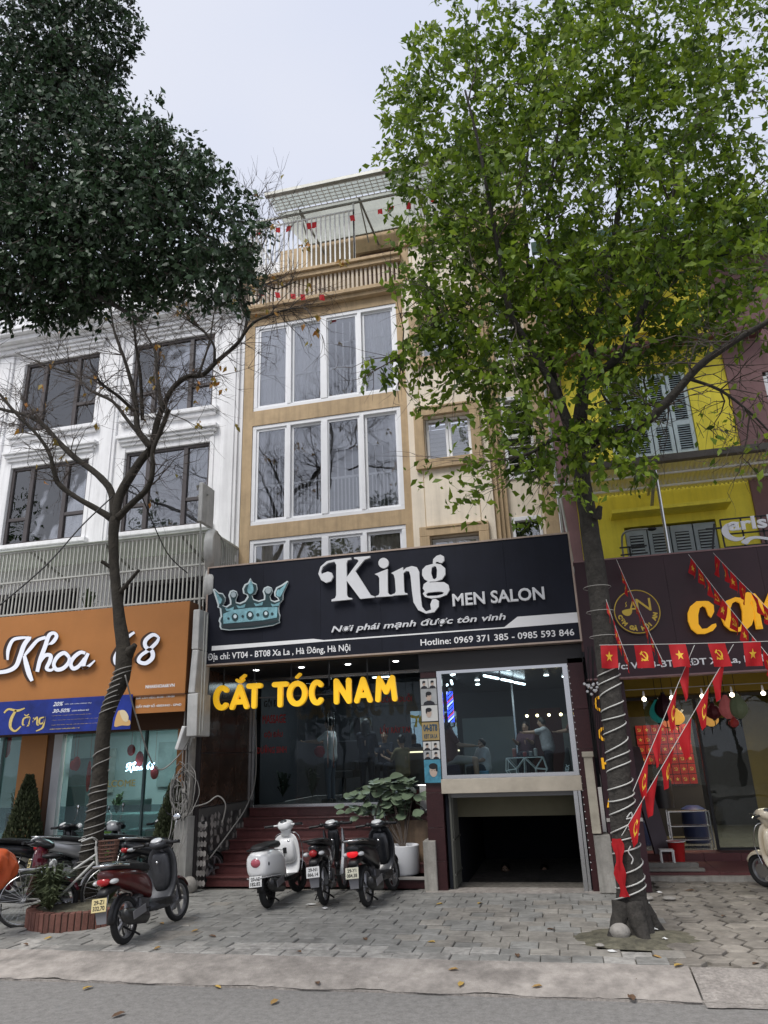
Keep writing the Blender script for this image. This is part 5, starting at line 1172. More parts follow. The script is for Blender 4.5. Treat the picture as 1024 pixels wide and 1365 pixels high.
# lantern cluster
def lantern(px,py,Y,r,h,col,glow,label,fade=1.):
    p=W(px,py,Y); t=thing('silk_lantern',label,'lantern',p,group='silk lanterns in the restaurant')
    mt=mat('silk_'+label.split()[0]+str(int(px)),col,.6,var=.1,emit=col,es=glow*.45) if glow else mat('silk_'+label.split()[0],col,.6,var=.1)
    prof=[]; n=10
    for i in range(n+1):
        u=i/n; prof.append((max(.03,r*(sin(pi*min(1,u**.75)))**.8*(1 if u<1 else 0)),-h/2+h*u))
    m=MB();vs=[];fs=[];S=20
    for (rr,z) in prof:
        for k in range(S): q=rr*(1-.06*(k%2)); vs.append((p.x+q*cos(2*pi*k/S),p.y+q*sin(2*pi*k/S),p.z+z))
    for i in range(n):
        for k in range(S): fs.append((i*S+k,i*S+(k+1)%S,(i+1)*S+(k+1)%S,(i+1)*S+k))
    m.add(vs,fs).build('silk_shade',mt,t)
    m=MB(); m.tube([(p.x,p.y,p.z+h/2),(p.x,p.y,3.35)],.005,4); m.lathe((p.x,p.y,p.z+h/2-.01),[(.035,0),(.035,.03)],8); m.lathe((p.x,p.y,p.z-h/2-.02),[(.03,0),(.03,.03)],8); m.tube([(p.x,p.y,p.z-h/2),(p.x,p.y,p.z-h/2-.14)],.008,4); m.build('cord_and_caps',blackm,t,kind='stuff')
lantern(877,948,14.4,.15,.42,(.02,.20,.18),.25,'teal silk lantern hanging leftmost behind the dark purple one')
lantern(886,942,14.2,.18,.46,(.045,.012,.02),0,'purple dark silk lantern hanging in front of the teal one')
lantern(902,955,14.6,.14,.3,(.85,.45,.08),.7,'yellow glowing silk lantern hanging low at the left cluster')
lantern(889,960,14.8,.1,.25,(.8,.25,.12),.6,'orange glowing small lantern under the purple one')
lantern(947,957,14.6,.14,.3,(.80,.42,.1),.5,'yellow silk lantern under the dark red round one')
lantern(951,948,14.3,.14,.28,(.10,.015,.02),0,'maroon round silk lantern above the yellow one')
lantern(969,942,14.2,.14,.42,(.35,.09,.09),.25,'rosy silk lantern hanging left of the green one')
lantern(984,941,14.1,.16,.44,(.10,.12,.07),.15,'green grey silk lantern hanging rightmost of the row')
lantern(978,962,14.9,.09,.2,(.30,.04,.04),.1,'crimson small silk lantern hanging lowest between the two')
wbulb=mat('lit_bulb',(1,.95,.8),.3,emit=(1,.85,.6),es=5)
bs_=thing('bulb_string','string of small round bulbs hanging under the maroon sign','light string',(2.5,12.1,2.95))
m=MB(); m.tube([(.9,12.3,2.86),(6,12.3,2.86)],.006,4); m.build('wire',cab,bs_)
for px in (858,895,936,976,1018,1050):
    p=W(px,926,12.5); m=MB(); m.ell((p.x,12.5,2.72),.034,10,6); m.build('bulb',wbulb,bs_,smooth=True); m=MB(); m.lathe((p.x,12.5,2.745),[(.014,0),(.018,.05),(.01,.1)],8); m.build('socket',whitemetal,bs_)
# rack, leaning board, stool, bucket, sculpture
rk=thing('steel_rack','low stainless rack with two shelves on the restaurant floor','rack',(2.05,14.7,.22))
m=MB()
for x in (1.75,2.45):
    for y in (15.3,15.6): m.box(x-.012,x+.012,y-.012,y+.012,.225,.85)
for z in (.35,.58,.83): m.box(1.75,2.45,15.3,15.6,z,z+.015)
m.build('rack_frame',steel,rk)
m=MB(); m.bar((1.45,14.3,.25),(1.22,14.9,2.0),.3,.06); o=m.build('leaning_board',mat('dark_purple_board',(.06,.04,.05),.5,var=.1),None,bevel=.005); tag(o,'dark narrow board leaning against the left side of the restaurant doorway','board')
s=thing('metal_stool','small pale metal stool standing at the restaurant step','stool',(1.45,13.7,.1))
box('seat',whitemetal,s,1.34,1.56,13.6,13.82,.37,.39)
for x in (1.355,1.545):
    for y in (13.615,13.805): box('leg',whitemetal,s,x-.01,x+.01,y-.01,y+.01,.1,.37)
bk=thing('red_bucket','red plastic bucket with white rim behind the metal stool','bucket',(1.62,14.1,.1)); m=MB(); m.lathe((1.66,14.1,.1),[(.10,0),(.14,.36),(.15,.37),(.13,.36),(.09,.03)],20); m.build('bucket_body',mat('red_plastic',(.45,.02,.02),.4),bk,smooth='auto'); m=MB(); m.tube([(1.66+.15*cos(t*pi/12),14.1+.15*sin(t*pi/12),.47) for t in range(24)],.009,5,close=True); m.build('rim',whitemetal,bk)
m=MB(); m.box(.95,1.95,13.36,13.5,.11,.15); m.box(.95,1.9,13.6,13.72,.11,.2); o=m.build('wooden_planks',mat('grey_plank',(.20,.19,.17),.8,var=.2,scale=9),None); tag(o,'weathered planks lying on the maroon step behind the right trunk','plank')
# dark pots and blue crate inside
for (x,y,r,h,c,lb,nm) in ((1.75,15.9,.2,.5,(.02,.02,.025),'black steaming pot on the rack line inside the restaurant','cooking_pot'),(2.3,16.1,.22,.6,(.02,.03,.09),'dark blue drum inside the restaurant','drum'),(1.3,15.8,.14,.4,(.25,.02,.02),'dark red drum inside the restaurant beside the leaning board','drum')):
    m=MB(); m.lathe((x,y,.87 if nm=='cooking_pot' else .226),[(r,0),(r*1.05,h*.5),(r,h),(r*.5,h+.06)],18); tag(m.build(nm,mat(lb.split()[0]+'_drum',c,.35),None,smooth='auto'),lb,nm.split('_')[-1])
m=MB()
for i in range(30): z=.9+i*.06; m.ell((4.2+random.uniform(-.08,.08),15.6+random.uniform(-.06,.06),z),(.07,.07,.05),7,5)
tag(m.build('blossom_garland',mat('blossom_red',(.25,.012,.02),.7),None,smooth=True),'red blossom garland standing inside the restaurant glass','decoration')

bcl=thing('bulb_cluster','cluster of small clear bulbs and loose wires hanging beside the wrapped trunk','light cluster',(.45,11.6,3))
m=MB(); random.seed(31)
for k in range(16): p=W(788+random.uniform(-9,9),918+random.uniform(-8,8),11.6); m.ell((p.x,11.6+random.uniform(-.05,.05),p.z),.022,8,6)
m.build('small_bulb',mat('clear_bulb',(.55,.55,.55),.15),bcl,smooth=True,kind='stuff')
m=MB()
for k in range(7):
    x0=782+k*2.5; m.tube(smooth([W(x0+random.uniform(-4,4),862,11.7),W(x0+random.uniform(-6,6),900,11.6),W(x0+4,950,11.8),W(x0+8+random.uniform(-3,3),1010,12.0)],5),.006,4)
m.build('wire',cabk,bcl,kind='stuff')
# ================================================================ TREES
bark=mat('dark_bark',(.042,.038,.033),.95,var=.35,scale=14,stain=.3,bump=1.,bscale=26)
bark_moss=mat('mossy_bark',(.036,.031,.024),.95,var=.4,scale=10,stain=.35,bump=1.,bscale=30)
twigm=mat('twig_bark',(.075,.06,.05),.9,var=.2,scale=20)
def limb(m,pts,rs,n=10,rough=.12,k=5):
    q=smooth([(p[0],p[1],p[2]) for p in pts],k); r=[v.x*.8 for v in smooth([(a,0,0) for a in rs],k)]
    i0=len(m.v); m.tube(q,r,n)
    for i in range(len(q)):
        for j in range(n):
            v=Vector(m.v[i0+i*n+j]); c=q[i]; d=v-c; f=1+rough*(nz3(v.x*9,v.y*9,)+ .8*nz3(v.x*25,v.z*6,v.y*25))
            m.v[i0+i*n+j]=tuple(c+d*f)
    return q
def twigs(m,p,d,L,r,depth,spread=.6,droop=0.,n=4,tips=None,up=.0):
    pts=[p]; q=Vector(p); dd=Vector(d).normalized(); steps=4
    for i in range(steps):
        dd=(dd+Vector((random.gauss(0,.16),random.gauss(0,.16),random.gauss(0,.13)-droop*.1+up*.08))).normalized(); q=q+dd*L/steps; pts.append(q.copy())
    m.tube(pts,[r*(1-.18*i) for i in range(steps+1)],n,cap=False)
    if tips is not None: tips.append(pts[-1])
    if depth>0:
        for i in range(random.choice((2,3,3))):
            b=pts[random.choice((1,2,3,4))]; a=Vector((random.gauss(0,1),random.gauss(0,1),random.gauss(0,.8))).normalized()
            twigs(m,b,(dd+a*spread).normalized(),L*random.uniform(.55,.85),max(.004,r*.55),depth-1,spread,droop,3,tips,up)
def leaf_cloud(name,parent,pts,dirs,size,mt,seed=1,fold=.25,var=.35,top_lit_tone=None):
    g=np.random.default_rng(seed); n=len(pts); P_=np.array(pts)-np.array(ORG[parent]); D=np.array(dirs)
    D/=np.linalg.norm(D,axis=1)[:,None]+1e-9
    A=g.normal(size=(n,3)); A[:,2]=A[:,2]*.6; S=np.cross(D,A); S/=np.linalg.norm(S,axis=1)[:,None]+1e-9; U=np.cross(S,D)
    L_=size*(1+g.uniform(-var,var,n))[:,None]; w_=L_*.27
    base=P_; tip=P_+D*L_-U*L_*.12; mid=P_+D*L_*.45+U*L_*.03; l=P_+D*L_*.42+S*w_+U*L_*fold*.3; r=P_+D*L_*.42-S*w_+U*L_*fold*.3
    V_=np.stack([base,l,tip,r,mid],1).reshape(-1,3)
    T=np.array([[0,4,1],[1,4,2],[2,4,3],[3,4,0]]); Fc=(np.arange(n)[:,None,None]*5+T[None]).reshape(-1,3)
    me=bpy.data.meshes.new(name); me.vertices.add(len(V_)); me.vertices.foreach_set('co',V_.ravel()); me.loops.add(Fc.size); me.loops.foreach_set('vertex_index',Fc.ravel().astype(np.int32))
    me.polygons.add(len(Fc)); me.polygons.foreach_set('loop_start',np.arange(0,Fc.size,3,dtype=np.int32)); me.polygons.foreach_set('loop_total',np.full(len(Fc),3,dtype=np.int32)); me.update()
    rv=(g.uniform(0,1,n) if top_lit_tone is None else np.clip(top_lit_tone+g.normal(0,.18,n),0,1)).astype(np.float32)  # random leaf tone, over the painted top brightening when given
    at=me.attributes.new('rnd','FLOAT','FACE'); at.data.foreach_set('value',np.repeat(rv,4)); me.materials.append(mt)
    o=bpy.data.objects.new(name,me); C.objects.link(o); o.parent=parent; ORG[o]=ORG[parent]; return o
def sprays(blobs,nspray,per,rad,seed,droop=.4,shell=.5):
    "leafy sprays scattered through ellipsoid clumps: each spray is a short twig with leaves along it"
    g=np.random.default_rng(seed); vol=np.array([b[3]*b[4]*b[5] for b in blobs])**.8; vol/=vol.sum(); P_=[];D=[];R_v=[];ax=[]
    for bi in g.choice(len(blobs),nspray,p=vol):
        b=blobs[bi]; u=g.normal(size=3); u/=np.linalg.norm(u); rr=g.uniform(0,1)**(1/3*shell+.0001 if shell<1 else .33)
        c=np.array(b[:3])+u*rr*np.array(b[3:6]); out=u*.8+np.array([0,0,.15])+g.normal(size=3)*.5; out/=np.linalg.norm(out); out[2]-=droop*.5; col=g.uniform(0,1)*.7+.15+.15*u[2]  # sprays brighter toward clump tops: light from above put into leaf colour
        for k in range(per):
            t=k/per; p=c+out*rad*(t-.3)+g.normal(size=3)*rad*.14+np.array([0,0,-droop*rad*t*t*.5]); d=out*.6+g.normal(size=3)*.7+np.array([0,0,-droop]); P_.append(p);D.append(d);R_v.append(col)
        ax.append((c-out*rad*.3,c+out*rad*.6))
    return P_,D,np.array(R_v),ax
def blob(px,py,rx,ry,Y,dy):
    c=W(px,py,Y); s=c.length/960*1.0; return (c.x,c.y,c.z,rx*s,dy,ry*s)
def grow(tag_name,label,cat,base): return thing(tag_name,label,cat,base)
# ---- bare tree in the brick ring
BT=thing('bare_tree','leaning nearly bare street tree with a cable wrapped trunk growing from the round brick planter','tree',(-6.75,10.3,0))
T1=10.3
tr=MB()
tpts=[G(113,1218,.0),W(117,1160,T1),W(126,1100,T1),W(133,1036,T1),W(141,956,T1),W(165,890,T1),W(158,817,T1),W(151,734,T1),W(153,690,T1)]
limb(tr,[tpts[0]+Vector((0,0,-.1))]+tpts,[.26,.23,.185,.165,.145,.135,.155,.11,.098,.11],14,.16)
limb(tr,[W(170,872,T1),W(180,860,T1-.1)],[.12,.05],8)
branches=[([(153,695),(160,660),(187,615),(202,597),(209,565),(217,543),(230,518),(250,502),(270,500),(290,481),(310,464),(324,447),(329,425),(327,405),(311,378)],[.105,.10,.09,.08,.07,.066,.06,.056,.055,.05,.045,.04,.034,.026,.012],0.4),
([(155,692),(175,672),(197,650),(204,625),(204,600),(220,560),(224,545)],[.08,.07,.06,.05,.045,.05,.05],-.2),
([(202,597),(185,575),(182,555),(180,530),(168,485),(152,440),(148,410)],[.08,.07,.065,.055,.04,.03,.012],.0),
([(190,560),(187,500),(180,450),(176,400)],[.045,.035,.025,.01],-.5),
([(217,548),(210,505),(207,470),(197,450),(185,430)],[.05,.04,.03,.02,.01],.5),
([(152,690),(148,655),(129,632),(100,610),(79,590),(56,565),(30,552),(0,545),(-40,530)],[.09,.08,.07,.065,.06,.05,.045,.04,.03],.3),
([(150,692),(128,678),(105,665),(79,646),(72,628),(66,605),(50,580),(22,552),(-5,520),(-25,500)],[.08,.065,.055,.055,.05,.04,.035,.032,.03,.025],-.4),
([(186,580),(170,560),(150,535),(120,520),(100,500),(70,490),(20,470)],[.045,.042,.038,.032,.026,.02,.008],.3),
([(181,550),(160,530),(140,515),(130,505)],[.04,.036,.03,.02],-.5),
([(324,447),(338,430),(360,420),(385,412),(410,410)],[.035,.03,.024,.018,.01],-.3),
([(327,405),(345,400),(350,380),(370,385),(395,375)],[.03,.028,.022,.016,.008],.2),
([(286,483),(285,460),(270,440),(255,430),(235,410)],[.035,.028,.022,.016,.008],-.3),
([(264,502),(278,460),(285,420),(290,390)],[.03,.022,.016,.008],.5)]
tips=[]; tw_=MB()
for pp,rs_,dy in branches:
    n=len(pp); P3=[W(p[0],p[1],T1+dy*i/n*2) for i,p in enumerate(pp)]
    q=limb(tr,P3,rs_,8,.10,4)
    for _ in range(int(n*3.4)):
        i=random.randrange(len(q)//3,len(q)-1); d=(q[i+1]-q[i]).normalized(); a=Vector((random.gauss(0,1),random.gauss(0,1),random.gauss(.3,.8))).normalized()
        twigs(tw_,q[i],d*.5+a*.9,random.uniform(.35,.95),.011,2,.75,.3,4,tips)
for (x0,y0,x1,y1) in ((153,760,135,748),(160,790,185,760)): limb(tr,[W(x0,y0,T1),W((x0+x1)/2,(y0+y1)/2,T1-.05),W(x1,y1,T1-.12)],[.05,.04,.035],7)
for (x0,y0,dx,dz,L_) in ((311,378,.3,1,.9),(350,380,.5,.9,.9),(345,340,.2,1,.8),(330,400,-.1,1,1.1),(140,300,.2,1,.9),(150,200,.1,1,.6),(120,420,-.2,1,.8),(330,300,.3,1,.8)):
    for _ in range(3): twigs(tw_,W(x0,y0,T1),(dx+random.gauss(0,.25),random.gauss(0,.3),dz),L_,.010,3,.55,0,4,tips,.3)
trunk1=tr.build('trunk',bark_moss,BT,smooth=True); tw_.build('twigs',twigm,BT,smooth=True,kind='stuff')
yl_leaf=mat('yellowing_leaf',(.30,.22,.03),.6,attr=.4,trans=.3,hue=.06)
random.shuffle(tips); pp=[];dd=[]
for t in tips[:80]:
    for _ in range(random.choice((1,1,2,4))): pp.append(t+Vector((random.gauss(0,.03),random.gauss(0,.03),random.gauss(-.03,.03)))); dd.append((random.gauss(0,.5),random.gauss(0,.5),-1))
for (x,y) in ((410,325),(405,328),(455,350),(240,415),(252,418),(285,505),(205,500),(412,382),(425,440),(350,412)):
    for _ in range(7): p=W(x+random.gauss(0,4),y+random.gauss(0,4),T1+.2); pp.append(p); dd.append((random.gauss(0,.6),random.gauss(0,.6),-1))
leaf_cloud('remaining_leaves',BT,pp,dd,.12,yl_leaf,3)
def wrap(mb,path,rads,z0,z1,turns,r=.008,seed=0,tilt=.05):
    q=[]; n=int(turns*16); random.seed(seed)
    zs_=[p.z for p in path]
    for i in range(n+1):
        t=i/n; z=z0+(z1-z0)*(t+.012*sin(t*37)+.006*sin(t*91+seed)); k=0
        while k<len(path)-2 and path[k+1].z<z: k+=1
        f=(z-path[k].z)/max(1e-6,(path[k+1].z-path[k].z)); c=path[k].lerp(path[k+1],min(1,max(0,f))); R=.82*(rads[k]+(rads[k+1]-rads[k])*min(1,max(0,f))); a=2*pi*turns*t
        q.append((c.x+(R*1.0+r)*cos(a),c.y+(R*1.0+r)*sin(a),z+tilt*.6*cos(a-.2)))
    mb.tube(q,r,5)
wr=thing('trunk_cable','pale cable wound round the trunk of the bare tree','cable',(-6.8,10.1,.3))
R1=[.235,.195,.17,.15,.14,.165,.12,.10]
m=MB(); wrap(m,tpts,R1,.30,1.75,13,.008,1,.03); wrap(m,tpts,R1,1.9,2.25,2,.008,4,.06); wrap(m,tpts,R1,2.75,3.45,8,.008,2,.07); m.build('cable',cab,wr,smooth=True)
random.seed(11)
cable('thin pale cable looping from the bare trunk over to the utility post',[W(167,900,10.2),W(180,950,10.6),W(200,1010,11.2),W(215,1026,11.6),W(240,1005,11.8),W(258,975,12)],.012,cab)
cable('black overhead cable sloping down from the bare tree to the left edge',[W(150,662,10),W(110,700,9.6),W(60,755,9.2),W(-10,815,8.8)],.012,cabk)
cable('black cable sagging from the bare tree over the balcony bars',[W(165,645,10.2),W(185,655,10.6),(W(205,700,11.2)),W(225,740,11.8),W(250,764,12.2)],.011,cabk)
# brick planter
BRC=(-6.72,9.93); BRR=.66
pr_=thing('brick_planter','low round planter ring of upright reddish bricks round the bare tree','planter',(BRC[0],BRC[1],0))
brk=mat('red_brown_brick',(.19,.085,.065),.85,world=True,var=.2,scale=12,stain=.25,rnd=.2,bump=.4,bscale=70)
def brick_mesh():
    m=MB(); m.box(-.034,.034,-.06,.06,0,.235); me=bpy.data.meshes.new('brick'); me.from_pydata(m.v,[],m.f); me.materials.append(brk); return me
bme_=brick_mesh(); nb=54
for i in range(nb):
    a=2*pi*i/nb; o=bpy.data.objects.new('brick',bme_); C.objects.link(o); o.parent=pr_; o.location=(BRR*cos(a),BRR*sin(a),-.02+random.uniform(-.006,.006)); o.rotation_euler=(random.uniform(-.02,.02),random.uniform(-.02,.02),a+pi/2+random.uniform(-.02,.02))
    o.scale=(1,1,.98); b=o.modifiers.new('bevel','BEVEL'); b.width=.006
m=MB(); m.lathe((BRC[0],BRC[1],0),[(BRR+.045,-.02),(BRR+.045,.195)],48); m.build('mortar',mat('planter_mortar',(.10,.07,.055),.9),pr_)
m=MB(); m.lathe((BRC[0],BRC[1],0),[(BRR-.06,.19),(BRR-.2,.205),(.1,.22)],40); m.build('soil',moss,pr_)
vleaf=mat('variegated_leaf',(.21,.26,.13),.55,attr=.6,trans=.2)
for (x,y,n,h,ln,lb) in ((-7.1,9.65,240,.62,.5,'bushy variegated plant on the left side of the brick planter'),(-6.35,9.95,130,.6,.4,'variegated leafy plant behind the scooter side of the brick planter'),(-6.85,10.35,40,.9,.3,'tall dark green dracaena at the back of the brick planter'),(-6.9,9.45,110,.35,.32,'low leafy tuft at the front of the brick planter')):
    spiky('planter_plant',lb,'plant',x,y,.2,h,n,vleaf if 'dark' not in lb else mat('dracaena_leaf',(.05,.10,.035),.5,attr=.4),ln=ln,wd=.035)
# ---- green tree at the right
GT=thing('street_tree','large green leafy street tree with a white cord wrapped trunk right of the basement','tree',(.55,9.65,0))
T2=9.65
gp=[G(845,1245),W(843,1215,T2),W(841,1180,T2),W(832,1100,T2),W(823,1000,T2),W(814,920,T2),W(800,800,T2),W(786,700,T2),W(777,640,T2),W(772,603,T2)]
gr_=[.30,.235,.195,.185,.165,.16,.16,.15,.13,.15]
tr=MB(); limb(tr,[gp[0]+Vector((0,0,-.08))]+gp,[.33]+gr_,16,.13)
for a in (.5,3.9,5.0):
    limb(tr,[gp[0]+Vector((.12*cos(a),.12*sin(a),.32)),gp[0]+Vector((.24*cos(a),.24*sin(a),.10)),gp[0]+Vector((.40*cos(a),.40*sin(a),-.05))],[.14,.11,.06],8,.2)
for (x0,y0,x1,y1) in ((795,690,800,675),(782,610,794,598)): limb(tr,[W(x0,y0,T2-.1),W(x1,y1,T2-.2)],[.09,.04],7)
gb=[([(775,610),(790,592),(811,578),(852,568),(889,536),(919,502),(943,479),(990,448),(1030,425),(1080,390)],[.11,.10,.09,.085,.075,.065,.06,.05,.04,.03],-.8),
([(771,605),(771,570),(778,516),(791,445),(811,374),(821,310),(830,220),(842,120),(850,20)],[.12,.11,.095,.085,.07,.06,.045,.035,.02],.5),
([(776,560),(781,512),(800,495),(825,475),(848,435),(869,378),(882,330),(900,250),(930,150)],[.09,.08,.075,.07,.065,.055,.045,.03,.02],-.5),
([(768,608),(755,560),(735,510),(705,460),(680,415),(665,335),(655,285),(640,200),(620,120)],[.10,.085,.07,.06,.055,.045,.035,.028,.018],-.9),
([(772,600),(757,560),(738,500),(722,430),(704,350),(700,250),(710,140)],[.09,.075,.06,.05,.045,.035,.02],.9),
([(680,415),(650,400),(620,420),(590,440),(560,460),(520,485)],[.035,.03,.025,.02,.015,.008],-.3),
([(889,536),(860,540),(820,545),(800,520)],[.04,.035,.03,.02],.9),
([(919,505),(960,520),(1000,550),(1030,580)],[.03,.025,.018,.012],-.3),
([(765,590),(740,585),(715,600),(690,610)],[.05,.04,.03,.015],-.5),
([(869,378),(920,330),(970,290),(1020,240)],[.04,.034,.028,.015],.4),
([(791,445),(750,380),(730,300),(740,200),(760,90)],[.05,.042,.035,.028,.015],-.2)]
tw_=MB(); tips=[]
for pp,rs_,dy in gb:
    n=len(pp); P3=[W(p[0],p[1],T2+dy*i/n*2) for i,p in enumerate(pp)]; q=limb(tr,P3,rs_,8,.1,4)
    for _ in range(n*2):
        i=random.randrange(len(q)//3,len(q)-1); d=(q[i+1]-q[i]).normalized(); a=Vector((random.gauss(0,1),random.gauss(0,1),random.gauss(.2,.7))).normalized()
        twigs(tw_,q[i],d*.5+a*.9,random.uniform(.5,1.1),.013,2,.7,.2,4,tips)
tr.build('trunk',bark,GT,smooth=True); tw_.build('twigs',twigm,GT,smooth=True,kind='stuff')
gl=mat('green_leaf',(.125,.215,.02),.5,attr=.65,trans=.48,hue=.03,spec=.35)
B=[blob(605,190,80,150,9.3,1.3),blob(700,90,130,110,9.8,1.7),blob(830,80,150,120,9.6,1.8),blob(925,150,80,140,9.4,1.4),blob(760,240,160,130,9.5,2.0),blob(600,330,55,70,9.3,.9),blob(625,370,70,80,9.2,1.0),blob(690,430,110,70,9.4,1.3),blob(850,370,150,80,9.4,1.6),
   blob(600,440,35,40,9.2,.6),blob(740,535,80,50,9.2,1.0),blob(690,560,45,35,9.1,.6),blob(950,340,70,80,9.5,1.2),blob(1000,410,50,50,9.3,.8),blob(850,470,50,35,9.3,.8),blob(645,490,60,40,9.2,.7),blob(960,40,50,60,9.7,1.0),blob(780,440,90,60,9.4,1.2),blob(545,200,28,60,9.3,.6),blob(560,90,35,40,9.3,.6)]
P_,D,R_v,ax=sprays(B,2150,17,.33,21,.35,.85)
zlo,zhi=W(930,720,9.3).z,W(930,480,9.3).z; xr=W(865,600,9.3).x; xe=W(1008,250,9.3).x; xl=W(545,430,9.3).x
tips=[t for t in tips if t.x>xl and not(t.x>xr and zlo<t.z<zhi)]
for t in tips:
    for _ in range(5): P_.append(np.array(t)+rng.normal(size=3)*.08); D.append(rng.normal(size=3)+np.array([0,0,-.4])); R_v=np.append(R_v,.5)
small=[blob(510,488,26,14,9.2,.25),blob(560,470,35,22,9.2,.4),blob(745,600,35,25,9.1,.5),blob(800,590,40,22,9.1,.4),blob(850,560,50,22,9.0,.4),blob(990,610,40,12,8.9,.3),blob(960,560,30,18,8.9,.3),blob(1010,530,20,22,9,.3),blob(1015,590,20,25,8.8,.3),blob(700,615,25,20,9.1,.3),blob(850,620,20,12,8.9,.2),blob(790,640,16,14,9,.2),blob(995,250,30,60,9.4,.5)]
p2,d2,r2,ax2=sprays(small,300,10,.25,5,.7,.8); P_+=p2; D+=d2; R_v=np.concatenate([R_v,r2])
kp=[i for i,p in enumerate(P_) if not(p[0]>xr and zlo<p[2]<zhi and rng.random()<.88) and not(p[0]>xe and p[2]>zhi+1 and rng.random()<.6)]  # thinned low on the right, as pruned over the awning
P_=[P_[i] for i in kp]; D=[D[i] for i in kp]; R_v=R_v[kp]
leaf_cloud('crown',GT,P_,D,.115,gl,8,var=.5,top_lit_tone=R_v)
m=MB()
for a,b in ax+ax2: m.tube([a,b],[.006,.003],3,cap=False)
m.build('fine_twigs',twigm,GT,kind='stuff')
wr=thing('trunk_light_cord','white light cord spiralling up the trunk of the green tree','light string',(.6,9.5,.3))
cord=mat('white_light_cord',(.50,.50,.47),.5); m=MB(); wrap(m,gp,gr_,.28,3.0,18,.0085,3,.045); m.build('cord',cord,wr,smooth=True)
m=MB(); 
for k in range(3):
    z=3.35+k*.02; m.tube([(W(812,880,T2).x-.03+.175*cos(t*pi/9),T2+.175*sin(t*pi/9),z+.3*k) for t in range(18)],.005,4,close=True)
m.build('tie_wire',cab,wr)
random.seed(13)
ch=thing('chalk_marks','white painted scrawl on the lower trunk of the green tree','paint marks',(.5,9.4,1))
chm=mat('white_chalk_paint',(.5,.5,.48),.8)
for (pts) in ([(836,1090),(842,1083),(843,1095),(838,1103)],[(838,1105),(844,1112),(843,1122)],[(841,1128),(838,1136),(844,1145),(842,1152)],[(835,1092),(845,1090)]):
    q=[W(x,y,9.45) for x,y in pts]; m=MB(); m.tube(smooth([(p.x,9.455,p.z) for p in q],3),.007,4); m.build('stroke',chm,ch)
rock('pale rough stone leaning at the foot of the green tree',*G(828,1252).xy,0,.11,.8,5)
# ---- dark evergreen overhead at the left
DT=thing('evergreen_tree','dark dense evergreen tree overhanging the street from the upper left','tree',(-9.7,8.5,0))
dk=mat('dark_evergreen_leaf',(.032,.062,.027),.45,attr=.7,trans=.15,spec=.4)
tr=MB(); limb(tr,[(-9.7,8.5,-.15),(-9.5,8.3,2.2),(-8.6,7.2,4.4),(-7.2,5.8,5.6)],[.34,.28,.22,.14],12,.12)
T3=4.8
for pp,rs_ in (([(-60,420),(20,380),(90,330),(160,300),(220,290),(290,320)],[.07,.06,.05,.04,.03,.012]),([(-60,400),(10,280),(60,180),(90,80),(110,10)],[.07,.055,.045,.03,.012]),([(20,380),(80,380),(140,400),(190,430)],[.06,.05,.035,.01]),([(90,330),(130,260),(180,210),(215,170)],[.06,.05,.035,.012]),([(-40,250),(20,230),(60,180)],[.06,.05,.04])):
    q=limb(tr,[W(x,y,T3) for x,y in pp],rs_,8,.1,4)
limb(tr,[(-7.4,6.0,5.5),W(-220,330,5.2),W(-60,400,4.8)],[.14,.11,.08],8)
tr.build('trunk',bark,DT,smooth=True)
B=[blob(40,50,95,75,T3,0.75),blob(100,40,45,55,T3,0.50),blob(30,150,90,70,T3,0.75),blob(70,240,110,80,T3,0.81),blob(180,210,55,55,T3,0.50),blob(190,280,90,75,T3,0.69),blob(265,310,65,65,T3,0.56),blob(120,340,120,60,T3,0.69),blob(30,330,90,70,T3,0.69),blob(290,365,40,35,T3,0.37),blob(60,385,60,25,T3,0.37),blob(125,378,50,25,T3,0.31),blob(195,382,22,22,T3,0.19),blob(240,245,30,35,T3,0.31),blob(-70,280,60,140,T3,0.87),blob(320,345,14,30,T3,0.19),blob(80,110,40,30,T3,0.37)]
P_,D,R_v,ax=sprays([(b[0],b[1],b[2],b[3]*1.06,b[4],b[5]*1.06) for b in B],5400,14,.148,33,.5,.8)
leaf_cloud('crown',DT,P_,D,.057,dk,9,var=.5,top_lit_tone=R_v)
m=MB()
for a,b in ax[::2]: m.tube([a,b],[.006,.003],3,cap=False)
m.build('fine_twigs',twigm,DT,kind='stuff')
# ---- trees across the street, seen mirrored in the window panes
for i,(x,y,h,r) in enumerate(((-36,-14,19.5,5.5),(-24,-13,17.2,4.2),(-12.5,-13,15.0,3.8),(9,-14,15,4))):
    t=thing('street_tree',['tall round tree at the far left across the street mirrored in the white house windows','smaller tree across the street mirrored in the tan house windows','broad tree across the street opposite the salon','tree at the far right across the street mirrored in the yellow house panes'][i],'tree',(x,y,0))
    m=MB(); limb(m,[(x,y,-.15),(x+.1,y,2),(x,y+.1,4.2),(x+.2,y,h*.8)],[.24,.18,.14,.05],8)
    for k in range(6): a=k*1.05; limb(m,[(x,y,3+k*.4),(x+r*.6*cos(a),y+r*.6*sin(a),5+k*.5)],[.09,.03],6)
    m.build('trunk',bark,t,smooth=True)
    Bq=[(x+random.uniform(-.45,.45)*r*(1.2-k/12),y+random.uniform(-.4,.4)*r,h*(.35+.6*k/11),r*.55*(1.15-k/16),r*.5,r*.5) for k in range(12)]
    P_,D,R_v,_a=sprays(Bq,700,9,.6,50+i,.3,.8); leaf_cloud('crown',t,P_,D,.24,mat('far_street_leaf',(.04,.07,.025),.6,attr=.4,trans=.25),60+i,top_lit_tone=R_v)
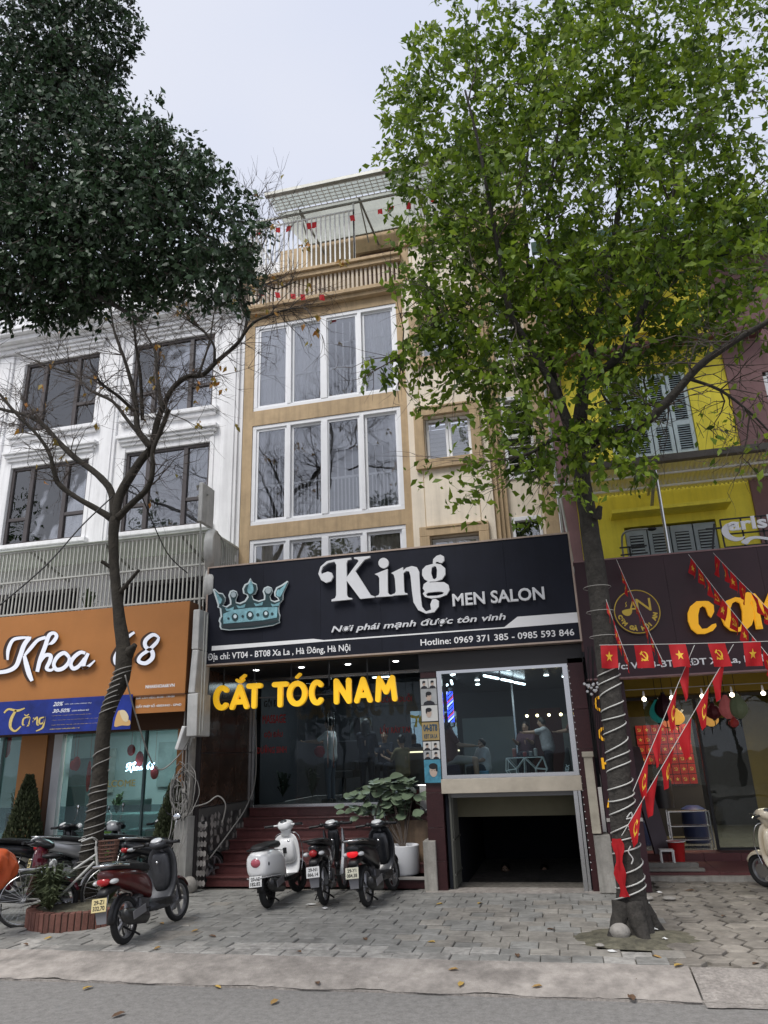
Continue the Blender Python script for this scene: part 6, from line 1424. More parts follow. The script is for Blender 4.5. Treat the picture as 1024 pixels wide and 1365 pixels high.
# ---- topiary cones and pots by the clinic
conel=mat('cypress_leaf',(.05,.062,.028),.7,attr=.45)
for (px0,pyt,pxb,pyb,Y,rb,lb,pot) in ((39,1037,30,1120,12.5,.34,'slim cypress cone in front of the left orange pillar',False),(232,1045,228,1140,12.35,.33,'bushy cypress cone in a white pot by the right orange pillar',True)):
    base=W(pxb,pyb,Y); top=W(px0,pyt,Y); zb0=.55
    t=thing('potted_cypress',lb,'potted plant',(base.x,Y,0)); P_=[];D=[]
    for _ in range(5200):
        u=random.random(); z=zb0+(top.z-zb0)*u; r=rb*(1-u)**.8*random.uniform(.75,1.02)+.02; a=random.uniform(0,2*pi); cx=base.x+(top.x-base.x)*u*.3
        P_.append((cx+r*cos(a),Y+r*sin(a),z)); D.append((cos(a)*.5,sin(a)*.5,1+random.gauss(0,.3)))
    leaf_cloud('foliage',t,P_,D,.075,conel,70)
    m=MB(); m.tube([(base.x,Y,.3),(base.x,Y,top.z-.2)],[.03,.01],6); m.build('stem',twigm,t)
    m=MB(); m.lathe((base.x,Y,0),[(.2,0),(.27,.12),(.31,.5),(.32,.55),(.28,.55),(.27,.48)],20); m.build('pot',mat('aged_white_pot',(.42,.40,.36),.6,var=.1,scale=6,stain=.25),t,smooth='auto')
# ---- fiddle leaf plants on the salon ledge
fid=mat('fiddle_leaf',(.20,.27,.17),.45,attr=.35,spec=.5)
pc=thing('fiddle_leaf_plant','broad leaved green plant spreading over the ledge beside the salon steps','potted plant',(-2.98,13.0,.3))
def bigleaf(p,d,s,mt,par):
    d=Vector(d).normalized(); side=d.cross(Vector((0,-.6,1)).normalized()); side=side.normalized() if side.length>.01 else Vector((1,0,0)); up=side.cross(d); 
    pr=[(0,.02),(.2,.22),(.45,.36),(.7,.44),(.9,.33),(1,.05)]; vs=[];fs=[]
    for (t,w_) in pr:
        c=p+d*s*t-Vector((0,0,1))*s*.18*t*t; vs+=[c+side*w_*s+up*.06*s,c-up*.02*s,c-side*w_*s+up*.06*s]
    for i in range(len(pr)-1):
        for k in (0,1): a=i*3+k; fs.append((a,a+1,a+4,a+3))
    m=MB(); m.add(vs,fs); return m.build('leaf',mt,par,smooth=True)
ms_=MB()
for (px,py,nl) in ((480,1062,12),(500,1050,14),(520,1048,16),(540,1045,16),(525,1068,14),(550,1060,10),(492,1078,12),(475,1080,10),(515,1082,12),(545,1078,10)):
    c=W(px,py,13.0); ms_.tube(smooth([(-2.77,12.85,.5),((c.x-2.77)/2,12.95,.95),(c.x,c.y,c.z)],4),.012,5)
    for k in range(nl):
        a=random.uniform(0,2*pi); d=Vector((cos(a),sin(a)*.8-.25,random.uniform(-.35,.5))); bigleaf(c+Vector((random.gauss(0,.07),random.gauss(0,.06),random.gauss(0,.07))),d,random.uniform(.16,.25),fid,pc)
ms_.build('stem',twigm,pc,smooth=True)
m=MB(); m.lathe((-2.77,12.8,0),[(.0,.16),(.24,.165),(.255,.19),(.26,.59),(.25,.60),(.22,.55)],24); t=m.build('pot',mat('white_glazed_pot',(.70,.71,.73),.25,stain=.08,var=.03),pc,smooth='auto')
m=MB(); m.lathe((-2.95,13.4,1.07),[(.2,0),(.26,.1),(.27,.3),(.2,.34)],16); tag(m.build('dark_planter_pot',mat('dark_ceramic',(.05,.05,.045),.4),None,smooth='auto'),'dark ceramic pot on the granite ledge behind the white pot','pot')
# ================================================================ FLAGS
redf=mat('red_flag_cloth',(.50,.012,.018),.65,var=.1,scale=9,trans=.35); yem=mat('flag_yellow',(.80,.50,.04),.6,trans=.2)
def flag_string(label,a,b,ts,w_,h_,cat='flag string',sag=.03,emb=True,lean=0.,group=None,ends=None,jit=.12,thick=.004,taper=0.,side=0.):
    a=Vector(a);b=Vector(b); t=thing('flag_string',label,cat,(a+b)/2,group=group)
    P=lambda u: a.lerp(b,u)-Vector((0,0,sag*sin(pi*u)))
    m=MB(); m.tube([P(i/14) for i in range(15)],thick,4); m.build('string',cord,t)
    Ln=(b-a).length; d=(b-a).normalized()
    for k,u in enumerate(ts):
        p0=P(u-w_/2/Ln); p1=P(u+w_/2/Ln); ln=lean+random.gauss(0,jit); ph=random.uniform(0,6); amp=.022 if h_>.2 else .01
        hang=Vector((ln*h_,random.gauss(0,.12)*h_,-h_))
        nrm=(p1-p0).cross(hang).normalized()
        if nrm.y>0: nrm=-nrm
        def S(x,z,off=0): return p0.lerp(p1,x+(side-x)*taper*z)+hang*z+nrm*(amp*sin(ph+x*5+z*2.2)*z*1.5+off)
        vs=[];fs=[];n=6
        for j in range(n+1):
            for i in range(n+1): vs.append(S(i/n,j/n))
        for j in range(n):
            for i in range(n): q=j*(n+1)+i; fs.append((q,q+1,q+n+2,q+n+1))
        o=MB().add(vs,fs).build('flag',redf,t,smooth=True)
        if emb is True or (emb==2 and k%2):
            for off in (.003,):
                e=MB()
                if k%2==0:
                    sp=star(.5,.5,.24); c=S(.5,.5,off); pts=[S(x,1-z,off) for x,z in [(.5+(q[0]-.5),q[1]) for q in sp]]
                    e.add([c]+pts,[(0,1+i,1+(i+1)%10) for i in range(10)])
                else:
                    mm=MB(); hammer_sickle(mm,.5,.5,.26,0.); e.add([S(v[0],1-v[2],off) for v in mm.v],mm.f)
                e.build('emblem',yem,o)
FY=9.35
flag_string('level string of larger party and national flags from the green trunk to the right edge',W(799,860,9.45),W(1075,853,9.6),[.048+.0,.215,.385,.575,.745,.93],.20,.285,sag=.01,jit=.06)
flag_string('steep flag string over the gold emblem of the restaurant sign',W(822,746,11.9),W(884,882,9.8),[.05,.14,.24,.33,.42,.51,.6,.7,.8,.9],.16,.2,lean=.05)
flag_string('short flag string hugging the wrapped trunk beside the emblem',W(808,799,9.5),W(838,882,9.6),[.1,.27,.44,.6,.76,.9],.13,.16)
flag_string('flag string crossing the first orange letters of the restaurant sign',W(918,739,11.9),W(1050,905,9.7),[.06,.15,.24,.33,.43,.53,.63,.73,.83,.93],.19,.24,lean=-.1)
flag_string('rightmost flag string falling from the top of the restaurant sign',W(951,737,11.9),W(1075,860,9.8),[.06,.15,.25,.37,.5,.62,.75,.88],.2,.26,lean=-.1)
flag_string('slanting string of red pennants ending low on the green trunk',W(978,859,9.6),W(829,1114,9.42),[.14,.29,.45,.60,.745,.885],.32,.25,lean=.1,sag=.0,jit=.05,taper=.75,side=1.,emb=2)
flag_string('slanting string of red pennants nearer the green trunk',W(926,860,9.6),W(844,1055,9.42),[.17,.38,.62,.84],.32,.25,lean=.1,sag=.0,jit=.05,taper=.75,side=1.,emb=2)
flag_string('small red flags strung along the upper terrace fence',W(335,308,13.4),W(600,255,13.4),[.04,.14,.2,.3,.33,.52,.66,.72,.8,.92],.11,.16,sag=.12,emb=False)
flag_string('small red flags strung low along the terrace balustrade',W(338,385,13.2),W(445,392,13.2),[.1,.3,.5,.62,.85],.12,.15,sag=.06,emb=False)
m=MB(); vs=[];fs=[];n=10
for i in range(n+1):
    z=W(822,1118,9.43).z-.6*i/n; w_=.05+.02*sin(i*1.3)
    for k in range(5): vs.append((W(822,1118,9.4).x-w_+2*w_*k/4-.0*i+.01*sin(i*.8),9.42+.025*sin(k*2.2+i*.7),z))
for i in range(n):
    for k in range(4): q=i*5+k; fs.append((q,q+1,q+6,q+5))
tag(m.add(vs,fs).build('tied_cloth',redf,None,smooth=True),'crumpled red flag cloth tied low on the left side of the green trunk','cloth')
# ================================================================ MOTORBIKES
def sgn(v,e): return (1 if v>=0 else -1)*abs(v)**e
def ring_x(x,zc,hw,ht,hb,e=.75,n=18,yc=0,tilt=0):
    out=[]
    for k in range(n):
        a=2*pi*k/n; s=sgn(sin(a),e); z=(ht if s>0 else hb)*s; out.append(Vector((x+tilt*z,yc+hw*sgn(cos(a),e),zc+z)))
    return out
def ring_z(z,xc,hw,hx,e=.7,n=18,bend=0):
    out=[]
    for k in range(n):
        a=2*pi*k/n; y=hw*sgn(cos(a),e); out.append(Vector((xc+hx*sgn(sin(a),e)-bend*(y/hw if hw else 0)**2,y,z)))
    return out
def loftx(name,secs,mt,root,n=18,e=.75,sub=1,**k): return MB().loft([ring_x(*s[:5],e=e,n=n,tilt=(s[5] if len(s)>5 else 0)) for s in secs]).build(name,mt,root,smooth=True,sub=sub,**k)
seatm=mat('black_seat_vinyl',(.014,.014,.015),.55,bump=.15,bscale=120); engm=mat('engine_grey',(.10,.10,.105),.45,.6,var=.3,scale=15); chrome=mat('chrome',(.6,.6,.6),.12,1.); exh=mat('dark_exhaust',(.045,.045,.045),.35,.6,var=.2,scale=12)
redlens=mat('red_lens',(.40,.012,.015),.15,coat=.5); amber=mat('amber_lens',(.6,.22,.02),.2); clear=mat('clear_lens',(.55,.56,.56),.12); rimg=mat('grey_alloy',(.30,.30,.31),.35,.7); rimb=mat('black_alloy',(.03,.03,.03),.4,.4)
mirr=mat('mirror_face',(.75,.78,.8),.05,1.)
platew=mat('white_number_plate',(.68,.68,.66),.5); platey=mat('yellow_number_plate',(.62,.52,.26),.5); plink=mat('plate_ink',(.02,.02,.02),.6)
def wheel(root,name,cx,R,tw,rim,spoked,front,ang=0,discs=True):
    # tyre part with rim below it
    t=MB(); prof=[]; n=12; vs=[];fs=[];S=40
    M=Matrix.Rotation(ang,3,'Z')
    for k in range(n): a=2*pi*k/n; prof.append((R-tw*.85+tw*.85*cos(a)*1.0,tw*.95*sin(a)))
    for j in range(S):
        b=2*pi*j/S
        for (r,y) in prof: vs.append(Vector((cx,0,R))+M@Vector((r*cos(b),y,r*sin(b))))
    for j in range(S):
        for k in range(n): fs.append((j*n+k,j*n+(k+1)%n,((j+1)%S)*n+(k+1)%n,((j+1)%S)*n+k))
    w_=thing(name,None,None); w_.parent=root; ORG[w_]=Vector(); w_.location=(0,0,0)
    t.add(vs,fs).build('tyre',rubber,w_,smooth=True)
    m=MB(); Ri=R-tw*1.65; T=lambda p: Vector((cx,0,R))+M@Vector(p)
    vs=[];fs=[];pr=[(Ri+.012,-tw*.55),(Ri-.012,-tw*.5),(Ri-.016,0),(Ri-.012,tw*.5),(Ri+.012,tw*.55),(Ri+.008,0)]
    for j in range(S):
        b=2*pi*j/S
        for (r,y) in pr: vs.append(T((r*cos(b),y,r*sin(b))))
    q=len(pr)
    for j in range(S):
        for k in range(q): fs.append((j*q+k,j*q+(k+1)%q,((j+1)%S)*q+(k+1)%q,((j+1)%S)*q+k))
    m.add(vs,fs)
    if spoked:
        for k in range(28): b=2*pi*k/28; m.tube([T((.03*cos(b+.35),(.02 if k%2 else -.02),.03*sin(b+.35))),T((Ri*cos(b),0,Ri*sin(b)))],.0022,3)
    else:
        for k in range(5): b=2*pi*k/5; m.obox(T((Ri*.52*cos(b),0,Ri*.52*sin(b))),(Ri*.95,.03,.035),M@Matrix.Rotation(-b,3,'Y'))
    m.tube([T((0,-.045,0)),T((0,.045,0))],.035 if not spoked else .025,12)
    m.build('rim',rim,w_)
    if discs and front: m=MB(); m.tube([T((0,.05,0)),T((0,.054,0))],Ri*.62,20); m.build('brake_disc',steel,w_)
    return w_
def motorbike(label,style,body,accent,plate=platew,num=('29-AE','182.82'),steer=.0,lens=redlens,legcol=None,rim=rimg,mirrors=(),group='motorbikes parked on the pavement',helmet=False,name='motor_scooter',cat='motorbike'):
    r=thing(name,label,cat,(0,0,0),group=group); leg=legcol or body
    vesp=style=='vespa'; R=.235 if vesp else (.28 if style=='under' else .26); FX=1.27 if vesp else 1.26; tw=.052 if vesp else .042
    wheel(r,'rear_wheel',0,R,tw,rim,style=='under' and False,False); wheel(r,'front_wheel',FX,R,tw*.95,rim,False,True,steer)
    if vesp:
        loftx('rear_body',[(-.36,.60,.10,.10,.12),(-.34,.60,.15,.15,.165),(-.25,.60,.185,.185,.19),(-.02,.59,.205,.2,.20),(.18,.55,.21,.21,.2),(.34,.48,.19,.24,.16),(.44,.42,.15,.22,.10),(.48,.38,.08,.14,.05)],body,r,24,.68)
        loftx('seat',[(-.30,.80,.06,.02,.03),(-.26,.81,.13,.045,.03),(-.05,.82,.15,.05,.04),(.1,.81,.14,.045,.04),(.28,.82,.13,.05,.05),(.42,.79,.10,.045,.05),(.46,.77,.04,.02,.03)],seatm,r,16,.7)
        MB().loft([ring_z(.27,.72,.17,.26,.5),ring_z(.33,.72,.17,.27,.5)]).build('footboard',blackm if accent is None else accent,r,bevel=.01)
        MB().loft([ring_z(z,x,hw,hx,.6,20,bd) for z,x,hw,hx,bd in ((.24,.80,.10,.05,.0),(.30,.90,.17,.04,.02),(.45,.97,.20,.03,.05),(.65,.97,.215,.028,.07),(.80,.94,.20,.03,.07),(.88,.93,.14,.03,.04),(.90,.93,.05,.02,.02))]).build('leg_shield',leg,r,smooth=True,sub=1)
        MB().loft([ring_z(z,x,hw,hx,.6,16,0) for z,x,hw,hx in ((.45,.92,.13,.05),(.55,.87,.15,.07),(.76,.87,.14,.07),(.84,.89,.10,.05))]).build('glove_box',leg,r,smooth=True,sub=1)
        hz=1.02; hx=.92
        loftx('headset',[(hx-.14,hz-.02,.05,.05,.05),(hx-.10,hz,.11,.07,.07),(hx,hz,.13,.085,.09),(hx+.10,hz-.01,.11,.08,.09),(hx+.16,hz-.02,.05,.05,.05)],body,r,18,.85)
        MB().loft([ring_z(z,hx+.0,a,b,.9,14) for z,a,b in ((.86,.075,.07),(.93,.08,.08),(.99,.12,.1))]).build('steering_neck',body,r,smooth=True)
        m=MB(); m.lathe((FX-.0,0,0),[(.01,0)],3); 
    else:
        z0=.02
        loftx('tail_cowl',[(-.46,.80,.04,.03,.03),(-.42,.79,.09,.06,.06,0),(-.28,.76,.125,.09,.10),(-.05,.72,.14,.11,.13),(.20,.66,.14,.13,.15),(.40,.58,.12,.15,.15),(.52,.50,.09,.12,.12),(.56,.46,.04,.05,.05)] if style!='under' else [(-.42,.80,.03,.03,.03),(-.38,.78,.08,.06,.05),(-.22,.74,.105,.08,.08),(.05,.70,.11,.09,.10),(.28,.64,.10,.11,.12),(.42,.58,.07,.10,.10),(.48,.55,.03,.05,.05)],body,r,18,.7)
        loftx('seat',[(-.40,.865,.04,.015,.03),(-.34,.875,.11,.035,.04),(-.10,.865,.14,.045,.06),(.10,.83,.14,.04,.07),(.32,.80,.12,.045,.08),(.50,.77,.08,.035,.06),(.54,.75,.03,.02,.03)],seatm,r,16,.7)
        m=MB(); m.tube(smooth([(-.05,.13,.85),(-.3,.14,.885),(-.46,.10,.90),(-.50,0,.905),(-.46,-.10,.90),(-.3,-.14,.885),(-.05,-.13,.85)],4),.014,8); m.build('grab_rail',chrome if style!='under' else exh,r,smooth=True)
        if style!='under':
            MB().loft([ring_z(.27,.72,.15,.24,.5),ring_z(.36,.70,.16,.24,.5)]).build('footboard',blackm,r,bevel=.01)
            MB().loft([ring_z(z,x,hw,hx,.6,20,bd) for z,x,hw,hx,bd in ((.22,.72,.06,.10,.0),(.30,.86,.14,.07,.02),(.45,.97,.19,.06,.06),(.62,1.0,.215,.05,.08),(.80,.99,.21,.045,.08),(.92,.95,.17,.04,.05),(.97,.94,.07,.03,.02))]).build('leg_shield',leg,r,smooth=True,sub=1)
            MB().loft([ring_z(z,x,hw,hx,.6,16,0) for z,x,hw,hx in ((.40,.90,.10,.05),(.60,.90,.14,.06),(.84,.88,.13,.06),(.90,.88,.08,.04))]).build('inner_panel',accent or blackm,r,smooth=True,sub=1)
            loftx('side_panel',[(.38,.30,.12,.06,.05),(.5,.30,.155,.08,.05),(.75,.27,.16,.07,.04),(.95,.27,.12,.05,.03)],accent or body,r,14,.6)
        else:
            for s in (-1,1):
                m=MB(); out=[(.62,.30),(.78,.24),(.98,.36),(1.02,.62),(.98,.88),(.90,.94),(.88,.70),(.80,.52)]
                k=len(out); vs=[Vector((x,s*(.10+.05*(z-.2)),z)) for x,z in out]+[Vector((x-.01,s*(.17-.02*abs(z-.6)),z)) for x,z in out]
                m.add(vs,[tuple(range(k)),tuple(range(2*k-1,k-1,-1))]+[(i,i+k,(i+1)%k+k,(i+1)%k) for i in range(k)]); m.build('leg_shield',leg if s<0 else body,r,bevel=.01)
            loftx('down_tube',[(.4,.5,.035,.05,.05),(.7,.48,.035,.05,.05),(.92,.80,.05,.08,.08)],body,r,10,.8)
            MB().loft([ring_z(z,x,hw,hx,.7,14) for z,x,hw,hx in ((.45,.97,.05,.05),(.7,.93,.09,.06),(.9,.90,.10,.06),(.95,.9,.06,.04))]).build('front_cowl',body,r,smooth=True,sub=1)
            m=MB(); m.tube([(.75,-.2,.28),(.75,.2,.28)],.018,8); m.tube([(.1,-.19,.30),(.1,.19,.30)],.014,8); m.build('footpeg',blackm,r)
        hz=1.0; hx=.86
        loftx('headset',[(hx-.13,hz-.01,.06,.02,.04),(hx-.06,hz,.13,.05,.06),(hx+.06,hz,.14,.06,.08),(hx+.17,hz-.03,.10,.04,.08),(hx+.22,hz-.05,.04,.02,.03)],accent if style=='sport' and accent else body,r,16,.8)
        m=MB(); m.ell((hx-.07,0,hz+.045),(.055,.085,.02),14,6,rot3(0,0,-.5)); m.build('instrument_panel',clear,r,smooth=True)
    if vesp: m=MB(); m.ell((hx-.09,0,hz+.055),(.045,.06,.018),14,6,rot3(0,0,-.6)); m.build('instrument_panel',mat('dark_gauge',(.05,.055,.06),.15),r,smooth=True)
    # handlebar, grips, levers
    M=Matrix.Rotation(steer,3,'Z'); c=Vector((hx,0,hz)); HB=lambda x,y,z: c+M@Vector((x,y,z))
    m=MB(); m.tube([HB(-.05,-.32,.0),HB(0,-.1,.0),HB(0,.1,.0),HB(-.05,.32,.0)],.014,8); m.build('handlebar',body if vesp else blackm,r,smooth=True)
    for s in (-1,1):
        m=MB(); m.tube([HB(-.035,s*.21,0),HB(-.065,s*.34,0)],.020,10); m.tube([HB(-.065,s*.34,0),HB(-.068,s*.355,0)],.022,10); m.build('grip',blackm,r,smooth='auto')
        m=MB(); m.tube([HB(.03,s*.17,.0),HB(.035,s*.24,-.01),HB(.0,s*.33,-.02)],.007,5); m.build('brake_lever',steel,r)
        if not vesp:
            m=MB(); m.ell(HB(-.01,s*.17,.01),(.03,.045,.03),8,6); m.build('switch_housing',blackm,r,smooth=True)
    for s in mirrors:
        m=MB(); m.tube([HB(.02,s*.16,.02),HB(.06,s*.22,.18),HB(.03,s*.27,.26)],.006,6); st_=m.build('mirror_stem',chrome,r,smooth=True)
        m=MB(); m.ell(HB(.03,s*.28,.30),(.018,.062,.045),12,8); mh=m.build('mirror_housing',chrome if vesp else blackm,r,smooth=True); m=MB(); m.ell(HB(.018,s*.28,.30),(.01,.055,.038),12,6); m.build('mirror_face',mirr,mh,smooth=True)
    # control cables, seams, pegs, lock, hooks
    for q_,(y0,y1) in enumerate(((.2,.03),(-.2,-.03),(.15,-.02))):
        m=MB(); m.tube(smooth([HB(-.01,y0,-.01),HB(.12,y0*.9,.02),HB(.14,y1,-.06),HB(.06,y1,-.18)],4),.0045,5); m.build('control_cable',blackm,r,smooth=True)
    m=MB()
    for s_ in (-1,1): m.tube([(.22,s_*.13,.34),(.22,s_*.22,.33)],.012,6)
    m.build('passenger_peg',rubber,r,kind='stuff')
    m=MB(); m.tube([(-.05,.0,.20),(.10,.08,.10),(.16,.10,.06)],.012,6); m.tube([(-.05,0,.20),(.10,-.08,.10),(.16,-.10,.06)],.012,6); m.build('centre_stand',blackm,r)
    m=MB()
    m.tube(smooth([(.42,.13 if not vesp else .16,.74),(.2,.14 if not vesp else .2,.72),(-.05,.13 if not vesp else .2,.755),(-.3,.10 if not vesp else .15,.80)],4),.004,4)
    m.tube(smooth([(.42,-.13 if not vesp else -.16,.74),(.2,-.14 if not vesp else -.2,.72),(-.05,-.13 if not vesp else -.2,.755),(-.3,-.10 if not vesp else -.15,.80)],4),.004,4)
    m.build('panel_seam',blackm,r)
    if vesp:
        m=MB(); m.tube(smooth([(-.38,.12,.44),(-.40,0,.43),(-.38,-.12,.44),(-.2,-.2,.43),(.1,-.215,.40),(.35,-.18,.36)],4),.008,5); m.tube(smooth([(-.38,.12,.44),(-.2,.2,.43),(.1,.215,.40),(.35,.18,.36)],4),.008,5); m.build('rim_trim',mat('grey_trim',(.35,.35,.35),.4),r,smooth=True)
        m=MB(); m.tube(smooth([(-.2,.14,.80),(-.36,.12,.80),(-.42,0,.80),(-.36,-.12,.80),(-.2,-.14,.80)],4),.010,6); m.build('grab_rail',blackm,r,smooth=True)
        m=MB(); m.tube(smooth([(.90,.215,.35),(.99,.225,.6),(.94,.205,.82),(.93,.12,.90),(.93,-.12,.90),(.94,-.205,.82),(.99,-.225,.6),(.90,-.215,.35)],4),.007,5); m.build('shield_edge',chrome,r,smooth=True)
        m=MB(); m.box(.80,.815,-.03,.03,.62,.70); m.tube([(.8,.0,.62),(.77,0,.60),(.775,0,.57)],.006,5); m.build('bag_hook',blackm,r)
    else:
        m=MB(); m.tube([(.80,0,.78),(.775,0,.775)],.018,10); m.build('ignition_lock',chrome,r,smooth=True)
    # front fender and fork
    m=MB(); vs=[];fs=[];na=14;nw=7; F0=radians(25);F1=radians(165)
    for i in range(na+1):
        a=F0+(F1-F0)*i/na; hw=(.075 if vesp else .06)*(.5+.5*sin(pi*i/na)**.4)
        for k in range(nw+1):
            u=k/nw*2-1; rr=R+.035-(.05 if vesp else .03)*u*u; p=Vector((rr*cos(a),u*hw,rr*sin(a))); vs.append(Vector((FX,0,R))+M@p)
    for i in range(na):
        for k in range(nw): q=i*(nw+1)+k; fs.append((q,q+1,q+nw+2,q+nw+1))
    o=m.add(vs,fs).build('front_fender',body,r,smooth=True); b=o.modifiers.new('solid','SOLIDIFY'); b.thickness=.006
    m=MB(); 
    for s in ((-1,) if vesp else (-1,1)): m.tube([(FX,s*.06,R),(FX-.12,s*.06,.62),(FX-.22,s*.04,.85)],.018,8)
    m.tube([(FX-.16,0,.55),(.9,0,.98)],.03,8); m.build('fork',engm,r,smooth=True)
    # nose / headlamp
    m=MB(); m.ell((FX-.16 if not vesp else hx+.15,0,.72 if style=='sport' else hz-.02),(.05,.08,.06),12,8); m.build('headlamp',clear,r,smooth=True)
    # rear mudguard, plate, lights
    if vesp: px_,pz=-.40,.40; tz,tx=.60,-.335
    else: px_,pz=-.50,.50; tz,tx=.72,-.43
    if vesp: m=MB(); m.obox((-.335,0,.47),(.03,.13,.2),rot3(0,0,.25)); m.build('plate_holder',blackm,r,bevel=.008)
    else:
        m=MB(); m.loft([ring_x(-.46,.60,.06,.03,.03),ring_x(-.40,.62,.07,.05,.05),ring_x(-.15,.66,.07,.05,.05)]); m.build('tail_underside',blackm,r,smooth=True)
        vs=[Vector((-.40,-.06,.62)),Vector((-.40,.06,.62)),Vector((-.47,.07,.42)),Vector((-.47,-.07,.42)),Vector((-.46,.06,.30)),Vector((-.46,-.06,.30))]
        o=MB().add(vs,[(0,1,2,3),(3,2,4,5)]).build('mud_flap',mat('grey_flap',(.18,.18,.19),.5),r); b=o.modifiers.new('solid','SOLIDIFY'); b.thickness=.012
    Rp=rot3(0,0,.18); pc_=Vector((px_,0,pz)); m=MB(); m.obox(pc_,(.006,.19,.14),Rp); p=m.build('number_plate',plate,r,bevel=.003)
    for s,zz,hh in ((num[0],.008,.045),(num[1],-.052,.045)):
        cu=bpy.data.curves.new('t','FONT'); cu.body=s; cu.size=1; cu.extrude=.002; cu.offset=.02; me=curve_mesh(cu); a=np.array([v.co[:] for v in me.vertices]); lo=a.min(0);hi=a.max(0)
        wd=.13 if len(s)<6 else .15
        place_mesh(me,'plate_characters',plink,p,lambda c:(lambda q: pc_+Rp@Vector((-.0045-c.z*.5,(wd/2)-(c.x-lo[0])/(hi[0]-lo[0])*wd,zz+(c.y-lo[1])/(hi[1]-lo[1])*hh)))(c))
    if vesp:
        m=MB(); m.ell((tx-.01,0,tz+.03),(.04,.078,.062),14,8); o=m.build('tail_light',mat('pink_tail_lens',(.45,.10,.13),.2,coat=.5),r,smooth=True); m=MB(); m.ell((tx+.0,0,tz+.03),(.038,.092,.076),14,8); m.build('tail_light_bezel',chrome,r,smooth=True)
        for s in (-1,1): m=MB(); m.ell((-.27,s*.155,.60),(.03,.02,.04),10,6); m.build('turn_signal',mat('smoked_lens',(.06,.06,.07),.2),r,smooth=True)
    else:
        m=MB(); m.ell((tx+.02,0,tz+.01),(.05,.085 if style=='sport' else .06,.05),14,8); m.build('tail_light',lens,r,smooth=True)
        for s in (-1,1): m=MB(); m.ell((tx+.07,s*.11,tz+.0),(.07,.045,.03),12,6); m.build('turn_signal',clear if style!='red' else amber,r,smooth=True)
    # engine, swing arm, exhaust, shocks, stand
    m=MB(); m.obox((.16,.10,.28),(.42,.09,.13),rot3(0,0,-.12)); m.build('engine_case',engm if not vesp else mat('silver_engine',(.22,.22,.23),.4,.6),r,bevel=.03)
    m=MB(); m.obox((.30,0,.34),(.22,.2,.2),rot3(0,0,.2)); m.tube([(.18,0,.42),(.40,0,.50)],.06,10); m.build('engine_block',engm,r,bevel=.02)
    ys=-.13 if style=='under' else -.155; m=MB()
    if style=='under': m.tube([(.42,-.08,.26),(.2,ys,.22),(.1,ys,.22)],.018,8); m.tube([(.12,ys,.23),(-.02,ys-.005,.26),(-.32,ys-.01,.33)],[.03,.042,.042],14); m.tube([(-.32,ys-.01,.33),(-.35,ys-.01,.337)],[.042,.03],14)
    else: m.tube([(.35,-.08,.24),(.25,ys,.23)],.02,8); m.loft([[Vector((x,ys+hy*cos(2*pi*k/14),z+hz_*sin(2*pi*k/14))) for k in range(14)] for x,z,hy,hz_ in ((.27,.24,.03,.04),(.2,.25,.055,.085),(-.14,.31,.065,.095),(-.24,.335,.055,.075),(-.27,.34,.025,.03))])
    ex=m.build('exhaust',exh,r,smooth='auto')
    m=MB(); m.obox((-.02,ys-.066,.33),(.28,.010,.09),rot3(0,0,-.14)) if style!='under' else m.obox((-.12,ys-.045,.29),(.25,.006,.05),rot3(0,0,-.2)); m.build('heat_shield',mat('heat_shield_grey',(.25,.25,.26),.35,.5),ex,bevel=.004)
    for s in ((1,) if style!='under' else (-1,1)):
        m=MB(); q=[]; 
        for k in range(46): a=k*.85; t=k/45; q.append((-.04+.10*t+.0+.022*cos(a),s*.105+.022*sin(a),.28+.30*t))
        m.tube(q,.005,4); m.tube([(-.04,s*.105,.26),(.07,s*.105,.62)],.011,6); m.build('shock_spring',chrome if style=='under' else engm,r,smooth=True)
    m=MB(); m.tube([(.38,.13,.22),(.34,.25,.005)],.010,6); m.tube([(.34,.25,.012),(.30,.29,.008)],.012,6); m.build('side_stand',blackm,r,smooth=True)
    m=MB(); vs=[];fs=[]
    for i in range(9):
        a=radians(70)+radians(110)*i/8
        for k in range(5): u=k/2-1; rr=R+.03-.02*u*u; vs.append(Vector((rr*cos(a),u*.055,R+rr*sin(a))))
    for i in range(8):
        for k in range(4): q=i*5+k; fs.append((q,q+1,q+6,q+5))
    o=m.add(vs,fs).build('rear_mudguard',blackm,r,smooth=True); b=o.modifiers.new('solid','SOLIDIFY'); b.thickness=.005
    if style=='under': m=MB(); m.obox((.02,.11,.29),(.46,.03,.10),rot3(0,0,.02)); m.build('chain_case',blackm,r,bevel=.02)
    if helmet:
        pass
    return r
def place(r,rear,heading,lean=.06):
    r.location=(rear[0],rear[1],.0); r.rotation_euler=(lean,0,heading) ; return r
def hd(a,b): a=G(*a);b=G(*b); return math.atan2(b.y-a.y,b.x-a.x),a
wpaint=mat('white_scooter_paint',(.76,.76,.75),.22,coat=.6,var=.02); bpaint=mat('black_gloss_paint',(.012,.013,.016),.3,coat=.5,var=.3,scale=14,stain=.3); rpaint=mat('dark_red_paint',(.085,.010,.010),.3,coat=.5,var=.25,scale=12,stain=.3); gpaint=mat('gunmetal_paint',(.06,.062,.068),.42,.4,var=.2,scale=12,stain=.3); spaint=mat('silver_paint',(.36,.37,.38),.3,.6,coat=.3); cpaint=mat('beige_scooter_paint',(.62,.55,.42),.25,coat=.5); mpaint=mat('maroon_paint',(.10,.008,.018),.2,coat=.7)
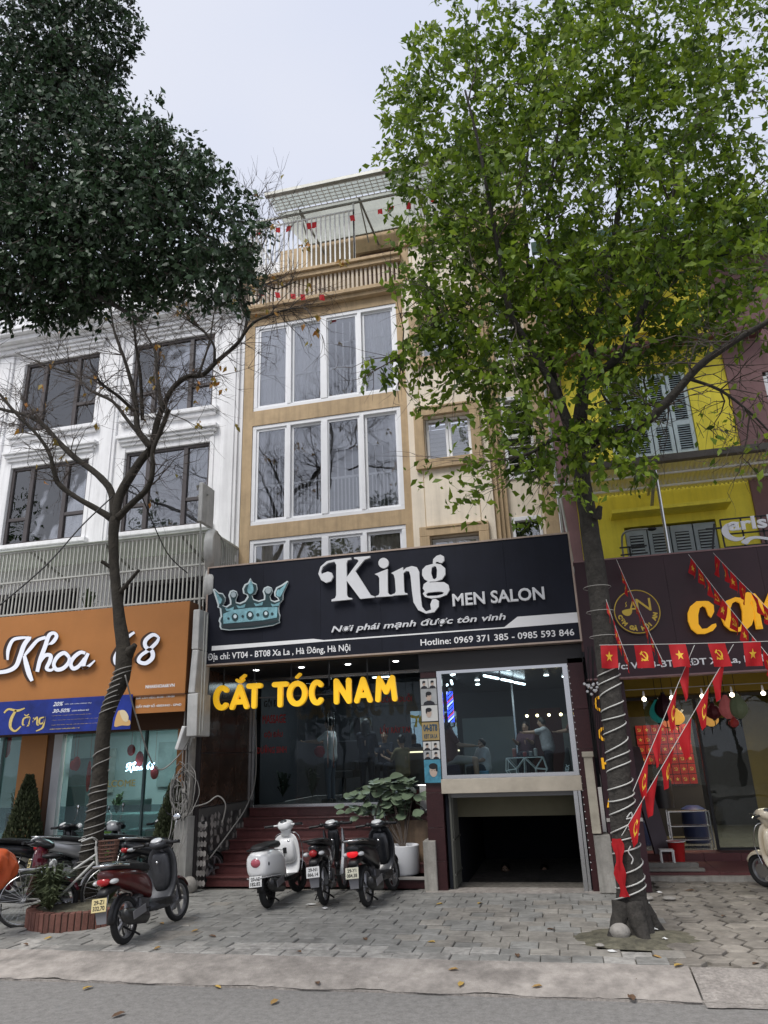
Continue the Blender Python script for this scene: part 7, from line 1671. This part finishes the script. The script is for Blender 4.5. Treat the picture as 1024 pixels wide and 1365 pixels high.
# lean>0 tips the machine onto its side stand (towards its left)
h,a=hd((358,1210.6),(390.5,1192.5)); sc=motorbike('white retro scooter with black seat leftmost of the three before the salon steps','vespa',wpaint,None,num=('29-AE','182.82'),steer=-.25,rim=rimb); place(sc,a,radians(90),-.10)
m=MB(); m.ell((.83,-.06,.78),(.012,.03,.03),10,6); m.build('lock_cap',chrome,sc,smooth=True)
h,a=hd((433.6,1206.7),(452.7,1189.6)); place(motorbike('black underbone motorbike with pale leg guard in the middle of the three before the steps','under',bpaint,bpaint,num=('29-N1','866.14'),legcol=spaint,steer=-.05),a,radians(94),-.10)
h,a=hd((490.8,1209),(520.6,1189.6)); place(motorbike('glossy black scooter with bright red tail light rightmost of the three before the steps','sport',bpaint,bpaint,plate=mat('cream_number_plate',(.66,.64,.50),.5),num=('29-Y1','084.38'),legcol=bpaint,steer=-.12,lens=mat('bright_red_lens',(.6,.01,.015),.15,emit=(1,.02,.03),es=.25)),a,radians(86),-.10)
h,a=hd((166.5,1259),(233.3,1227.6)); place(motorbike('dark red and grey scooter with yellow plate parked beside the brick planter','sport',rpaint,gpaint,plate=platey,num=('29-Z1','332.70'),legcol=gpaint,steer=-.1,mirrors=(-1,)),a,radians(90),-.12)
# row behind the bare tree
for (px,py,hd_,st,b1,b2,pl_,mr,lb,nm) in (
 (196,1196,62,'sport',bpaint,bpaint,platew,(1,),'black scooter parked behind the dark red one by the clinic glass',('29-B1','517.20')),
 (150,1188,55,'under',bpaint,spaint,platew,(),'black underbone motorbike parked between the bare tree and the clinic door',('29-H1','604.33')),
 (78,1190,50,'sport',spaint,bpaint,platey,(-1,1),'silver grey scooter with round mirrors parked left of the bare tree',('29-K1','220.19')),
 (15,1195,60,'under',bpaint,bpaint,platew,(-1,),'dark motorbike at the left edge behind the bicycle',('29-L1','731.46'))):
    place(motorbike(lb,st,b1,b2,plate=pl_,num=nm,mirrors=mr,steer=.15),G(px,py),radians(hd_),-.1)
place(motorbike('maroon scooter half cut by the left edge of the photo','sport',mpaint,bpaint,plate=platew,num=('29-C1','448.05'),mirrors=()),G(-45,1232),radians(12),-.08)
# beige scooter at the right, facing the pavement's left end
r=motorbike('beige retro scooter with brown seat parked at the right edge before the restaurant','vespa',cpaint,gpaint,num=('29-D2','150.66'),steer=.45,group='motorbikes parked on the pavement'); place(r,(3.10,11.45),radians(110),-.06)
for c in r.children:
    if c.name.startswith('seat'): c.data=c.data.copy(); c.data.materials.clear(); c.data.materials.append(mat('brown_seat_vinyl',(.12,.06,.035),.5))
# helmets resting on the parked row
def helmet(label,p,mt,rot=0):
    t=thing('helmet',label,'helmet',p); m=MB(); vs=[];fs=[]
    m.ell((p[0],p[1],p[2]+.02),(.135,.115,.12),18,10); m.v=[(x,y,max(z,p[2]-.03)) for x,y,z in m.v]; m.build('shell',mt,t,smooth=True)
    m=MB(); m.ell((p[0]-.10,p[1]-.03,p[2]+.01),(.05,.09,.035),12,6); m.build('peak',blackm,t,smooth=True)
place_h=[(G(78,1190)+Vector((.55,.62,.93)),mat('grey_helmet',(.22,.23,.24),.25,coat=.4),'grey helmet hanging on the silver scooter by the cypress cone'),(G(196,1196)+Vector((.42,.75,.98)),mat('black_helmet',(.02,.02,.022),.2,coat=.6),'black helmet resting on the scooter behind the dark red one')]
for p,mt,lb in place_h: helmet(lb,p,mt)
# bicycle with wicker basket
bc=thing('bicycle','old white bicycle with a brown basket leaning beside the brick planter','bicycle',(0,0,0)); bw_=mat('white_bicycle_frame',(.55,.55,.52),.4,stain=.2,var=.1,scale=9)
def bwheel(nm,cx):
    w_=thing(nm,None,None); w_.parent=bc; ORG[w_]=Vector(); R=.33
    m=MB(); m.tube([(cx+R*cos(t*pi/24),0,R+R*sin(t*pi/24)) for t in range(48)],.018,8,close=True); m.build('tyre',rubber,w_,smooth=True)
    m=MB(); m.tube([(cx+(R-.03)*cos(t*pi/24),0,R+(R-.03)*sin(t*pi/24)) for t in range(48)],.010,6,close=True)
    for k in range(24): a=2*pi*k/24; m.tube([(cx+.02*cos(a+.5),.02*(-1)**k,R+.02*sin(a+.5)),(cx+(R-.03)*cos(a),0,R+(R-.03)*sin(a))],.0022,3)
    m.tube([(cx,-.04,R),(cx,.04,R)],.022,8); m.build('rim',steel,w_)
    m=MB(); m.tube([(cx+(R+.035)*cos(a),0,R+(R+.035)*sin(a)) for a in [radians(20+i*12) for i in range(13)]],.014,5); m.build('mudguard',steel,w_)
bwheel('rear_wheel',0); bwheel('front_wheel',1.05)
m=MB(); m.tube([(0,0,.33),(.42,0,.30)],.012,6); m.tube([(0,.03,.33),(.34,.01,.66)],.010,6); m.tube([(.42,0,.30),(.32,0,.78)],.016,8); m.tube([(.42,0,.30),(.86,0,.72)],.018,8); m.tube([(.36,0,.50),(.88,0,.82)],.016,8); m.tube([(.90,0,.66),(.86,0,.92)],.020,8); m.tube([(.90,0,.68),(1.05,.04,.33)],.012,6); m.tube([(.90,0,.68),(1.05,-.04,.33)],.012,6)
m.build('frame',bw_,bc,smooth='auto')
m=MB(); m.tube(smooth([(.64,.30,1.0),(.78,.24,1.04),(.86,.06,1.0),(.86,-.06,1.0),(.78,-.24,1.04),(.64,-.30,1.0)],4),.012,6); m.tube([(.86,0,.9),(.86,0,1.0)],.012,6); m.build('handlebar',bw_,bc,smooth=True)
m=MB(); m.ell((.30,0,.84),(.14,.09,.04),12,6); m.build('saddle',blackm,bc,smooth=True)
m=MB(); m.tube([(.42,-.09,.30),(.42,.09,.30)],.02,8); m.tube([(.42,.09,.30),(.55,.10,.20)],.010,5); m.tube([(.42,-.09,.30),(.29,-.10,.40)],.010,5); m.box(.50,.60,.08,.16,.18,.20); m.box(.24,.34,-.16,-.08,.39,.41); m.build('pedal_crank',engm,bc)
wick=mat('brown_wicker',(.11,.055,.04),.8,var=.3,scale=30)
m=MB()
for k in range(26):
    a=2*pi*k/26; x=1.03+.14*sgn(cos(a),.6); y=.17*sgn(sin(a),.6); m.tube([(x*.0+1.03+.11*sgn(cos(a),.6),.14*sgn(sin(a),.6),.72),(x,y,.98)],.006,4)
for z,s in ((.72,0),(.77,.2),(.82,.4),(.87,.6),(.92,.8),(.98,1)):
    m.tube([(1.03+(.11+.03*s)*sgn(cos(2*pi*k/26),.6),(.14+.03*s)*sgn(sin(2*pi*k/26),.6),z) for k in range(26)],.010,5,close=True)
m.box(.93,1.13,-.13,.13,.715,.725); m.build('basket',wick,bc)
m=MB(); m.tube([(-.15,.05,.7),(.3,.05,.7)],.006,5); m.tube([(-.15,-.05,.7),(.3,-.05,.7)],.006,5); m.tube([(-.1,.05,.7),(0,.04,.33)],.006,4); m.tube([(-.1,-.05,.7),(0,-.04,.33)],.006,4)
for x in (-.14,-.05,.04,.13): m.tube([(x,-.05,.7),(x,.05,.7)],.006,4)
m.build('rack',steel,bc)
p0=G(28,1236); bc.location=(p0.x-.0,p0.y,0); bc.rotation_euler=(-.06,0,radians(38))
# orange raincoat heap on the maroon scooter
rc=mat('orange_rain_cover',(.50,.09,.025),.5,var=.15,scale=6)
c0=W(-8,1160,8.75); m=MB(); m.ell(c0,(.30,.28,.26),48,34); vv=[]
for v in m.v:
    v=Vector(v); d=v-c0; k=nz3(v.x*3.1,v.y*3.1,v.z*2.2); k2=abs(nz3(v.x*7+4,v.y*7,v.z*3.5)); f=1+.5*k-.35*k2-.12*abs(nz3(v.x*15,v.y*15,v.z*6)); q=c0+Vector((d.x*f,d.y*f,d.z*(1+.12*k))); vv.append(tuple(q))
m.v=vv; tag(m.build('rain_cover',rc,None,smooth=True),'crumpled orange rain cover draped over the seat at the left edge','rain cover')

# ================================================================ PEOPLE
def blobmesh(name,caps,ells,mt,parent,vox=.012,smooth_it=6):
    m=MB()
    for a,ra,b,rb in caps:
        a=Vector(a);b=Vector(b); d=(b-a); L_=d.length; u=d.normalized() if L_>1e-6 else Vector((0,0,1)); rings=[]; x=u.orthogonal().normalized(); y=u.cross(x)
        for k in range(5): th=-pi/2+pi/2*k/4.; rings.append((a+u*ra*sin(th),max(.0015,ra*cos(th))))
        for k in range(1,6): th=pi/2*k/5; rings.append((b+u*rb*sin(th),max(.0015,rb*cos(th))))
        rings=[rings[i] for i in range(len(rings))]; rings.insert(5,(b,rb)); 
        m.loft([[c+(x*cos(2*pi*j/12)+y*sin(2*pi*j/12))*r_ for j in range(12)] for c,r_ in rings])
    for c,r_,rot in ells: m.ell(c,r_,16,12,rot)
    o=m.build(name,mt,parent); md=o.modifiers.new('r','REMESH'); md.mode='VOXEL'; md.voxel_size=vox; sm=o.modifiers.new('s','SMOOTH'); sm.iterations=smooth_it; sm.factor=.5
    dg=bpy.context.evaluated_depsgraph_get(); dg.update(); me=bpy.data.meshes.new_from_object(o.evaluated_get(dg)); o.modifiers.clear(); o.data=me; me.polygons.foreach_set('use_smooth',[True]*len(me.polygons)); me.materials.clear(); me.materials.append(mt); return o
skin=mat('skin',(.36,.23,.16),.5); hairm=mat('black_hair',(.010,.009,.009),.45); eyew=mat('eye_white',(.6,.6,.58),.3); denim=mat('blue_grey_trousers',(.06,.08,.11),.8); shoem=mat('dark_shoe',(.02,.02,.022),.5)
def person(label,loc,face,H_=1.68,pose='stand',shirt=None,trous=denim,arms=((0,0),(0,0)),long_sleeve=False,hair='short',shorts=False,group=None,skirt=False,bend=0.,headturn=0.,seat_z=.45,shoes=shoem,legs_out=.0):
    """face = heading in radians the body looks along (0 = +x). arms: per side (left, right) (raise forward angle, elbow bend)"""
    s=H_/1.7; t=thing('person',label,'person',loc)
    Rz=Matrix.Rotation(face,3,'Z'); O=Vector(loc)
    T=lambda x,y,z: O+Rz@Vector((x*s,y*s,z*s))
    if pose=='stand': hip=.90; kx,kz,ax,az=.02,.49,-.01,.07
    else: hip=seat_z/s+.09; kx,kz,ax,az=.42,hip-.02,.44,.07
    def torso(x,y,dz):   # torso leans forward by bend
        return T(x*cos(bend)+dz*sin(bend),y,hip+dz*cos(bend)-x*sin(bend))
    caps=[];sh=[];tr_=[]
    caps+=[(torso(0,-.06,.0),.11,torso(0,.06,0),.11),(torso(0,0,.05),.115,torso(0,0,.30),.12),(torso(0,-.08,.36),.09,torso(0,.08,.36),.09),(torso(0,-.15,.46),.058,torso(0,.15,.46),.058),(torso(0,0,.48),.05,torso(.01,0,.58),.048)]
    sh+=[(torso(0,-.06,.0),.13,torso(0,.06,0),.13),(torso(0,-.05,.05),.125,torso(0,-.06,.30),.125),(torso(0,.05,.05),.125,torso(0,.06,.30),.125),(torso(0,-.08,.36),.112,torso(0,.08,.36),.112),(torso(0,-.15,.455),.072,torso(0,.15,.455),.072)]
    hc=torso(.025,0,.68); Rh=Rz@Matrix.Rotation(headturn,3,'Z')@Matrix.Rotation(bend*.6,3,'Y')
    HP=lambda x,y,z: hc+Rh@(Vector((x,y,z))*s)
    caps+=[(torso(.01,0,.56),.05,HP(.0,0,-.05),.06)]
    ells=[(hc,(.098*s,.075*s,.118*s),Rh),(HP(.03,0,-.06),(.062*s,.055*s,.06*s),Rh)]
    caps+=[(HP(.085,0,.005),.012,HP(.108,0,-.022),.015)]      # nose
    for q in (-1,1): ells.append((HP(-.005,q*.078,-.005),(.018*s,.010*s,.030*s),Rh)); 
    for q,(ra,eb) in zip((1,-1),arms):
        S_=torso(0,q*.17,.455); ua=.27; fa=.25
        d1=Vector((sin(ra),q*.10,-cos(ra))).normalized(); el=S_+Rz@(d1*ua*s); d2=Vector((sin(ra+eb),-q*.05,-cos(ra+eb))).normalized(); wr_=el+Rz@(d2*fa*s)
        caps+=[(S_,.050,el,.038),(el,.038,wr_,.025)]
        sh+=[(S_,.062,S_.lerp(el,1. if long_sleeve else .75),.052)]
        if long_sleeve: sh.append((el,.050,el.lerp(wr_,.9),.036))
        # hand: palm, four unequal bent fingers, thumb from the side of the palm
        hx=Rz@d2; hy=Rz@Vector((0,1,0)); hy=(hy-hx*hy.dot(hx)).normalized(); hn=hx.cross(hy)
        pc1=wr_+hx*.045*s; pc2=wr_+hx*.085*s
        for k in range(4):
            o_=hy*(k-1.5)*.019*s; L_=(.060,.070,.066,.052)[k]*s; caps.append((pc1+o_*.8,.012,pc2+o_,.010)); f1=pc2+o_+hx*L_*.55+hn*.008*s; caps.append((pc2+o_,.0095,f1,.0085)); caps.append((f1,.0085,f1+hx*L_*.40+hn*.024*s,.007))
        caps.append((wr_+hx*.02*s+hy*.018*s,.012,wr_+hx*.05*s+hy*.042*s,.010)); caps.append((wr_+hx*.05*s+hy*.042*s,.010,wr_+hx*.082*s+hy*.048*s+hn*.01*s,.008))
    for q in (-1,1):
        hj=T(0,q*.09,hip-.02) ; kn=T(kx+.0,q*(.10+legs_out),kz); an=T(ax,q*(.10+legs_out),az)
        caps+=[(hj,.085,kn,.055),(kn,.052,an,.036),(T(ax-.04,q*(.10+legs_out),.035),.035,T(ax+.13,q*(.11+legs_out),.03),.028)]
        tr_+=[(hj,.100,hj.lerp(kn,1 if not shorts else .8),.068)]
        if not shorts: tr_.append((kn,.066,kn.lerp(an,.95),.050))
        sm_=MB(); 
    if pose!='stand': tr_.append((T(0,-.07,hip-.02),.115,T(0,.07,hip-.02),.115))
    else: tr_.append((T(0,-.05,hip),.115,T(0,.05,hip),.115))
    blobmesh('body',caps,ells,skin,t,.011,4)
    blobmesh('shirt',sh,[],shirt or mat('white_shirt',(.55,.56,.56),.8,var=.1,scale=9),t,.015,8)
    if skirt: m=MB(); m.loft([[T(r_*cos(2*pi*k/20)*.8,r_*sin(2*pi*k/20),z)+Vector((0,0,0)) for k in range(20)] for r_,z in ((.13,hip+.05),(.17,hip-.1),(.20,.5),(.23,.2),(.24,.08))]); m.build('skirt',trous,t,smooth=True)
    else: blobmesh('trousers',tr_,[],trous,t,.015,6)
    sc_=[];
    for q in (-1,1): sc_+=[(T(ax-.045,q*(.10+legs_out),.04),.042,T(ax+.15,q*(.112+legs_out),.034),.036)]
    blobmesh('shoes',sc_,[],shoes,t,.012,3)
    he=[(HP(-.018,0,.035),(.100*s,.086*s,.100*s),Rh)]; hcaps=[]
    if hair=='long': hcaps+=[(HP(-.06,-.05,.02),.05,HP(-.075,-.06,-.2),.045),(HP(-.06,.05,.02),.05,HP(-.075,.06,-.2),.045),(HP(-.08,0,.0),.055,HP(-.09,0,-.24),.05)]
    else: hcaps+=[(HP(-.05,-.03,-.01),.055,HP(-.05,.03,-.01),.055)]
    blobmesh('hair',hcaps,he,hairm,t,.010,2)
    for q in (-1,1):
        m=MB(); m.ell(HP(.086,q*.030,.008),(.009*s,.013*s,.009*s),8,6); e_=m.build('eye',eyew,t,smooth=True); m=MB(); m.ell(HP(.094,q*.030,.008),(.004*s,.006*s,.006*s),8,6); m.build('iris',hairm,e_,smooth=True)
        m=MB(); m.tube([HP(.092,q*.016,.032),HP(.086,q*.048,.032)],.004*s,5); m.build('eyebrow',hairm,t)
    m=MB(); m.tube([HP(.088,-.022,-.058),HP(.096,0,-.056),HP(.088,.022,-.058)],.006*s,6); m.build('lips',mat('lips',(.30,.12,.10),.5),t,smooth=True)
    return t
grey_sh=mat('grey_shirt',(.16,.16,.17),.8); navy=mat('navy_cloth',(.015,.018,.03),.8); brown_sh=mat('brown_shirt',(.13,.055,.045),.8); tan_sh=mat('khaki_shirt',(.22,.18,.10),.8); lt=mat('light_trousers',(.30,.28,.25),.8)
person('person in white shirt and blue trousers inside the salon doors with a red towel',(W(441,1060,15.6).x,15.6,FZ),pi*.95,1.72,arms=((1.0,.6),(.9,.7)),long_sleeve=False,trous=denim)
person('person dressed in dark clothes seen from behind standing at the salon counter',(W(490,1050,16.2).x,16.2,FZ),pi*.5,1.68,shirt=navy,trous=navy,long_sleeve=True,arms=((.5,1.0),(.5,1.0)),hair='long')
person('person with dark hair seated low behind the salon counter',(W(512,1000,16.75).x,16.85,FZ),-pi/2,1.6,pose='sit',shirt=navy,trous=navy,arms=((.6,1.2),(.6,1.2)),seat_z=.6)
person('person in a khaki shirt sitting at the right side of the salon',(W(545,1040,16.4).x-.12,16.4,FZ),pi*.8,1.65,pose='sit',shirt=tan_sh,trous=navy,arms=((.7,1.2),(.7,1.2)))
red_cl=mat('red_salon_cloth',(.35,.01,.015),.7); m=MB(); m.ell((W(427,998,15.5).x,15.5,FZ+1.02),(.14,.12,.12),12,8); tag(m.build('red_cloth',red_cl,None,smooth=True),'red towel held by the person in the white shirt inside the salon','towel')
# glass room
ft=rz0
p=W(607,1034,13.1); person('person in a brown shirt and shorts seated on a dark box in the raised window',(p.x-.05,13.1,ft),.15,1.66,pose='sit',shirt=brown_sh,trous=lt,shorts=True,arms=((.6,.9),(.6,.9)),hair='long',seat_z=.40)
sb=box('box_seat',mat('dark_purple_box',(.05,.04,.07),.6),None,p.x-.3,p.x+.12,12.9,13.3,ft,ft+.40,bevel=.02); tag(sb,'dark purple box seat under the person in the brown shirt','seat')
p=W(646,1034,13.6); person('small child in a white shirt sitting on the pale blue plastic stool',(p.x,13.55,ft),-2.4,1.05,pose='sit',shirt=mat('white_shirt',(.55,.56,.56),.8),trous=denim,arms=((.5,.9),(.5,.9)),seat_z=.27)
bst=thing('plastic_stool','pale blue plastic stool with arched openings in the raised window','stool',(p.x,13.4,ft)); bsm=mat('pale_blue_plastic',(.16,.40,.58),.4)
cx=p.x-.03; cy=13.45
box('seat',bsm,bst,cx-.14,cx+.14,cy-.14,cy+.14,ft+.25,ft+.28,bevel=.01)
for sx,sy in((-1,-1),(1,-1),(1,1),(-1,1)): m=MB(); m.add([Vector((cx+sx*(.12+o+t_),cy+sy*(.12+o+u_),z)) for z,o in ((ft,.03),(ft+.25,0)) for t_,u_ in ((-.045,-.045),(.015,-.045),(.015,.015),(-.045,.015))],[(0,1,5,4),(1,2,6,5),(2,3,7,6),(3,0,4,7)]); m.build('leg',bsm,bst)
for sx,sy,w_,d_ in ((0,-1,.24,.012),(0,1,.24,.012),(-1,0,.012,.24),(1,0,.012,.24)): box('skirt',bsm,bst,cx+sx*.13-w_/2,cx+sx*.13+w_/2,cy+sy*.13-d_/2,cy+sy*.13+d_/2,ft+.2,ft+.25)
p=W(735,1034,15.0); person('child in a pale shirt reaching over the angular table in the raised window',(p.x,15.0,ft),pi*.97,1.2,shirt=mat('pale_pattern_shirt',(.40,.41,.42),.8,var=.2,scale=20),trous=navy,arms=((1.4,.2),(1.3,.3)),bend=.15)
p=W(756,1034,13.9); person('adult in a brown top bending at the right end of the raised window',(.36,15.2,ft),pi*.85,1.4,shirt=brown_sh,trous=lt,arms=((.7,.8),(.7,.8)),bend=.25,hair='long')
p=W(703,1034,14.2); person('person with long hair sitting behind the angular table in the raised window',(p.x+.0,15.2,ft),-1.8,1.3,pose='sit',shirt=mat('plum_shirt',(.07,.035,.05),.8),trous=navy,arms=((.8,1.0),(.8,1.0)),hair='long')
gt=thing('angular_table','low table on a white triangulated wire frame in the raised window','table',(-.72,13.1,ft)); a=W(676,1010,12.9); b=W(724,1010,12.9)
m=MB(); m.box(a.x,b.x,12.7,13.2,a.z-.005,a.z+.012); m.build('tabletop',mat('dark_glass_top',(.03,.03,.035),.1),gt)
m=MB(); zT=a.z-.008; zB=ft+.01; xm=(a.x+b.x)/2; w_=(b.x-a.x)/2; zM=(zT+zB)/2+.04
for y in (12.7,13.2):
    pts=dict(A=(a.x,y,zT),B=(b.x,y,zT),C=(a.x-.02,y,zM),D=(b.x+.05,y,zM),E=(xm-.12,y,zB),F_=(xm+.16,y,zB),M_=(xm,y,zT),N_=(xm-.02,y,zM-.05),P=(xm+w_*.55,y,zM+.02),Q=(xm-w_*.5,y,zM+.02))
    for u,v in (('A','B'),('A','C'),('B','D'),('C','E'),('D','F_'),('A','Q'),('Q','E'),('Q','M_'),('M_','P'),('P','B'),('P','F_'),('M_','N_'),('N_','E'),('N_','F_'),('E','F_'),('C','Q'),('P','D')): m.tube([pts[u],pts[v]],.008,5)
m.build('wire_frame',whitemetal,gt)
for k,(dx,c,h_) in enumerate(((-.17,(.35,.12,.1),.12),(.0,(.3,.05,.05),.06),(.1,(.2,.2,.2),.07),(.18,(.4,.38,.35),.11))):
    m=MB(); m.lathe((xm+dx,12.95,a.z+.012),[(.03,0),(.034,h_),(.02,h_+.01)],12); o=m.build(['cup','bowl','dark_cup','tall_cup'][k].replace('dark_cup','cup').replace('tall_cup','cup'),mat('tableware'+str(k),c,.4),None,smooth='auto'); tag(o,['tall reddish cup at the left end of the angular table','small red bowl in the middle of the angular table','low grey cup beside the red bowl on the angular table','pale cup at the right end of the angular table'][k],['cup','bowl','cup','cup'][k])
# black racket bag
yb_=thing('racket_bag','black racket bag with white lettering leaning in the right corner of the raised window','bag',(.05,12.5,ft))
m=MB(); m.add([Vector(v) for v in ((-.12,12.45,ft),(.10,12.45,ft),(.06,12.5,ft+.62),(.02,12.5,ft+.62),(-.12,12.6,ft),(.10,12.6,ft),(.06,12.56,ft+.62),(.02,12.56,ft+.62))],[(0,1,2,3),(7,6,5,4),(1,5,6,2),(4,0,3,7),(3,2,6,7),(4,5,1,0)]); m.build('bag_body',mat('bag_fabric',(.01,.01,.012),.6),yb_,bevel=.015)
cu=bpy.data.curves.new('t','FONT'); cu.body='YONEX'; cu.size=.075; cu.extrude=.001; cu.offset=.002; me=curve_mesh(cu); ca,sa=cos(radians(75)),sin(radians(75))
place_mesh(me,'bag_lettering',M_text_white,yb_,lambda c:(-.02+c.x*ca-c.y*sa,12.435+.04*(c.x*sa)-c.z,ft+.10+c.x*sa+c.y*ca))
# two dim figures in the basement
person('person in a pale long dress standing deep in the dark basement',(-.62,15.6,-1.7),-pi/2,1.62,shirt=mat('pale_dress',(.25,.25,.25),.8),trous=mat('pale_dress',(.25,.25,.25),.8),skirt=True,arms=((.1,.2),(.1,.2)),hair='long')
person('person in a purple outfit standing left in the dark basement',(-1.35,15.4,-1.7),-pi/2,1.68,shirt=mat('purple_dress',(.09,.03,.06),.8),trous=mat('purple_dress',(.09,.03,.06),.8),skirt=True,arms=((.1,.2),(.1,.2)))
# ================================================================ LITTER
lfm=[mat('fallen_leaf_ochre',(.32,.20,.07),.8,var=.2,scale=30),mat('fallen_leaf_brown',(.12,.07,.04),.8,var=.2,scale=30),mat('fallen_leaf_yellow',(.45,.30,.08),.8,var=.2,scale=30)]
def fleaf(px,py,k,s=1.,z=0.006):
    p=G(px,py); 
    if p.y<8.35: z=apz(p.x,p.y)+.01
    if p.y<7.7: p=G(px,py,ROADZ); z=ROADZ+.012
    a=random.uniform(0,6.28); L_=.055*s; m=MB(); d=Vector((cos(a),sin(a),0)); q=Vector((-sin(a),cos(a),0)); b=Vector((p.x,p.y,z))
    vs=[b-d*L_,b-d*.3*L_+q*.45*L_+Vector((0,0,.012)),b+d*.5*L_+q*.35*L_+Vector((0,0,.018)),b+d*L_+Vector((0,0,.004)),b+d*.5*L_-q*.35*L_+Vector((0,0,.015)),b-d*.3*L_-q*.45*L_+Vector((0,0,.010)),b+Vector((0,0,.002))]
    m.add(vs,[(6,i,(i+1)%6) for i in range(6)]); return m.build('fallen_leaf',lfm[k],None)
LV=[(487,1253,1,'brown leaf on the pavers below the black scooter'),(614,1300,2,'yellow leaf on the kerb apron in the middle'),(556,1316,0,'large ochre leaf on the kerb apron near the road'),(715,1303,0,'ochre leaf on the apron right of the centre'),(840,1312,1,'brown leaf on the apron below the green tree'),(423,1297,1,'brown leaf on the apron left of the centre'),(290,1318,2,'yellow leaf at the road edge below the three motorbikes'),(366,1338,0,'ochre leaf on the asphalt left of the centre'),(117,1319,2,'pale yellow leaf on the asphalt at the left'),(158,1355,1,'brown leaf on the asphalt at the lower left'),(64,1252,2,'yellow leaf at the foot of the brick planter'),(283,1249,1,'dark curled leaf on the pavers right of the red scooter'),(260,1242,0,'ochre leaf on the pavers right of the red scooter wheel'),(586,1206,2,'yellow leaf on the pavers before the basement opening'),(640,1205,2,'curled yellow leaf on the pavers before the basement'),(604,1289,0,'ochre leaf at the joint of pavers and apron'),(876,1277,0,'ochre leaf on the soil by the apron joint'),(905,1288,2,'pale leaf beside the apron joint'),(1008,1286,1,'brown leaf on the hexagonal pavers at the right edge'),(735,1240,1,'brown leaf on the pavers left of the green trunk'),(575,1257,2,'pale yellow leaf on the sandy pavers'),(398,1270,1,'small brown leaf on the pavers below the motorbikes'),(34,1260,1,'brown leaf left of the brick planter'),(965,1222,1,'brown leaf on the hexagonal pavers in the middle'),(210,1265,0,'ochre leaf behind the red scooter wheel'),(920,1188,1,'brown leaf by the restaurant kerb'),(215,1232,0,'ochre leaf under the red scooter'),(690,1275,1,'brown leaf right on the edge pavers')]
for x,y,k,lb in LV: tag(fleaf(x,y,k,random.uniform(.9,1.4)),lb,'leaf','fallen leaves on the ground')
rest=MB()
for _ in range(150):
    x=random.uniform(-6.5,4); y=random.uniform(7.9,12.4); a=random.uniform(0,6.28); L_=random.uniform(.006,.02); z=.012 if y>8.4 else apz(x,y)+.008
    rest.add([(x,y,z),(x+L_*cos(a),y+L_*sin(a),z+.004),(x+L_*.6*cos(a+1.2),y+L_*.6*sin(a+1.2),z+.002)],[(0,1,2)])
rest.build('ground_debris',lfm[1],None,kind='stuff')
pap=mat('white_litter',(.62,.62,.60),.7)
for px,py,s,lb,z in ((415,1207,.09,'crumpled white paper scrap beside the middle motorbike',.0),(434,1212,.06,'small white paper scrap behind the middle motorbike',0),(873,1244,.07,'white wrapper by the roots of the green tree',.03),(887,1256,.04,'tiny white scrap on the mossy soil',.02),(817,1270,.06,'grey crushed rubble scrap beside the rough stone',0),(880,1194,.05,'white scrap on the restaurant kerb',.03)):
    p=G(px,py); m=MB(); vs=[]
    for k in range(9): a=2*pi*k/9; r_=s*random.uniform(.5,1); vs.append(Vector((p.x+r_*cos(a),p.y+r_*.7*sin(a),z+.008+random.uniform(0,.015))))
    m.add([Vector((p.x,p.y,z+.03))]+vs,[(0,1+k,1+(k+1)%9) for k in range(9)]); tag(m.build('paper_scrap',pap,None),lb,'litter')
for px,py,r_,lb in ((800,1262,.05,'small grey pebble left of the rough stone'),(893,1200,.09,'flat grey stone slab lying before the restaurant kerb'),(862,1200,.10,'flat stone slab next to the trunk before the restaurant kerb')):
    p=G(px,py); rock(lb,p.x,p.y,0,r_,.35,px)
stn=mat('water_stain',(.045,.045,.043),.5,var=.2,scale=6)
